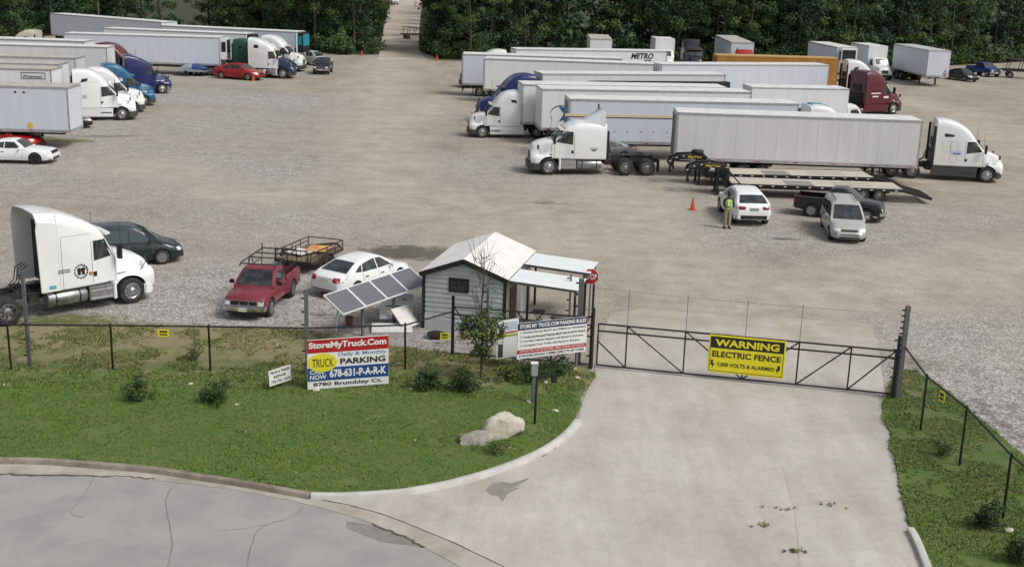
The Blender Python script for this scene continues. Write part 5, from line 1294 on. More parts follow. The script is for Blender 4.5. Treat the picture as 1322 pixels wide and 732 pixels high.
# rusty car hauler at the right edge
def hauler(label, pl, L, n, m):
    t = thing('flatbed_trailer', label, 'trailer', pl['loc'], pl['rz'], None, pl['s']); k = MB(); k.mt(m)
    for sg in (-1, 1):
        k.bar((0, sg * 1.2, 1.0), (-L, sg * 1.2, 1.0), .12, .22)
        k.bar((-.5, sg * 1.2, 2.5), (-L * .55, sg * 1.2, 2.1), .1, .14)
        for i in range(4): x = -.6 - i * L * .17; k.bar((x, sg * 1.2, 1.0), (x - .3, sg * 1.2, 2.45 - .12 * i), .08, .08)
    for i in range(n): x = -.2 - (L - .4) * i / (n - 1); k.bx(x - .05, x + .05, -1.2, 1.2, .92, 1.02)
    obj('frame', k, t); k = MB(); k.mt(m)
    for i in range(9): x = -.5 - L * .055 * i; k.bx(x - .18, x + .18, -1.15, 1.15, 2.5 - .047 * i * L * .06 * 2, 2.55 - .047 * i * L * .06 * 2)
    obj('upper_ramp', k, t)
    for sg in (-1, 1):
        for x in (-L + 2.5, -L + 1.4): wheel(t, x, sg * .95, .42, .25, 'truckrear')
        wheel(t, -1.0, sg * .95, .42, .25, 'truckrear')
    return t
RUST = mat('rusty_steel', (.06, .045, .038), .85, col2=(.025, .022, .022), scale=3)
hauler('rusty open car-hauler trailer at the far right edge of the lot', at(1292, 100, 165), 9, 9, RUST)
# ---- left hand rows, back to front
p13 = fronttop((50.7, 16.3), (224, 30), 22, 'R', fit=(.95, 1.05)); trailer('long pale blue-grey trailer standing at a slant farthest back on the left', p13, 22, TRB, ROOFW, None, seams=False)
p12 = fronttop((207, 33), (383, 41.5), 16, 'R', fit=(.95, 1.12)); trailer('white trailer with a dark and teal cooling unit behind the two white left-hand trucks', p12, 16, TRB, ROOFW, None, reefer=(BLACK, TEAL), seams=False)
tractor('beige road tractor facing left with only its roof fairing showing at the far left', place2((0, 1.2), (-3.5, 1.2), (22, 49), (58, 37), 3.0, 4.0, fit=(.98, 1.02)) if False else dict(loc=(G(36, 38, 4.0).x - 2.4, G(36, 38, 4.0).y, 0), rz=R(180), s=1.0), PBEI, 'high')
p11 = fronttop((132, 36.5), (317, 44), 16, 'R', fit=(.95, 1.08)); trailer('white trailer showing only its roof strip behind the long pale blue trailer on the left', p11, 16, TRW, ROOFW, None, reefer=(BLACK, BLACK))
q = place2((0, -1.04), (-2.6, -1.1), (376, 97), (347, 99), 0); q['s'] = 1.0; q['rz'] = p11['rz'] + R(4)
g = G(379, 93); q['loc'] = (g.x, g.y + 1.0, 0)
tractor('white road tractor facing right, farther of the two white trucks beside the green one', q, WHITE, 'high')
p10 = fronttop((81.7, 43), (283, 48.7), 16, 'R'); trailer('long pale blue trailer with a white cooling unit, hitched to the dark green truck', p10, 16, TRB, ROOFW, None, reefer=(TRW, BLACK), seams=False)
tractor('dark green road tractor half hidden behind a white one on the left', tow(p10, 4.9), PGREEN, 'high')
g = G(366, 102); q = dict(loc=(g.x, g.y + 1.1, 0), rz=R(-2), s=1.05)
t_, bc = tractor('white road tractor with its dark hood opening, nearest the red sedan on the left', q, WHITE, 'slope', hoodm=PNAV, window=True)
sidepatch(bc, [(-2.9, 3.0), (-2.45, 3.0), (-2.4, 3.3), (-2.9, 3.32)], GLASS, 'sleeper_window', t_)
p9 = frontpin((108, 53.5), -2, 16); trailer('white trailer hitched to the maroon-roofed truck at the left edge', p9, 16, TRW, ROOFW, None)
tractor('maroon truck on the left showing only its roof above the navy blue one', tow(p9, 4.6), PMAR, 'high')
p8 = frontpin((137.7, 61), 3, 16); trailer('white trailer hitched to the navy blue truck on the left', p8, 16, TRG, ROOFW, None)
q = place2((0, -1.2), (-4.75, -1.2), (207, 121.5), (152, 123), 0, fit=(.9, 1.1))
tractor('navy blue road tractor facing right with chrome bumper on the left', q, PBLUE, 'slope', bumper=ALUD, skirt=PBLUE)
p7 = frontpin((97, 75), 3, 14); trailer('white trailer hitched to the teal blue truck on the left', p7, 14, TRG, ROOFT, None)
q = place2((0, -1.2), (-4.75, -1.2), (186, 137.5), (118, 139), 0, fit=(.9, 1.1))
tractor('teal blue road tractor facing right with dark bumper on the left', q, PTEAL, 'high', skirt=PTEAL)
p66 = frontpin((75, 83), 3, 13); trailer('white trailer showing only a roof strip behind the one lettered Premier', p66, 13, TRW, ROOFT, None)
q = place2((0, -1.2), (-4.75, -1.2), (171, 146), (98, 147), 0, fit=(.9, 1.1))
tractor('white road tractor showing only its nose behind the big white one on the left', q, WHITE, 'high', skirt=WHITE)
p5 = frontpin((66, 89.5), 3, 12.5); t5 = trailer('white trailer lettered Premier in a box, hitched to the big white truck on the left', p5, 12.5, TRW, ROOFT, None)
text(t5, 'Premier', -2.1, -.65, 3.42, 3.62, GREYP, y=-1.325, bold=.015, shear=.2)
k = MB(); k.mt(GREYP)
for z in (3.34, 3.78): k.bx(-2.25, -.45, -1.33, -1.31, z, z + .035)
for x in (-2.25, -.485): k.bx(x, x + .035, -1.33, -1.31, 3.375, 3.78)
obj('letter_frame', k, t5)
q = place2((0, -1.2), (-4.75, -1.2), (158, 156), (75, 157), 0, fit=(.9, 1.1))
t_, bc = tractor('big white road tractor facing right with dark bumper, nearest of the left-hand row', q, PDW, 'high', skirt=WHITE)
sidepatch(bc, [(-2.9, 1.75), (-2.55, 1.75), (-2.5, 2.0), (-2.85, 2.05)], mat('faint_grey', (.4, .4, .41), .5), 'door_decal', t_, n=2)
p3 = frontpin((87, 113), 2, 13.5); t3 = trailer('white box trailer nearest on the left with a round yellow sticker low on its side', p3, 13.5, TRB, ROOFT, None, seams=False)
k = MB(); k.mt(mat('sticker_yellow', (.6, .45, .06), .5)).lathe([(.01, -1.322), (.2, -1.322), (.2, -1.31), (.01, -1.31)], 16, (-2.6, 0, 1.55)); obj('sticker', k, t3)
k = MB(); k.mt(BLACK)
for x in (-3.4, -2.85): k.box(x, -1.304, 3.7, .16, .02, .12)
obj('vent', k, t3)
car('compact_car', 'black car nosing out from behind the near white trailer on the left', 'car', place2((1.42, -.8), (-1.38, -.8), (103, 166.5), (55, 167.5), 0), SEDAN, PBLK)
car('sports_car', 'red sports car behind the white coupe at the left edge', 'car', at(14, 189, -10), SPORT, PRED, rim='dark')
car('coupe_car', 'white muscle coupe with black wheels at the left edge', 'car', place2((1.5, -.82), (-1.45, -.82), (46.5, 212.5), (-16, 211), 0, fit=(.97, 1.03)), COUPE, PDW, rim='dark')
car('sedan_car', 'red sedan parked in front of the green truck on the left', 'car', place2((1.42, -.8), (-1.38, -.8), (321, 104.5), (286, 102), 0, fit=(.9, 1.15)), SEDAN, PRED)
car('suv_car', 'silver estate car parked behind the black pickup by the trees', 'car', at(404, 84, -30), SUV, PSIL)
pickup('pickup_truck', 'dark pickup with a pale roof facing the camera beside the white trucks', at(417, 95, -88, .92), PBLK, full=True, crew=True)
# covered boat-sized bundle on a small trailer behind the red sedan
t_ = thing('covered_trailer', 'small trailer load under a blue and silver tarp beside the red sedan', 'trailer', (G(249, 98).x, G(249, 98).y, 0), R(2))
k = MB(); k.mt(mat('tarp_silver', (.3, .33, .38), .5, var=.3, scale=3)); rr = []
for i in range(9):
    u = i / 8; x = -1.6 + 3.2 * u; h = .75 + .5 * math.sin(math.pi * min(1, u * 1.1)); rr.append([(x, y, z) for y, z in ((-.9, .5), (-.85, h * .8), (-.4, h), (.4, h), (.85, h * .8), (.9, .5))])
k.loft(rr); obj('tarp', k.mesh('tarp', ang=40), t_)
k = MB(); k.mt(mat('tarp_blue', (.02, .05, .16), .5)); k.loft([[(x, y * 1.01, z + .03) for y, z in ((-.9, .75), (-.85, h * .8), (-.4, h), (.4, h), (.85, h * .8), (.9, .75))] for x, h in ((.1, 1.24), (.6, 1.22), (1.2, 1.05), (1.62, .8))]); obj('blue_tarp', k.mesh('blue_tarp', ang=40), t_)
k = MB(); k.mt(CHASSIS).bx(-1.7, 2.2, -.05, .05, .42, .5).bx(-1.5, 1.4, -.8, .8, .44, .52); obj('frame', k, t_)
for sg in (-1, 1): wheel(t_, -.5, sg * .85, .3, .18, 'dark')
# far track: pickup and dark flatbed
pickup('pickup_truck', 'white pickup far up the dirt track', at(508, 6.5, -70, 1.0), WHITE, full=True, crew=True)
hauler('dark gooseneck flatbed standing on the dirt track at the mouth of the wood', at(519, 51, 205, .8), 8, 8, RUST)
# ---- middle right
pa = place2((.2, -1.2), (-10.5, -1.2), (936, 263), (1172, 271), 0, fit=(.85, 1.1))
P0, P1 = G(945, 232, .86), G(1166, 244.5, .86)
def goose_place(pxf, pxr, L):                                   # near deck edge, front and rear end
    return place2((0, 1.27), (-L, 1.27), pxf, pxr, .86, fit=(.85, 1.12))
gooseneck('black gooseneck trailer with a timber deck lettered BigTex, nearer of the pair', goose_place((943, 237), (1166, 245), 10.5), 10.5, 'gooseneck trailers side by side')
gooseneck('black gooseneck trailer lettered BigTex with a spare wheel on its neck, farther of the pair', goose_place((919, 224.5), (1129, 229.5), 10.5), 10.5, 'gooseneck trailers side by side', spare=True)
car('suv_car', 'white coupe-roofed SUV seen from behind with the worker standing beside it', 'car', place2((-1.47, -.8), (-1.47, .8), (980, 291), (946, 289), 0, fit=(.97, 1.03)) if False else at(958, 280.5, 93, 1.0), SUV, PDW)
car('minivan', 'silver minivan facing the camera in front of the black pickup', 'car', at(1087, 302, -97, 1.0), VAN, PSIL, rails=True)
pickup('pickup_truck', 'black pickup facing right behind the silver minivan', place2((1.35, -.84), (-1.45, -.84), (1117, 288), (1046, 280.5), 0, fit=(.93, 1.1)), PBLK)
cone('orange cone standing left of the white SUV', G(894, 271))
cone('orange cone in front of the red sedan on the left', G(327, 105))
cone('orange cone at the left side of the mouth of the dirt track', G(467, 72.5))
cone('orange cone at the right side of the mouth of the dirt track', G(564, 79), h=.9)
# ---- near left
pn1 = dict(loc=(-15.07, 43.63, 0), rz=R(43.2), s=.973)
t_, bc = tractor('white road tractor without a trailer, a round emblem on its side, behind the left fence', pn1, PDW, 'slope', extender=.72, bumper=PDW)
EM = MATS['black_lettering']
def disc_pts(cx, cz, r, n=20): return [(cx + r * math.cos(6.2832 * i / n), cz + r * math.sin(6.2832 * i / n)) for i in range(n)]
yb = 1.232
def ringm(cx, cz, r0, r1, k):
    n = 28
    for i in range(n):
        if i % 2 and r1 > .26: continue
        a, b = 6.2832 * i / n, 6.2832 * (i + 1) / n
        k.prism([(cx + r0 * math.cos(a), cz + r0 * math.sin(a)), (cx + r1 * math.cos(a), cz + r1 * math.sin(a)), (cx + r1 * math.cos(b), cz + r1 * math.sin(b)), (cx + r0 * math.cos(b), cz + r0 * math.sin(b))], -yb - .002, -yb + .03)
k = MB(); k.mt(EM); ringm(-1.98, 1.62, .255, .275, k); ringm(-1.98, 1.62, .235, .245, k)
for sx in (-1, 1):
    k.prism(disc_pts(-1.98 + sx * .075, 1.68, .08, 14), -yb - .002, -yb + .03); k.prism([(-1.98 + sx * .02, 1.5), (-1.98 + sx * .15, 1.5), (-1.98 + sx * .12, 1.62), (-1.98 + sx * .03, 1.62)], -yb - .002, -yb + .03)
obj('round_emblem', k, t_)
k = MB(); k.mt(GREYP)
for z in (1.74, 1.66): k.bx(-2.85, -2.4, -yb - .002, -yb + .03, z, z + .03)
obj('door_lettering', k, t_)
k = MB(); k.mt(AMBER).bx(-1.66, -1.56, -yb - .004, -yb + .03, 1.45, 1.55); obj('marker_lamp', k, t_)
k = MB(); k.mt(mat('sticker_cyan', (.1, .35, .5), .5)).bx(-3.2, -2.95, -yb - .002, -yb + .03, 1.12, 1.24); obj('sticker', k, t_)
car('minivan', 'dark green minivan parked behind the near white tractor', 'car', place2((1.45, -.8), (-1.5, -.8), (204, 341.5), (126, 346), 0, fit=(.95, 1.08)), VAN, PDGR, rim='cap', glass=GLASSG)
pr = place2((1.35, .8), (-1.45, .8), (350, 408), (378, 383), 0, fit=(.93, 1.06))
tr_ = pickup('pickup_truck', 'old faded red pickup with a black ladder rack facing the camera', pr, POLD, chromebump=True)
k = MB(); k.mt(CHASSIS); zr = 1.78
for sg in (-1, 1):
    k.tube([(-2.3, sg * .78, 1.0), (-2.25, sg * .72, zr), (.35, sg * .72, zr + .02), (.5, sg * .7, zr - .05)], .028, 6)
    k.tube([(-.65, sg * .78, 1.0), (-.65, sg * .72, zr)], .028, 6); k.tube([(-2.3, sg * .78, 1.35), (-.65, sg * .78, 1.35)], .02, 5)
    k.tube([(-2.25, sg * .72, zr + .0), (-2.25, sg * .72, zr + .18)], .025, 5); k.tube([(-1.45, sg * .78, 1.0), (-1.0, sg * .75, zr)], .02, 5)
for x in (-2.25, -1.4, -.65, .4): k.tube([(x, -.72, zr + .01), (x, .72, zr + .01)], .026, 6)
obj('ladder_rack', k, tr_)
k = MB(); k.mt(mat('bed_clutter', (.55, .55, .53), .7)).box(-.95, .3, .86, .45, .5, .3, rz=.3).box(-1.6, -.2, .8, .6, .3, .2, rz=-.2); tag(obj('tool_box', k.mesh('tool_box', bev=.03)), 'white box lying in the bed of the old red pickup', 'box')
tb = bpy.data.objects['tool_box']; tb.matrix_world = Matrix.Translation(pr['loc']) @ Matrix.Rotation(pr['rz'], 4, 'Z')
# utility trailer with railings
g = G(400, 343); t_ = thing('utility_trailer', 'small open utility trailer with rusty railings behind the red pickup', 'trailer', (g.x, g.y, 0), R(72), None, .88)
RU2 = mat('rail_rust', (.05, .03, .024), .8, col2=(.02, .017, .016), scale=6)
k = MB(); k.mt(RU2)
for sg in (-1, 1):
    k.bx(-1.7, 1.7, sg * .95 - .04, sg * .95 + .04, .5, .62); k.tube([(-1.68, sg * .95, .6), (-1.68, sg * .95, 1.02), (1.68, sg * .95, 1.02), (1.68, sg * .95, .6)], .03, 6); k.tube([(-1.68, sg * .95, .82), (1.68, sg * .95, .82)], .022, 6)
    for x in (-.85, 0, .85): k.tube([(x, sg * .95, .6), (x, sg * .95, 1.02)], .025, 6)
    k.bar((1.7, sg * .9, .55), (2.9, 0, .5), .08, .1)
k.bx(-1.7, -1.6, -.95, .95, .5, .62); k.bx(1.6, 1.7, -.95, .95, .5, .62); k.tube([(1.68, -.95, 1.02), (1.68, .95, 1.02)], .028, 6)
obj('frame', k, t_)
k = MB(); k.mt(mat('old_plank', (.2, .15, .1), .9, var=.4, scale=6))
for i in range(8): y = -.83 + i * .237; k.bx(-1.6, 1.6, y - .11, y + .11, .6, .63)
obj('deck', k, t_)
k = MB(); k.mt(RU2).bx(-1.78, -1.72, -.85, .85, .55, 1.5) if False else k.mt(RU2).bar((-1.75, -.85, .6), (-1.84, -.85, 1.2), .05, .05).bar((-1.75, .85, .6), (-1.84, .85, 1.2), .05, .05).bar((-1.84, -.85, 1.2), (-1.84, .85, 1.2), .05, .05)
for i in range(7): k.bar((-1.75, -.75 + i * .25, .6), (-1.835, -.75 + i * .25, 1.19), .02, .02)
obj('ramp_gate', k, t_)
for sg in (-1, 1):
    wheel(t_, -.3, sg * 1.12, .36, .2, 'dark'); k = MB(); k.mt(RU2)
    k.loft([[(-.3 + r_ * math.cos(a), sg * 1.0 + dy, .36 + r_ * math.sin(a)) for r_, dy in ((.44, -0.02 * sg), (.44, .24 * sg), (.47, .24 * sg), (.47, -.02 * sg))] for a in np.linspace(.2, math.pi - .2, 10)]); obj('fender', k, t_)
k = MB(); k.mt(mat('yellow_panel', (.62, .5, .1), .6, col2=(.5, .1, .1), scale=2.5)).box(.45, -.2, .68, 1.1, .9, .03, rz=.2); k.mt(mat('white_panel', (.6, .6, .58), .6)).box(-.3, .3, .66, .9, .9, .025, rz=-.25); tag(obj('sign_panel', k), 'old yellow and white sign panels lying on the utility trailer', 'panel')
bpy.data.objects['sign_panel'].matrix_world = Matrix.Translation((g.x, g.y, 0)) @ Matrix.Rotation(R(72), 4, 'Z')
car('sedan_car', 'white sedan parked with its tail toward the red pickup, behind the solar panels', 'car', at(468, 370, 57, .95), SEDAN, PDW)
# ================================================================== SHED AND NEAR THINGS
SID = mat('shed_siding', (.53, .56, .56), .5, var=.14, scale=2); TRIMK = mat('shed_trim_black', (.015, .016, .017), .5)
ROOFS = mat('shed_roof', (.78, .765, .74), .55, var=.12, scale=2); SHEETM = mat('white_sheet_metal', (.74, .77, .77), .4, var=.08, scale=3)
SW, SL, EH, RH = 3.0, 4.3, 2.1, 2.66
c = (G(547, 350, EH) + G(653, 360, EH)) / 2
SHA = R(-13.0)
sh = thing('shed', 'small grey metal shed with a pale gable roof and black trim beside the gate', 'shed', (c.x, c.y, 0), SHA)   # x along the gable, y to the back
k = MB(); k.mt(SID)
def gable(y0, y1):
    k.add([(-SW / 2, y0, 0), (SW / 2, y0, 0), (SW / 2, y0, EH), (0, y0, RH), (-SW / 2, y0, EH), (-SW / 2, y1, 0), (SW / 2, y1, 0), (SW / 2, y1, EH), (0, y1, RH), (-SW / 2, y1, EH)],
          [(0, 1, 2, 3, 4), (9, 8, 7, 6, 5), (0, 5, 6, 1), (1, 6, 7, 2), (2, 7, 8, 3), (3, 8, 9, 4), (4, 9, 5, 0)])
gable(0, SL); obj('wall', k, sh)
k = MB(); k.mt(SID)                                     # ribs of the metal siding on the front and the sides
for i in range(14):
    z = .12 + i * .18; hw_ = SW / 2 - .02 if z < EH else (SW / 2) * (RH - z) / (RH - EH)
    if hw_ < .15: continue
    if 1.42 < z < 1.98:
        k.prism([(-hw_, z), (-.58, z), (-.58, z + .09), (-hw_, z + .09)], -.03, .001); k.prism([(.2, z), (hw_, z), (hw_, z + .09), (.2, z + .09)], -.03, .001)
    else: k.prism([(-hw_, z), (hw_, z), (hw_, z + .09), (-hw_, z + .09)], -.03, .001)
    if z < EH - .1:
        for sg in (-1, 1): k.bx(min(sg * SW / 2, sg * (SW / 2 + .014)), max(sg * SW / 2, sg * (SW / 2 + .014)), .05, SL - .05, z, z + .05) if sg < 0 else None
obj('siding_rib', k.mesh('siding_rib', bev=.02), sh)
k = MB(); k.mt(SID).bx(-SW / 2 - .01, SW / 2 + .01, -.02, .0, .0, .45) if False else None
for sg in (-1, 1):
    sl = math.atan2(RH - EH, SW / 2); ln = SW / 2 / math.cos(sl) + .14
    k = MB(); k.mt(ROOFS)
    k.T = Matrix.Translation((0, 0, RH + .03)) @ Matrix.Rotation(sg * sl, 4, 'Y')
    k.bx(min(0, sg * ln), max(0, sg * ln), -.16, SL + .14, .0, .03)
    for i in range(18): y = -.1 + i * (SL + .2) / 17; k.bx(min(sg * .05, sg * ln), max(sg * .05, sg * ln), y - .012, y + .012, .03, .038)
    k.T = None; obj('roof', k, sh)
    k = MB(); k.mt(TRIMK); k.T = Matrix.Translation((0, 0, RH + .0)) @ Matrix.Rotation(sg * sl, 4, 'Y')
    k.bx(min(.0, sg * ln), max(.0, sg * ln), -.18, -.155, -.12, .055); k.T = None
    k.bx(sg * SW / 2 - .06, sg * SW / 2 + .06, -.035, .02, 0, EH - .02); obj('trim', k, sh)
k = MB(); k.mt(TRIMK)
for a in ((-.56, .18, 1.44, 1.5), (-.56, .18, 1.9, 1.96), (-.56, -.5, 1.5, 1.9), (.12, .18, 1.5, 1.9)): k.bx(a[0], a[1], -.05, .0, a[2], a[3])
wd_ = obj('window', k.mesh('window', bev=.006), sh)
k = MB(); k.mt(GLASS).bx(-.5, .12, -.03, -.005, 1.5, 1.9); obj('pane', k, wd_)
k = MB(); k.mt(mat('window_grille', (.09, .09, .1), .5))
for z in (1.6, 1.7, 1.8): k.bx(-.5, .12, -.04, -.031, z, z + .012)
k.bx(-.2, -.185, -.042, -.031, 1.5, 1.9); obj('sash_bar', k, wd_)
k = MB(); k.mt(mat('rust_door', (.09, .055, .04), .7, var=.3, scale=4)).bx(SW / 2, SW / 2 + .05, .7, 1.6, .05, 2.0); dr = obj('door', k.mesh('door', bev=.01), sh)
k = MB(); k.mt(CHROME).bx(SW / 2 + .05, SW / 2 + .1, .76, .82, 1.0, 1.06); obj('handle', k, dr)
k = MB(); k.mt(mat('grey_board', (.3, .31, .31), .6)).bx(SW / 2, SW / 2 + .03, .05, .62, .05, 2.0).bx(SW / 2, SW / 2 + .03, 1.75, 2.6, .05, 1.9); obj('side_panel', k, sh)
k = MB(); k.mt(mat('foundation_board', (.5, .51, .5), .6)).prism([(-1.42, .0), (-.0, .0), (-.1, .42), (-1.42, .5)], -.13, -.06); tag(obj('metal_sheet', k), 'pale metal sheet leaning low against the front wall of the shed', 'sheet')
bpy.data.objects['metal_sheet'].matrix_world = sh.matrix_basis.copy()
# canopy
CN = [(-9, 2.2, 1.98)]
cv = thing('canopy', 'open lean-to of two white corrugated metal sheets on the right side of the shed', 'canopy', (c.x, c.y, 0), SHA)
def sheetm(y0, y1, x0, x1, z0, z1, name):
    k = MB(); k.mt(SHEETM); n = 44; vs = []
    for i in range(n + 1):
        y = y0 + (y1 - y0) * i / n; dz = .014 * (1 if i % 4 in (1, 2) else 0)
        vs += [(x0, y, z0 + dz), (x1, y, z1 + dz), (x1, y, z1 + dz - .006), (x0, y, z0 + dz - .006)]
    fs = []
    for i in range(n):
        a = 4 * i
        for q in range(4): fs.append((a + q, a + (q + 1) % 4, a + 4 + (q + 1) % 4, a + 4 + q))
    fs += [(0, 3, 2, 1), (4 * n, 4 * n + 1, 4 * n + 2, 4 * n + 3)]
    k.add(vs, fs); obj(name, k.mesh(name, ang=20), cv)
sheetm(.0, 1.72, SW / 2 + .14, SW / 2 + 2.62, 2.04, 1.9, 'roof_sheet'); sheetm(2.5, 4.3, SW / 2 + .14, SW / 2 + 2.62, 2.04, 1.9, 'roof_sheet')
k = MB(); k.mt(GALV)
for y in (.06, 1.66, 2.56, 4.2): k.bar((SW / 2 + .05, y, 1.98), (SW / 2 + 2.58, y, 1.84), .05, .08)
for x, z in ((SW / 2 + .2, 1.9), (SW / 2 + 2.5, 1.8)): k.bar((x, 0, z - .06), (x, 4.25, z - .06), .05, .08)
obj('beam', k, cv)
for x, y in ((SW / 2 + 2.5, .1), (SW / 2 + 2.5, 4.2), (SW / 2 + .35, 2.2), (SW / 2 + .2, 4.2), (SW / 2 + 2.5, 2.2)):
    k = MB(); k.mt(CHASSIS).bx(x - .04, x + .04, y - .04, y + .04, 0, 1.82); obj('post', k, cv)
def loc_in(x, y, z=0): return Matrix.Translation((c.x, c.y, 0)) @ Matrix.Rotation(SHA, 4, 'Z') @ Vector((x, y, z))
# bench table and stool under the canopy
p = loc_in(SW / 2 + 1.9, 1.4); t_ = thing('bench', 'small wooden bench under the white canopy', 'bench', p, SHA)
k = MB(); k.mt(mat('old_wood', (.16, .13, .1), .85, var=.4, scale=8)).bx(-.5, .5, -.16, .16, .42, .47); obj('seat', k.mesh('seat', bev=.008), t_)
for x in (-.4, .4):
    k = MB(); k.mt(MATS['old_wood']).bx(x - .04, x + .04, -.14, .14, 0, .42); obj('leg', k, t_)
p = loc_in(SW / 2 + .9, 1.7); t_ = thing('stool', 'dark folding stool beside the shed door under the canopy', 'stool', p, SHA)
k = MB(); k.mt(BLACK).bx(-.22, .22, -.18, .18, .5, .53); obj('seat', k, t_)
k = MB(); k.mt(BLACK)
for s_ in (-1, 1): k.tube([(-.2, s_ * .15, 0), (.2, s_ * .15, .5)], .014, 5); k.tube([(.2, s_ * .15, 0), (-.2, s_ * .15, .5)], .014, 5)
obj('leg', k, t_)
# stop sign
p = G(760, 414); t_ = thing('stop_sign', 'red octagonal stop sign on a post behind the canopy', 'sign', p, R(-4))
RS = mat('sign_red', (.38, .012, .018), .45); WS = mat('sign_white', (.72, .73, .72), .5, var=.06, scale=2)
def octo(r): return [(r * math.cos(R(22.5 + 45 * i)), 1.72 + r * math.sin(R(22.5 + 45 * i))) for i in range(8)]
k = MB(); k.mt(WS).prism(octo(.32), -.05, -.04); k.mt(RS).prism(octo(.3), -.054, -.049); b_o = obj('face', k, t_)
text(b_o, 'STOP', -.23, .23, 1.61, 1.83, WS, y=-.055, bold=.02)
k = MB(); k.mt(GALV).bx(-.03, .03, -.04, 0, 0, 2.0); obj('post', k, t_)
# solar array
BLc = G(443, 407, 1.2); BRc = G(553, 368, 1.2); u = (BRc - BLc); LEN = u.length; ang = math.atan2(u.y, u.x)
cen = (BLc + BRc) / 2
t_ = thing('solar_array', 'tilted row of four solar panels on posts in front of the shed', 'solar panels', (cen.x, cen.y, 0), ang)   # x along the row, +y up the slope
PV = mat('solar_cell', (.15, .155, .165), .25, spec=.6, var=.25, scale=14); FRM = mat('panel_frame', (.72, .73, .73), .35)
T_ = Matrix.Translation((0, 0, 1.2)) @ Matrix.Rotation(math.atan2(.53, .88), 4, 'X'); PH = 1.03; pw_ = LEN / 4
for i in range(4):
    x0 = -LEN / 2 + i * pw_
    k = MB(); k.mt(PV); k.T = T_; k.bx(x0 + .03, x0 + pw_ - .03, .03, PH - .03, .0, .022); k.T = None; po_ = obj('panel', k, t_)
    k = MB(); k.mt(FRM); k.T = T_
    for a in ((x0 + .004, x0 + pw_ - .004, 0, .035), (x0 + .004, x0 + pw_ - .004, PH - .035, PH), (x0 + .004, x0 + .04, .035, PH - .035), (x0 + pw_ - .04, x0 + pw_ - .004, .035, PH - .035)): k.bx(*a, -.02, .03)
    k.T = None; obj('frame', k, po_)
    k = MB(); k.mt(mat('cell_line', (.16, .165, .175), .4)); k.T = T_
    for j in range(1, 6): k.bx(x0 + .04, x0 + pw_ - .04, .03 + (PH - .06) * j / 6 - .004, .03 + (PH - .06) * j / 6 + .004, .022, .024)
    for j in range(1, 8): k.bx(x0 + .03 + (pw_ - .06) * j / 8 - .003, x0 + .03 + (pw_ - .06) * j / 8 + .003, .04, PH - .04, .022, .0235)
    k.T = None; obj('cell_line', k, po_)
for x in (-.9, .9):
    k = MB(); k.mt(GALV).tube([(x, .42, -.05), (x, .42, 1.38)], .06, 10).bar((x, .1, 1.22), (x, .85, 1.68), .06, .06); obj('post', k, t_)
k = MB(); k.mt(GALV)
for y in (.2, .8): k.T = T_; k.bx(-LEN / 2 + .05, LEN / 2 - .05, y - .025, y + .025, -.06, -.021); k.T = None
k.tube([(-LEN / 2 + .2, .4, 1.3), (-LEN / 2 - .5, -.1, .75)], .02, 5)
obj('rail', k, t_)
# white panels dumped in front of the shed
WPN = mat('white_panel_dirty', (.7, .69, .66), .5, var=.12, scale=2.5)
def panel(label, px, z0, z1, tilt, rz, w_, h_, marks):
    g = G(*px); t_ = thing('white_panel', label, 'panel', (g.x, g.y, z0), rz)
    k = MB(); k.mt(WPN); k.T = Matrix.Rotation(tilt, 4, 'X'); k.bx(-w_ / 2, w_ / 2, 0, h_, 0, .06); k.T = None; obj('sheet', k.mesh('sheet', bev=.01), t_)
    k = MB(); k.mt(GREYP); k.T = Matrix.Rotation(tilt, 4, 'X')
    for a in marks: k.bx(*a, .06, .066)
    k.T = None; obj('slot', k, t_)
panel('dirty white panel with dark slots propped against another in front of the shed', (511, 417), .12, 0, R(38), R(2), 1.2, 1.15, [(-.4, .35, .55, .6), (.2, .34, .86, .92), (-.3, -.2, .9, .94)])
panel('dirty white panel lying flat on the gravel in front of the shed', (506, 431), .02, 0, R(6), R(6), 1.45, .8, [(.2, .35, .5, .55), (.45, .52, .2, .26)])
panel('white panel leaning low against the left corner of the shed wall', (531, 424), .05, 0, R(40), R(50), .8, .9, [])
for lab, px, sz, m, cat in (('black rubbish bag on the gravel at the foot of the shed wall', (563, 436), (.32, .22, .22), BLACK, 'bag'), ('dull brown bucket of scrap beside the solar panel post', (451, 421), (.16, .16, .2), mat('bucket_brown', (.15, .06, .04), .6), 'bucket')):
    g = G(*px); k = MB(); k.mt(m)
    if cat == 'bag':
        rr = []
        for i in range(9):
            a = math.pi * i / 8; rr.append((max(math.sin(a), .02) * 1, -math.cos(a)))
        k.lathe([(q * sz[0] * (1 + .15 * math.sin(5 * h_)), sz[2] * (h_ + 1) * .55) for q, h_ in rr], 14, (0, 0, 0), 'Z'); nm = 'rubbish_bag'
    else: k.lathe([(.12, 0), (.16, .36), (.145, .36), (.11, .05), (.01, .05)], 16, (0, 0, 0), 'Z'); nm = 'bucket'
    o = obj(nm, k.mesh(nm, ang=50)); o.location = g; tag(o, lab, cat)
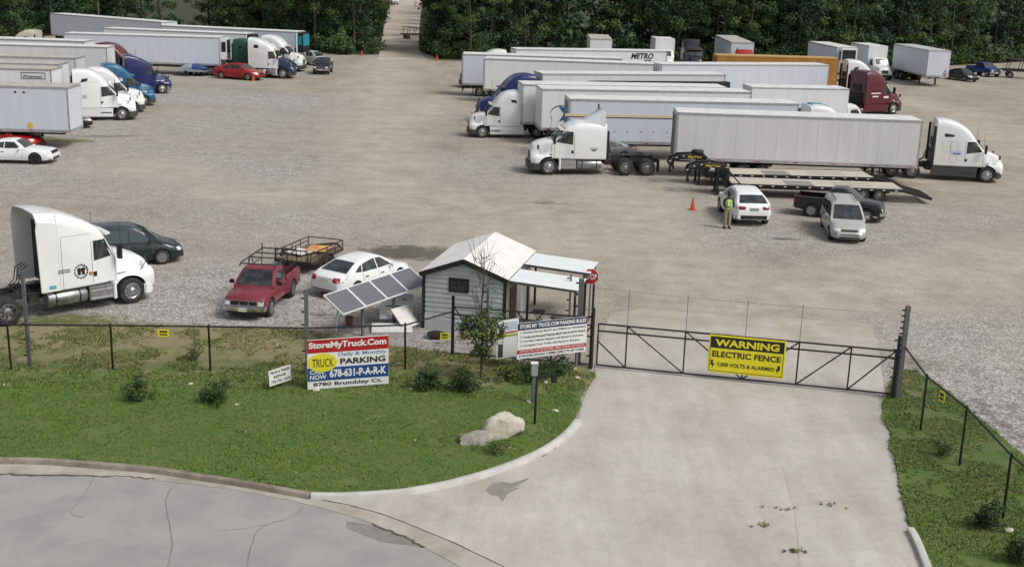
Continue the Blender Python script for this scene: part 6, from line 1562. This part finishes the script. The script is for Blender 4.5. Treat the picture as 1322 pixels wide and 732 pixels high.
# ------------------------------------------------------------------ fences
LINK = mat('chain_link', (.05, .052, .054), .5, .3)
FBLK = mat('fence_black', (.012, .012, .013), .45, var=.3, scale=5)
def fence(label, P, H, group=None, posts=None, rail=True, postr=.035, step=.11):
    t = thing('chain_link_fence', label, 'fence', P[0]); o = Vector(P[0]); k = MB(); k.mt(LINK)
    for i in range(len(P) - 1):
        a, b = Vector(P[i]) - o, Vector(P[i + 1]) - o; d = b - a; L = d.length; u = d / L; n = int((L + H) / step)
        for j in range(n):
            for sg in (1, -1):
                s0 = j * step - H; s1 = s0 + H; z0, z1 = .04, H - .02
                if s0 < 0: f = -s0 / H; q0, w0 = 0, z0 + (z1 - z0) * f
                else: q0, w0 = s0, z0
                if s1 > L: f = (s1 - L) / H; q1, w1 = L, z1 - (z1 - z0) * f
                else: q1, w1 = s1, z1
                if q1 - q0 < .02: continue
                if sg < 0: q0, q1 = L - q0, L - q1
                p0 = a + u * q0; p1 = a + u * q1; k.tube([(p0.x, p0.y, w0), (p1.x, p1.y, w1)], .0016, 3)
    obj('chain_link', k, t)
    if rail:
        k = MB(); k.mt(FBLK); k.tube([Vector(p) - o + Vector((0, 0, H)) for p in P], .028, 8); obj('top_rail', k, t)
    for i, p in enumerate(P):
        if posts and i not in posts: continue
        q = Vector(p) - o; k = MB(); k.mt(FBLK).tube([(q.x, q.y, -.05), (q.x + (random.random() - .5) * .04, q.y, H + .05)], postr, 8).lathe([(postr * 1.3, H + .04), (.01, H + .09)], 8, (q.x, q.y, 0), 'Z'); obj('post', k, t)
    return t
FL = [(-21.7, 34.7, 0), G(-118, 479), G(15, 480.5), G(146, 481), G(272, 482), G(396, 484), G(523, 479), G(584, 459)]
fence('black chain-link fence along the back of the left grass verge', FL, 1.56)
FR = [G(1160, 515), G(1188, 558), G(1238, 604), G(1294, 672), (12.4, 23.6, 0)]
fence('black chain-link fence running toward the camera along the right grass strip', FR, 1.72)
# short braced panel between shed and gate
A, B = G(584, 459), G(763, 474); o = A; d = B - A; L = d.length
t_ = thing('braced_fence_panel', 'black braced steel fence section behind the young tree and the rules sign', 'fence', A, math.atan2(d.y, d.x))
k = MB(); k.mt(FBLK)
for z in (.1, 1.45, 1.72): k.tube([(0, 0, z), (L, 0, z - (.0 if z > 1 else 0))], .026, 8)
for a, b in (((.05, 1.7), (1.1, .12)), ((2.2, 1.7), (3.3, .12)), ((L - .05, 1.4), (3.4, .12))): k.tube([(a[0], 0, a[1]), (b[0], 0, b[1])], .024, 6)
obj('frame', k, t_)
for x, h in ((0, 2.1), (1.7, 1.1), (3.35, 1.5), (L, 2.05)):
    k = MB(); k.mt(FBLK).tube([(x, 0, -.05), (x, 0, h)], .055 if x in (0, L) else .03, 10); obj('post', k, t_)
# gate
A, B = G(770, 474.5), G(1150, 512); d = B - A; GLn = d.length
gt = thing('sliding_gate', 'wide black steel cantilever gate across the driveway', 'gate', A, math.atan2(d.y, d.x))
k = MB(); k.mt(FBLK); z0, z1, z2 = .1, 1.28, 1.52
for z in (z0, z1, z2): k.tube([(0, 0, z), (GLn, 0, z)], .03, 8)
xs = [0, .95 * GLn / 9.4, 2.85 * GLn / 9.4, 4.75 * GLn / 9.4, 6.45 * GLn / 9.4, 8.05 * GLn / 9.4, GLn]
for x in xs: k.tube([(x, 0, z0), (x, 0, z2)], .026, 8)
for a, b in (((0, z1 - .35), (xs[1], z0)), ((xs[1], z2), (xs[2], z0)), ((xs[2], z2), (xs[3], z0)), ((xs[4], z2), (xs[3], z0)), ((xs[5], z2), (xs[4], z0)), ((xs[6], z2), (xs[5], z0))): k.tube([(a[0], 0, a[1]), (b[0], 0, b[1])], .024, 6)
obj('frame', k, gt)
k = MB(); k.mt(GALV)
for x in xs[1:5]: k.tube([(x, .03, z2), (x, .03, 2.75)], .011, 5)
k.tube([(-.3, .03, 2.72), (xs[2], .03, 2.66), (xs[4], .03, 2.66), (GLn + .2, .03, 2.72)], .006, 4)
for z in (1.9, 2.2, 2.45): k.tube([(-.3, .03, z), (GLn + .2, .03, z)], .0022, 3)
obj('electric_wire', k, gt)
k = MB(); k.mt(LINK)
for j in range(int((GLn + 1.4) / .13)):
    for sg in (1, -1):
        s0 = j * .13 - 1.4; s1 = s0 + 1.4; zz0, zz1 = z0, z2
        q0, w0 = (0, zz0 + (zz1 - zz0) * (-s0 / 1.4)) if s0 < 0 else (s0, zz0)
        q1, w1 = (GLn, zz1 - (zz1 - zz0) * ((s1 - GLn) / 1.4)) if s1 > GLn else (s1, zz1)
        if q1 - q0 < .03: continue
        if sg < 0: q0, q1 = GLn - q0, GLn - q1
        k.tube([(q0, .02, w0), (q1, .02, w1)], .0012, 3)
obj('chain_link', k, gt)
# warning sign on the gate
SYEL = mat('sign_yellow', (.84, .74, .02), .5, var=.06, scale=3); SBLK = mat('sign_black', (.012, .012, .012), .5)
ws = thing('warning_sign', 'yellow and black warning sign for the electric fence hung on the gate', 'sign', gt.matrix_basis @ Vector((3.62 * GLn / 9.4, -.06, .27)), gt.rotation_euler.z - R(.6))
w_, h_ = 2.48 * GLn / 9.6, 1.26
k = MB(); k.mt(SYEL).bx(0, w_, -.015, .015, 0, h_); bo = obj('board', k.mesh('board', bev=.008), ws)
k = MB(); k.mt(SBLK)
for a in ((.05, w_ - .05, .05, .065), (.05, w_ - .05, h_ - .065, h_ - .05), (.05, .065, .065, h_ - .065), (w_ - .065, w_ - .05, .065, h_ - .065), (.065, w_ - .065, h_ * .66, h_ - .065)): k.bx(a[0], a[1], -.02, -.015, a[2], a[3])
obj('border', k, bo)
text(bo, 'WARNING', .2, w_ - .2, h_ * .71, h_ * .9, SYEL, y=-.021, bold=.035)
text(bo, 'ELECTRIC FENCE', .13, w_ - .13, h_ * .42, h_ * .58, SBLK, y=-.016, bold=.03)
text(bo, '7,000 VOLTS & ALARMED', .3, w_ - .3, h_ * .16, h_ * .28, SBLK, y=-.016, bold=.025)
k = MB(); k.mt(SBLK)
for x in (.16, w_ - .2): k.prism([(x - .06, .42), (x + .02, .42), (x + .0, .31), (x + .07, .31), (x - .02, .12), (x, .25), (x - .07, .25)] if x < 1 else [(x + .06, .42), (x - .02, .42), (x + .0, .31), (x - .07, .31), (x + .02, .12), (x, .25), (x + .07, .25)], -.019, -.0155)
obj('bolt_symbol', k, bo)
# gate posts and electric-fence posts
def post(label, px, h, r=.06, m=GALV, ins=6, name='fence_post', square=True, insside=-1):
    g = G(*px); t = thing(name, label, 'post', g, random.uniform(-.1, .1)); k = MB(); k.mt(m)
    (k.bx(-r, r, -r, r, -.05, h) if square else k.tube([(0, 0, -.05), (0, 0, h)], r, 10)); obj('pole', k.mesh('pole', bev=.006), t)
    for i in range(ins):
        z = .45 + (h - .6) * i / max(ins - 1, 1); k = MB(); k.mt(BLACK).tube([(insside * r, 0, z), (insside * (r + .1), 0, z)], .028, 6); obj('insulator', k, t)
    return t
post('tall grey steel post with insulators at the right end of the gate', (1158, 515), 3.05, .07, mat('post_grey', (.15, .16, .165), .5, .3), 14)
post('tall grey post behind the right end of the rules sign', (746, 470), 2.95, .085, MATS['post_grey'], 7, insside=-1)
post('slim black post carrying the left end of the gate', (762, 476), 1.95, .06, FBLK, 3, name='gate_post', square=False)
post('slim black post leaning by the grey post at the right end of the gate', (1152, 516), 2.1, .05, FBLK, 6, name='gate_post', square=False)
post('weathered grey post behind the fence at the far left', (39, 476), 3.2, .05, GALV, 6)
post('grey post behind the big red and blue sign', (397, 487), 2.75, .06, MATS['post_grey'], 6)
post('slim grey post by the braced fence behind the young tree', (628, 455), 2.3, .04, GALV, 6)
post('slim galvanised post under the outer edge of the canopy', (734, 430), 2.2, .035, GALV, 5)
# thin electric wires behind the left fence
k = MB(); k.mt(GALV); W0, W1, W2 = G(39, 476), G(397, 487), G(584, 457)
for z in (1.9, 2.2, 2.5): k.tube([(-22, 34.9, z), (W0.x, W0.y, z), (W1.x, W1.y, z - .05), (W2.x, W2.y, z - .5)], .0025, 3)
o = obj('electric_wire', k); tag(o, 'thin electric wires strung above the left chain-link fence', 'wire')
def tag_sign(label, px, z, w_=.3, h_=.2, rz=0):
    g = G(px[0], px[1], z); t = thing('warning_plate', label, 'sign', g, rz); k = MB(); k.mt(SYEL).bx(-w_ / 2, w_ / 2, -.006, .006, -h_ / 2, h_ / 2); b = obj('plate', k, t)
    k = MB(); k.mt(SBLK).bx(-w_ * .35, w_ * .35, -.008, -.006, .02, h_ * .35).bx(-w_ * .35, w_ * .35, -.008, -.006, -h_ * .3, -.02); obj('print', k, b)
tag_sign('small yellow warning plate hanging on the left chain-link fence', (211, 430), 1.5, .34, .22)
tag_sign('small yellow plate low in front of the shed wall', (574, 434), .3, .3, .24)
tag_sign('small yellow warning plate hanging on the right chain-link fence', (1216, 512), 1.45, .26, .3, R(-75))
# big sign
A, B = G(397, 503, .12), G(501.5, 495, .12); d = B - A; L = d.length; Hs = 1.58
bs = thing('roadside_sign', 'large red, white and blue truck-parking sign standing in front of the fence', 'sign', A, math.atan2(d.y, d.x))
SBLU = mat('sign_blue', (.012, .06, .2), .5); SLB = mat('sign_light_blue', (.06, .16, .34), .5)
k = MB(); k.mt(WS).bx(0, L, -.02, .02, 0, Hs); bo = obj('board', k.mesh('board', bev=.006), bs)
k = MB(); k.mt(RS).bx(.005, L - .005, -.024, -.02, Hs * .735, Hs - .005); obj('red_band', k, bo)
k = MB(); k.mt(SBLU).bx(.005, L - .005, -.024, -.02, Hs * .165, Hs * .43); obj('blue_band', k, bo)
k = MB(); k.mt(mat('sign_oval_yellow', (.68, .6, .03), .5)); n = 48
k.prism([(L * .185 + L * .175 * (1 + .05 * (i % 2)) * math.cos(6.2832 * i / n), Hs * .535 + Hs * .185 * (1 + .05 * (i % 2)) * math.sin(6.2832 * i / n)) for i in range(n)], -.03, -.021); obj('yellow_oval', k, bo)
text(bo, 'StoreMyTruck.Com', L * .02, L * .97, Hs * .79, Hs * .955, WS, y=-.025, bold=.035)
text(bo, 'Daily & Monthly', L * .38, L * .97, Hs * .625, Hs * .72, SLB, y=-.021, bold=.01)
text(bo, 'TRUCK', L * .06, L * .32, Hs * .45, Hs * .615, SBLK, y=-.031, bold=.0)
text(bo, 'PARKING', L * .4, L * .96, Hs * .475, Hs * .595, SBLK, y=-.021, bold=.035)
text(bo, 'CALL', L * .03, L * .21, Hs * .31, Hs * .39, WS, y=-.025, bold=.02)
text(bo, 'NOW', L * .03, L * .23, Hs * .2, Hs * .29, WS, y=-.025, bold=.02)
text(bo, '678-631-P-A-R-K', L * .27, L * .97, Hs * .22, Hs * .385, WS, y=-.025, bold=.035)
text(bo, '8780 Brumbley Ct.', L * .07, L * .92, Hs * .035, Hs * .135, SBLK, y=-.021, bold=.025)
for x in (.15, L - .12):
    k = MB(); k.mt(GALV).bx(x - .03, x + .03, .021, .07, -.3, Hs - .1); obj('post', k, bs)
# small white sign on a stake
A = G(348, 499, .25); B = G(376, 491.5, .25); d = B - A; L = d.length
ss = thing('repair_sign', 'small white truck and trailer repair sign staked in the grass', 'sign', A, math.atan2(d.y, d.x)); ss.rotation_euler[1] = R(-3)
Hs = .5; k = MB(); k.mt(WS).bx(0, L, -.006, .006, 0, Hs); bo = obj('board', k, ss)
text(bo, 'TRUCK & TRAILER', L * .06, L * .94, Hs * .72, Hs * .9, SBLK, y=-.007, bold=.02)
text(bo, 'REPAIR', L * .22, L * .78, Hs * .42, Hs * .6, SBLK, y=-.007, bold=.02)
text(bo, '770-755-1014', L * .08, L * .94, Hs * .1, Hs * .3, SBLK, y=-.007, bold=.02)
for x in (L * .3, L * .7):
    k = MB(); k.mt(GALV).tube([(x, .01, -.4), (x, .01, .1)], .008, 5); obj('stake', k, ss)
# rules sign
zb = .66
A, B = G(667, 464, zb), G(756, 453.5, zb); d = B - A; L = d.length; Hs = 1.2
rsn = thing('rules_sign', 'white parking-rules sign with dark blue heading beside the left end of the gate', 'sign', A, math.atan2(d.y, d.x))
SNV = mat('sign_navy', (.012, .025, .07), .5)
k = MB(); k.mt(WS).bx(0, L, -.015, .015, 0, Hs); bo = obj('board', k.mesh('board', bev=.006), rsn)
k = MB(); k.mt(SNV).bx(.004, L - .004, -.02, -.015, Hs * .8, Hs - .004); obj('heading_band', k, bo)
k = MB(); k.mt(RS).bx(.004, L - .004, -.02, -.015, Hs * .15, Hs * .255); obj('red_band', k, bo)
text(bo, 'STORE MY TRUCK.COM PARKING RULES', L * .03, L * .98, Hs * .845, Hs * .955, WS, y=-.021, bold=.03)
for i, s_ in enumerate(('1. Parking Permit MUST be VISIBLE in Windshield', '2. Trucks and Personal Vehicles MUST BACK INTO SPACE', '3. On-Site Vehicle Repairs will Result in Eviction', '4. Dumping Your Trash will Result in Eviction')):
    text(bo, s_, L * .04, L * (.98, .98, .95, .9)[i], Hs * (.69 - i * .12), Hs * (.755 - i * .12), SBLK, y=-.016, bold=.02)
text(bo, 'VEHICLES WILL NOT BE BLOCKED, SPEED, UNSAFE, AND PERMITS', L * .03, L * .97, Hs * .178, Hs * .228, WS, y=-.021, bold=.015)
text(bo, 'IF YOU PARK WITHOUT A PERMIT, EXPECT TO GET TOWED', L * .03, L * .97, Hs * .04, Hs * .115, SBLK, y=-.016, bold=.025)
for x in (.3, L - .3):
    k = MB(); k.mt(GALV).bx(x - .04, x + .04, .016, .09, -zb - .05, Hs * .9); obj('post', k, rsn)
# second white notice board behind
zb = .35; A, B = G(640, 468, zb), G(668, 463, zb); d = B - A; L = d.length
t_ = thing('notice_board', 'small white notice board with coloured lines behind the young tree', 'sign', A + Vector((0, .3, 0)), math.atan2(d.y, d.x))
k = MB(); k.mt(WS).bx(0, L, -.012, .012, 0, 1.3); bo = obj('board', k, t_)
k = MB(); k.mt(mat('line_grey_blue', (.2, .28, .4), .5))
for i in range(4): k.bx(.06, L - .06, -.015, -.012, 1.18 - i * .07, 1.21 - i * .07)
k.mt(mat('line_red', (.45, .06, .05), .5)).bx(.06, L - .06, -.015, -.012, .84, .9); k.mt(mat('line_green', (.3, .38, .05), .5)).bx(.0, L, -.015, -.012, .72, .8); k.mt(GREYP).bx(.06, .25, -.015, -.012, .05, .5)
obj('print', k, bo)
k = MB(); k.mt(GALV).bx(.1, .16, .012, .06, -zb, 1.2).bx(L - .16, L - .1, .012, .06, -zb, 1.2); obj('post', k, t_)
# keypad pedestal and gooseneck intercom
g = G(688, 524); t_ = thing('keypad_pedestal', 'grey keypad box on a square post in the grass by the driveway', 'keypad post', g, R(8))
k = MB(); k.mt(GALV).bx(-.05, .05, -.05, .05, -.05, .95); obj('post', k.mesh('post', bev=.006), t_)
k = MB(); k.mt(mat('box_grey', (.3, .31, .31), .5, var=.2, scale=5)).bx(-.1, .1, -.1, .08, .98, 1.36); b = obj('box', k.mesh('box', bev=.012), t_)
k = MB(); k.mt(WS).bx(-.11, .11, -.11, .09, 1.36, 1.385); obj('lid', k, b)
g = G(690, 552); t_ = thing('intercom_stand', 'black gooseneck intercom stand in the grass in front of the keypad box', 'intercom', g, R(5))
k = MB(); k.mt(FBLK).tube([(0, 0, -.05), (.02, 0, 1.5)], .035, 10).tube([(.02, 0, 1.46), (.15, 0, 1.56), (.42, -.02, 1.56)], .03, 8); obj('post', k, t_)
k = MB(); k.mt(BLACK).box(.5, -.03, 1.52, .16, .14, .26); obj('speaker_box', k.mesh('speaker_box', bev=.02), t_)
# rocks
def rock(label, px, s3, seed, rz, m):
    g = G(*px); bm = bmesh.new(); bmesh.ops.create_icosphere(bm, subdivisions=4, radius=1); rs_ = np.random.RandomState(seed)
    pl_ = [(Vector(rs_.normal(size=3)).normalized(), rs_.uniform(.5, .85)) for _ in range(13)]
    for v in bm.verts:
        for n_, d_ in pl_:
            e = v.co.dot(n_)
            if e > d_: v.co -= n_ * (e - d_)
        v.co *= 1 + .3 * (fbm(v.co.x * 2.2 + seed, v.co.y * 2.2 + v.co.z * 1.7) - .5)
        v.co = Vector((v.co.x * s3[0], v.co.y * s3[1], v.co.z * s3[2]))
    me = bpy.data.meshes.new('boulder'); bm.to_mesh(me); bm.free(); me.materials.append(m); me.shade_smooth(); me.set_sharp_from_angle(angle=R(28))
    o = obj('boulder', me, None, (g.x, g.y, s3[2] * .55), (0, 0, rz)); tag(o, label, 'rock')
ROCK = mat('pale_rock', (.56, .52, .43), .9, col2=(.38, .345, .28), scale=2.5, bump=.5, bscale=8); ROCK2 = mat('grey_rock', (.36, .33, .29), .9, col2=(.2, .185, .165), scale=2.5, bump=.5, bscale=8)
rock('large pale boulder on the grass near the driveway kerb', (651, 566), (.64, .5, .5), 5, .4, ROCK)
rock('flat grey boulder lying left of the pale boulder', (617, 575), (.66, .4, .26), 8, .35, ROCK2)
# shrubs, weeds, young tree
SHL = [leafmat('shrub_dark', (.035, .065, .022), (.02, .04, .018)), leafmat('shrub_mid', (.06, .095, .025), (.04, .07, .02)), leafmat('shrub_yellow', (.16, .18, .045), (.1, .13, .03))]
def shrub(label, px, w_, h_, seed, wts, n=26, size=.075, nm='shrub'):
    g = G(*px); rs_ = np.random.RandomState(seed); r = thing(nm, label, 'shrub', (g.x, g.y, .06), rs_.rand() * 6)
    cl = [(rs_.normal() * w_ * .2, rs_.normal() * w_ * .2, abs(rs_.normal()) * h_ * .3 + .14, rs_.uniform(.14, .26)) for _ in range(n)]
    obj('foliage', leaves(rs_, cl, 60, size, SHL, wts, 'foliage'), r); obj('stem', stems(h_ * .8, 7, w_ * .35, .012), r)
shrub('olive shrub below the left fence, left of the other one', (180, 519), 1.0, .8, 1, [.35, .55, .1])
shrub('olive shrub below the left fence near the small repair sign', (276, 524), 1.0, .75, 2, [.35, .6, .05])
shrub('dark green shrub right of the big truck-parking sign', (549, 506), 1.1, .85, 3, [.75, .25, 0], 30)
shrub('dark green shrub left of the young tree', (598, 508), 1.1, .8, 4, [.75, .25, 0], 30)
shrub('pale yellow-green bush between the young tree and the keypad box', (657, 494), .8, .5, 5, [.05, .35, .6], 16)
shrub('grey-green weedy bush behind the keypad box', (684, 494), 1.3, .8, 6, [.6, .4, 0], 26)
shrub('dark weedy bush behind the intercom stand', (716, 486), 1.1, .6, 16, [.55, .45, 0], 20)
shrub('dark shrub at the foot of the right fence', (1274, 685), .6, .7, 7, [.7, .3, 0], 20)
shrub('dark shrub in the bottom right corner', (1316, 728), .7, .7, 8, [.7, .3, 0], 22)
shrub('small flowering weeds in front of the boulders', (640, 590), .7, .35, 9, [.1, .5, .4], 14, .05)
shrub('straggling weeds along the foot of the right fence', (1215, 590), .7, .5, 10, [.3, .5, .2], 16, .05)
shrub('reddish dry weed clump below the fence left of the red pickup', (252, 468), .6, .4, 12, [.3, .4, .3], 8, .05)
g = G(621, 492); r = thing('young_tree', 'slim young tree, leafy below and bare on top, in front of the fence', 'tree', (g.x, g.y, .04), .4)
rs_ = np.random.RandomState(21); k = MB(); k.mt(BARK); k.tube([(0, 0, -.1), (.02, .0, 1.2), (-.03, .02, 2.4), (.02, 0, 3.6), (.0, 0, 4.3)], .05, 8, .01); cl = []
for i in range(30):
    z = 1.0 + 3.1 * rs_.rand(); a = rs_.rand() * 6.28; l = rs_.uniform(.35, .85) * (1.1 - .12 * z); ex = (math.cos(a) * l, math.sin(a) * l, z + rs_.uniform(.15, .6))
    k.tube([(0, 0, z), (ex[0] * .5, ex[1] * .5, z + .1), ex], .014, 4, .004)
    for q in range(2): k.tube([(ex[0] * .5, ex[1] * .5, z + .1), (ex[0] * .8 + rs_.normal() * .12, ex[1] * .8 + rs_.normal() * .12, ex[2] + .2 + rs_.rand() * .25)], .007, 4, .003)
for i in range(78):
    z = .7 + 1.75 * rs_.beta(1.7, 1.7); rad = .72 * math.sin(math.pi * min(max((z - .55) / 2.2, .05), .95)); a = rs_.rand() * 6.28; q = rad * rs_.rand() ** .5
    cl.append((math.cos(a) * q, math.sin(a) * q, z, rs_.uniform(.12, .24)))
for i in range(14): z = 2.5 + 1.6 * rs_.rand(); a = rs_.rand() * 6.28; cl.append((math.cos(a) * .4, math.sin(a) * .4, z, .07))
obj('trunk', k.mesh('trunk', ang=60), r); obj('crown', leaves(rs_, cl[:78], 48, .09, SHL, [.3, .5, .2], 'crown'), r); obj('twig_leaf', leaves(rs_, cl[78:], 5, .06, SHL, [.4, .5, .1], 'twig_leaf'), r)
g = G(252, 470); r = thing('dead_sapling', 'bare dead sapling behind the left fence', 'tree', (g.x, g.y, .04)); k = MB(); k.mt(BARK); k.tube([(0, 0, 0), (.03, 0, .7), (-.02, 0, 1.5)], .025, 5, .006)
for i in range(9): a = i * 2.4; z = .3 + i * .12; k.tube([(0, 0, z), (.22 * math.cos(a), .22 * math.sin(a), z + .28)], .008, 4, .003)
obj('trunk', k, r)
# litter and stones in the grass, weeds in the concrete
for i, (px, s_) in enumerate([((408, 508), .1), ((246, 500), .07), ((729, 474), .09), ((745, 492), .08), ((740, 480), .1), ((683, 523), .09), ((717, 535), .08), ((1302, 690), .1), ((704, 498), .08), ((530, 507), .06)]):
    g = G(*px); bm = bmesh.new(); bmesh.ops.create_icosphere(bm, subdivisions=2, radius=1)
    for v in bm.verts: v.co = Vector((v.co.x * s_ * 1.3, v.co.y * s_, v.co.z * s_ * .6)) * (1 + .3 * (fbm(v.co.x * 2 + i, v.co.y * 2 + v.co.z) - .5))
    me = bpy.data.meshes.new('stone'); bm.to_mesh(me); bm.free(); me.materials.append(ROCK); me.set_sharp_from_angle(angle=R(30))
    o = obj('stone', me, None, (g.x, g.y, .12), (0, 0, i)); tag(o, 'small pale stone lying in the verge grass', 'stone', 'pale stones in the verge')
V = []
rs_ = np.random.RandomState(6)
cl = []
for (px, n, sp) in (((1005, 657), 6, .16), ((985, 680), 6, .22), ((1062, 652), 3, .2), ((1028, 712), 12, .14), ((1078, 656), 2, .2)):
    g = G(*px)
    for _ in range(n): cl.append((g.x + rs_.normal() * sp, g.y + rs_.normal() * sp * .35, .04, .07))
o = struct('crack_weeds', leaves(rs_, cl, 14, .05, [SHL[1], SHL[2], GR4], [.4, .25, .35], 'crack_weeds'), 'stuff'); tag(o, 'sparse weeds growing in the driveway concrete', 'weeds')
# ------------------------------------------------------------------ the worker
g = G(938, 295); pr_ = thing('person', 'person in a yellow high-visibility vest and khaki trousers standing beside the white SUV', 'person', g, R(-75), None, 1.06)   # faces +x
SKN = mat('skin', (.05, .03, .02), .6); KH = mat('khaki', (.3, .26, .2), .85, var=.2, scale=9); SHIRT = mat('dark_shirt', (.018, .018, .02), .8); VEST = mat('hivis_vest', (.5, .72, .02), .6); REFL = mat('reflective_band', (.6, .62, .6), .4); SHOE = mat('shoe_brown', (.06, .04, .03), .7)
body_p = [(0, 0, .98, .1, .13), (0, 0, 1.12, .1, .13), (0, 0, 1.3, .11, .16), (.0, 0, 1.44, .09, .13), (.01, 0, 1.53, .055), (.02, 0, 1.6, .06), (.03, 0, 1.68, .09, .078), (.025, 0, 1.77, .075, .07)]
be = [(i, i + 1) for i in range(7)]
for sg in (-1, 1):
    n0 = len(body_p)
    body_p += [(0, sg * .19, 1.43, .055), (.02, sg * .25, 1.2, .045), (.2, sg * .2, 1.08, .035), (.3, sg * .12, 1.12, .024), (.35, sg * .1, 1.13, .03, .02)]
    be += [(3, n0), (n0, n0 + 1), (n0 + 1, n0 + 2), (n0 + 2, n0 + 3), (n0 + 3, n0 + 4)]
    for f in range(4):
        m0 = len(body_p); body_p += [(.40, sg * (.115 - .02 * f), 1.15 - .012 * f, .009), (.43, sg * (.105 - .02 * f), 1.135 - .012 * f, .008)]; be += [(n0 + 4, m0), (m0, m0 + 1)]
    m0 = len(body_p); body_p += [(.36, sg * .06, 1.16, .010), (.39, sg * .055, 1.175, .008)]; be += [(n0 + 4, m0), (m0, m0 + 1)]
    n1 = len(body_p)
    body_p += [(0, sg * .1, .92, .09), (.01, sg * .11, .5, .06), (-.01, sg * .12, .1, .04), (.1, sg * .125, .045, .04), (.17, sg * .13, .04, .03)]
    be += [(0, n1), (n1, n1 + 1), (n1 + 1, n1 + 2), (n1 + 2, n1 + 3), (n1 + 3, n1 + 4)]
me = skin('body', body_p, be, SKN); bm = bmesh.new(); bm.from_mesh(me)
for (ce, sz) in (((.115, 0, 1.68), (.025, .016, .028)), ((.03, .09, 1.68), (.02, .012, .03)), ((.03, -.09, 1.68), (.02, .012, .03)), ((.1, .03, 1.71), (.012, .014, .01)), ((.1, -.03, 1.71), (.012, .014, .01)), ((.1, 0, 1.635), (.012, .03, .009))):
    r_ = bmesh.ops.create_icosphere(bm, subdivisions=2, radius=1)
    for v in r_['verts']: v.co = Vector((v.co.x * sz[0] + ce[0], v.co.y * sz[1] + ce[1], v.co.z * sz[2] + ce[2]))
bm.to_mesh(me); bm.free(); me.shade_smooth(); obj('body', me, pr_)
tro = [(0, 0, .98, .12, .155), (0, 0, 1.06, .12, .155)]; te = [(0, 1)]
for sg in (-1, 1): n0 = len(tro); tro += [(0, sg * .1, .88, .11), (.01, sg * .11, .5, .085), (-.005, sg * .12, .09, .075)]; te += [(0, n0), (n0, n0 + 1), (n0 + 1, n0 + 2)]
obj('trousers', skin('trousers', tro, te, KH), pr_)
sh_ = [(0, 0, 1.1, .115, .15), (0, 0, 1.3, .125, .175), (0, 0, 1.45, .1, .14), (.005, 0, 1.51, .075)]; se = [(0, 1), (1, 2), (2, 3)]
for sg in (-1, 1): n0 = len(sh_); sh_ += [(0, sg * .2, 1.43, .072), (.02, sg * .262, 1.2, .06), (.18, sg * .21, 1.09, .05)]; se += [(2, n0), (n0, n0 + 1), (n0 + 1, n0 + 2)]
obj('shirt', skin('shirt', sh_, se, SHIRT), pr_)
obj('vest', skin('vest', [(0, 0, .92, .165, .2), (0, 0, 1.1, .16, .205), (0, 0, 1.32, .165, .215), (0, 0, 1.46, .13, .19)], [(0, 1), (1, 2), (2, 3)], VEST), pr_)
k = MB(); k.mt(REFL)
def bandr(z, a, b, h_):
    n = 24; k.loft([[(a * math.cos(t) * q, b * math.sin(t) * q, z + dz) for t in [6.2832 * i / n for i in range(n)]] for q, dz in ((1, 0), (1.03, 0), (1.03, h_), (1, h_))], cap=False)
bandr(1.1, .15, .19, .06)
for sg in (-1, 1): k.bx(.14, .17, sg * .09 - .02, sg * .09 + .02, 1.17, 1.42).bx(-.17, -.14, sg * .09 - .02, sg * .09 + .02, 1.17, 1.42)
obj('reflective_band', k, pr_)
k = MB(); k.mt(SBLK).lathe([(.102, 1.7), (.104, 1.75), (.09, 1.81), (.05, 1.845), (.005, 1.855)], 18, (.02, 0, 0), 'Z').bx(.08, .17, -.07, .07, 1.715, 1.73); obj('cap', k.mesh('cap', ang=50), pr_)
for sg in (-1, 1):
    k = MB(); k.mt(SHOE).loft([[(x, sg * .125 + y, z) for y, z in ((-w2, 0), (w2, 0), (w2, h2 * .6), (w2 * .5, h2), (-w2 * .5, h2), (-w2, h2 * .6))] for x, w2, h2 in ((-.1, .04, .08), (-.03, .05, .1), (.06, .052, .09), (.15, .05, .065), (.2, .03, .045))]); obj('shoe', k.mesh('shoe', ang=50), pr_)
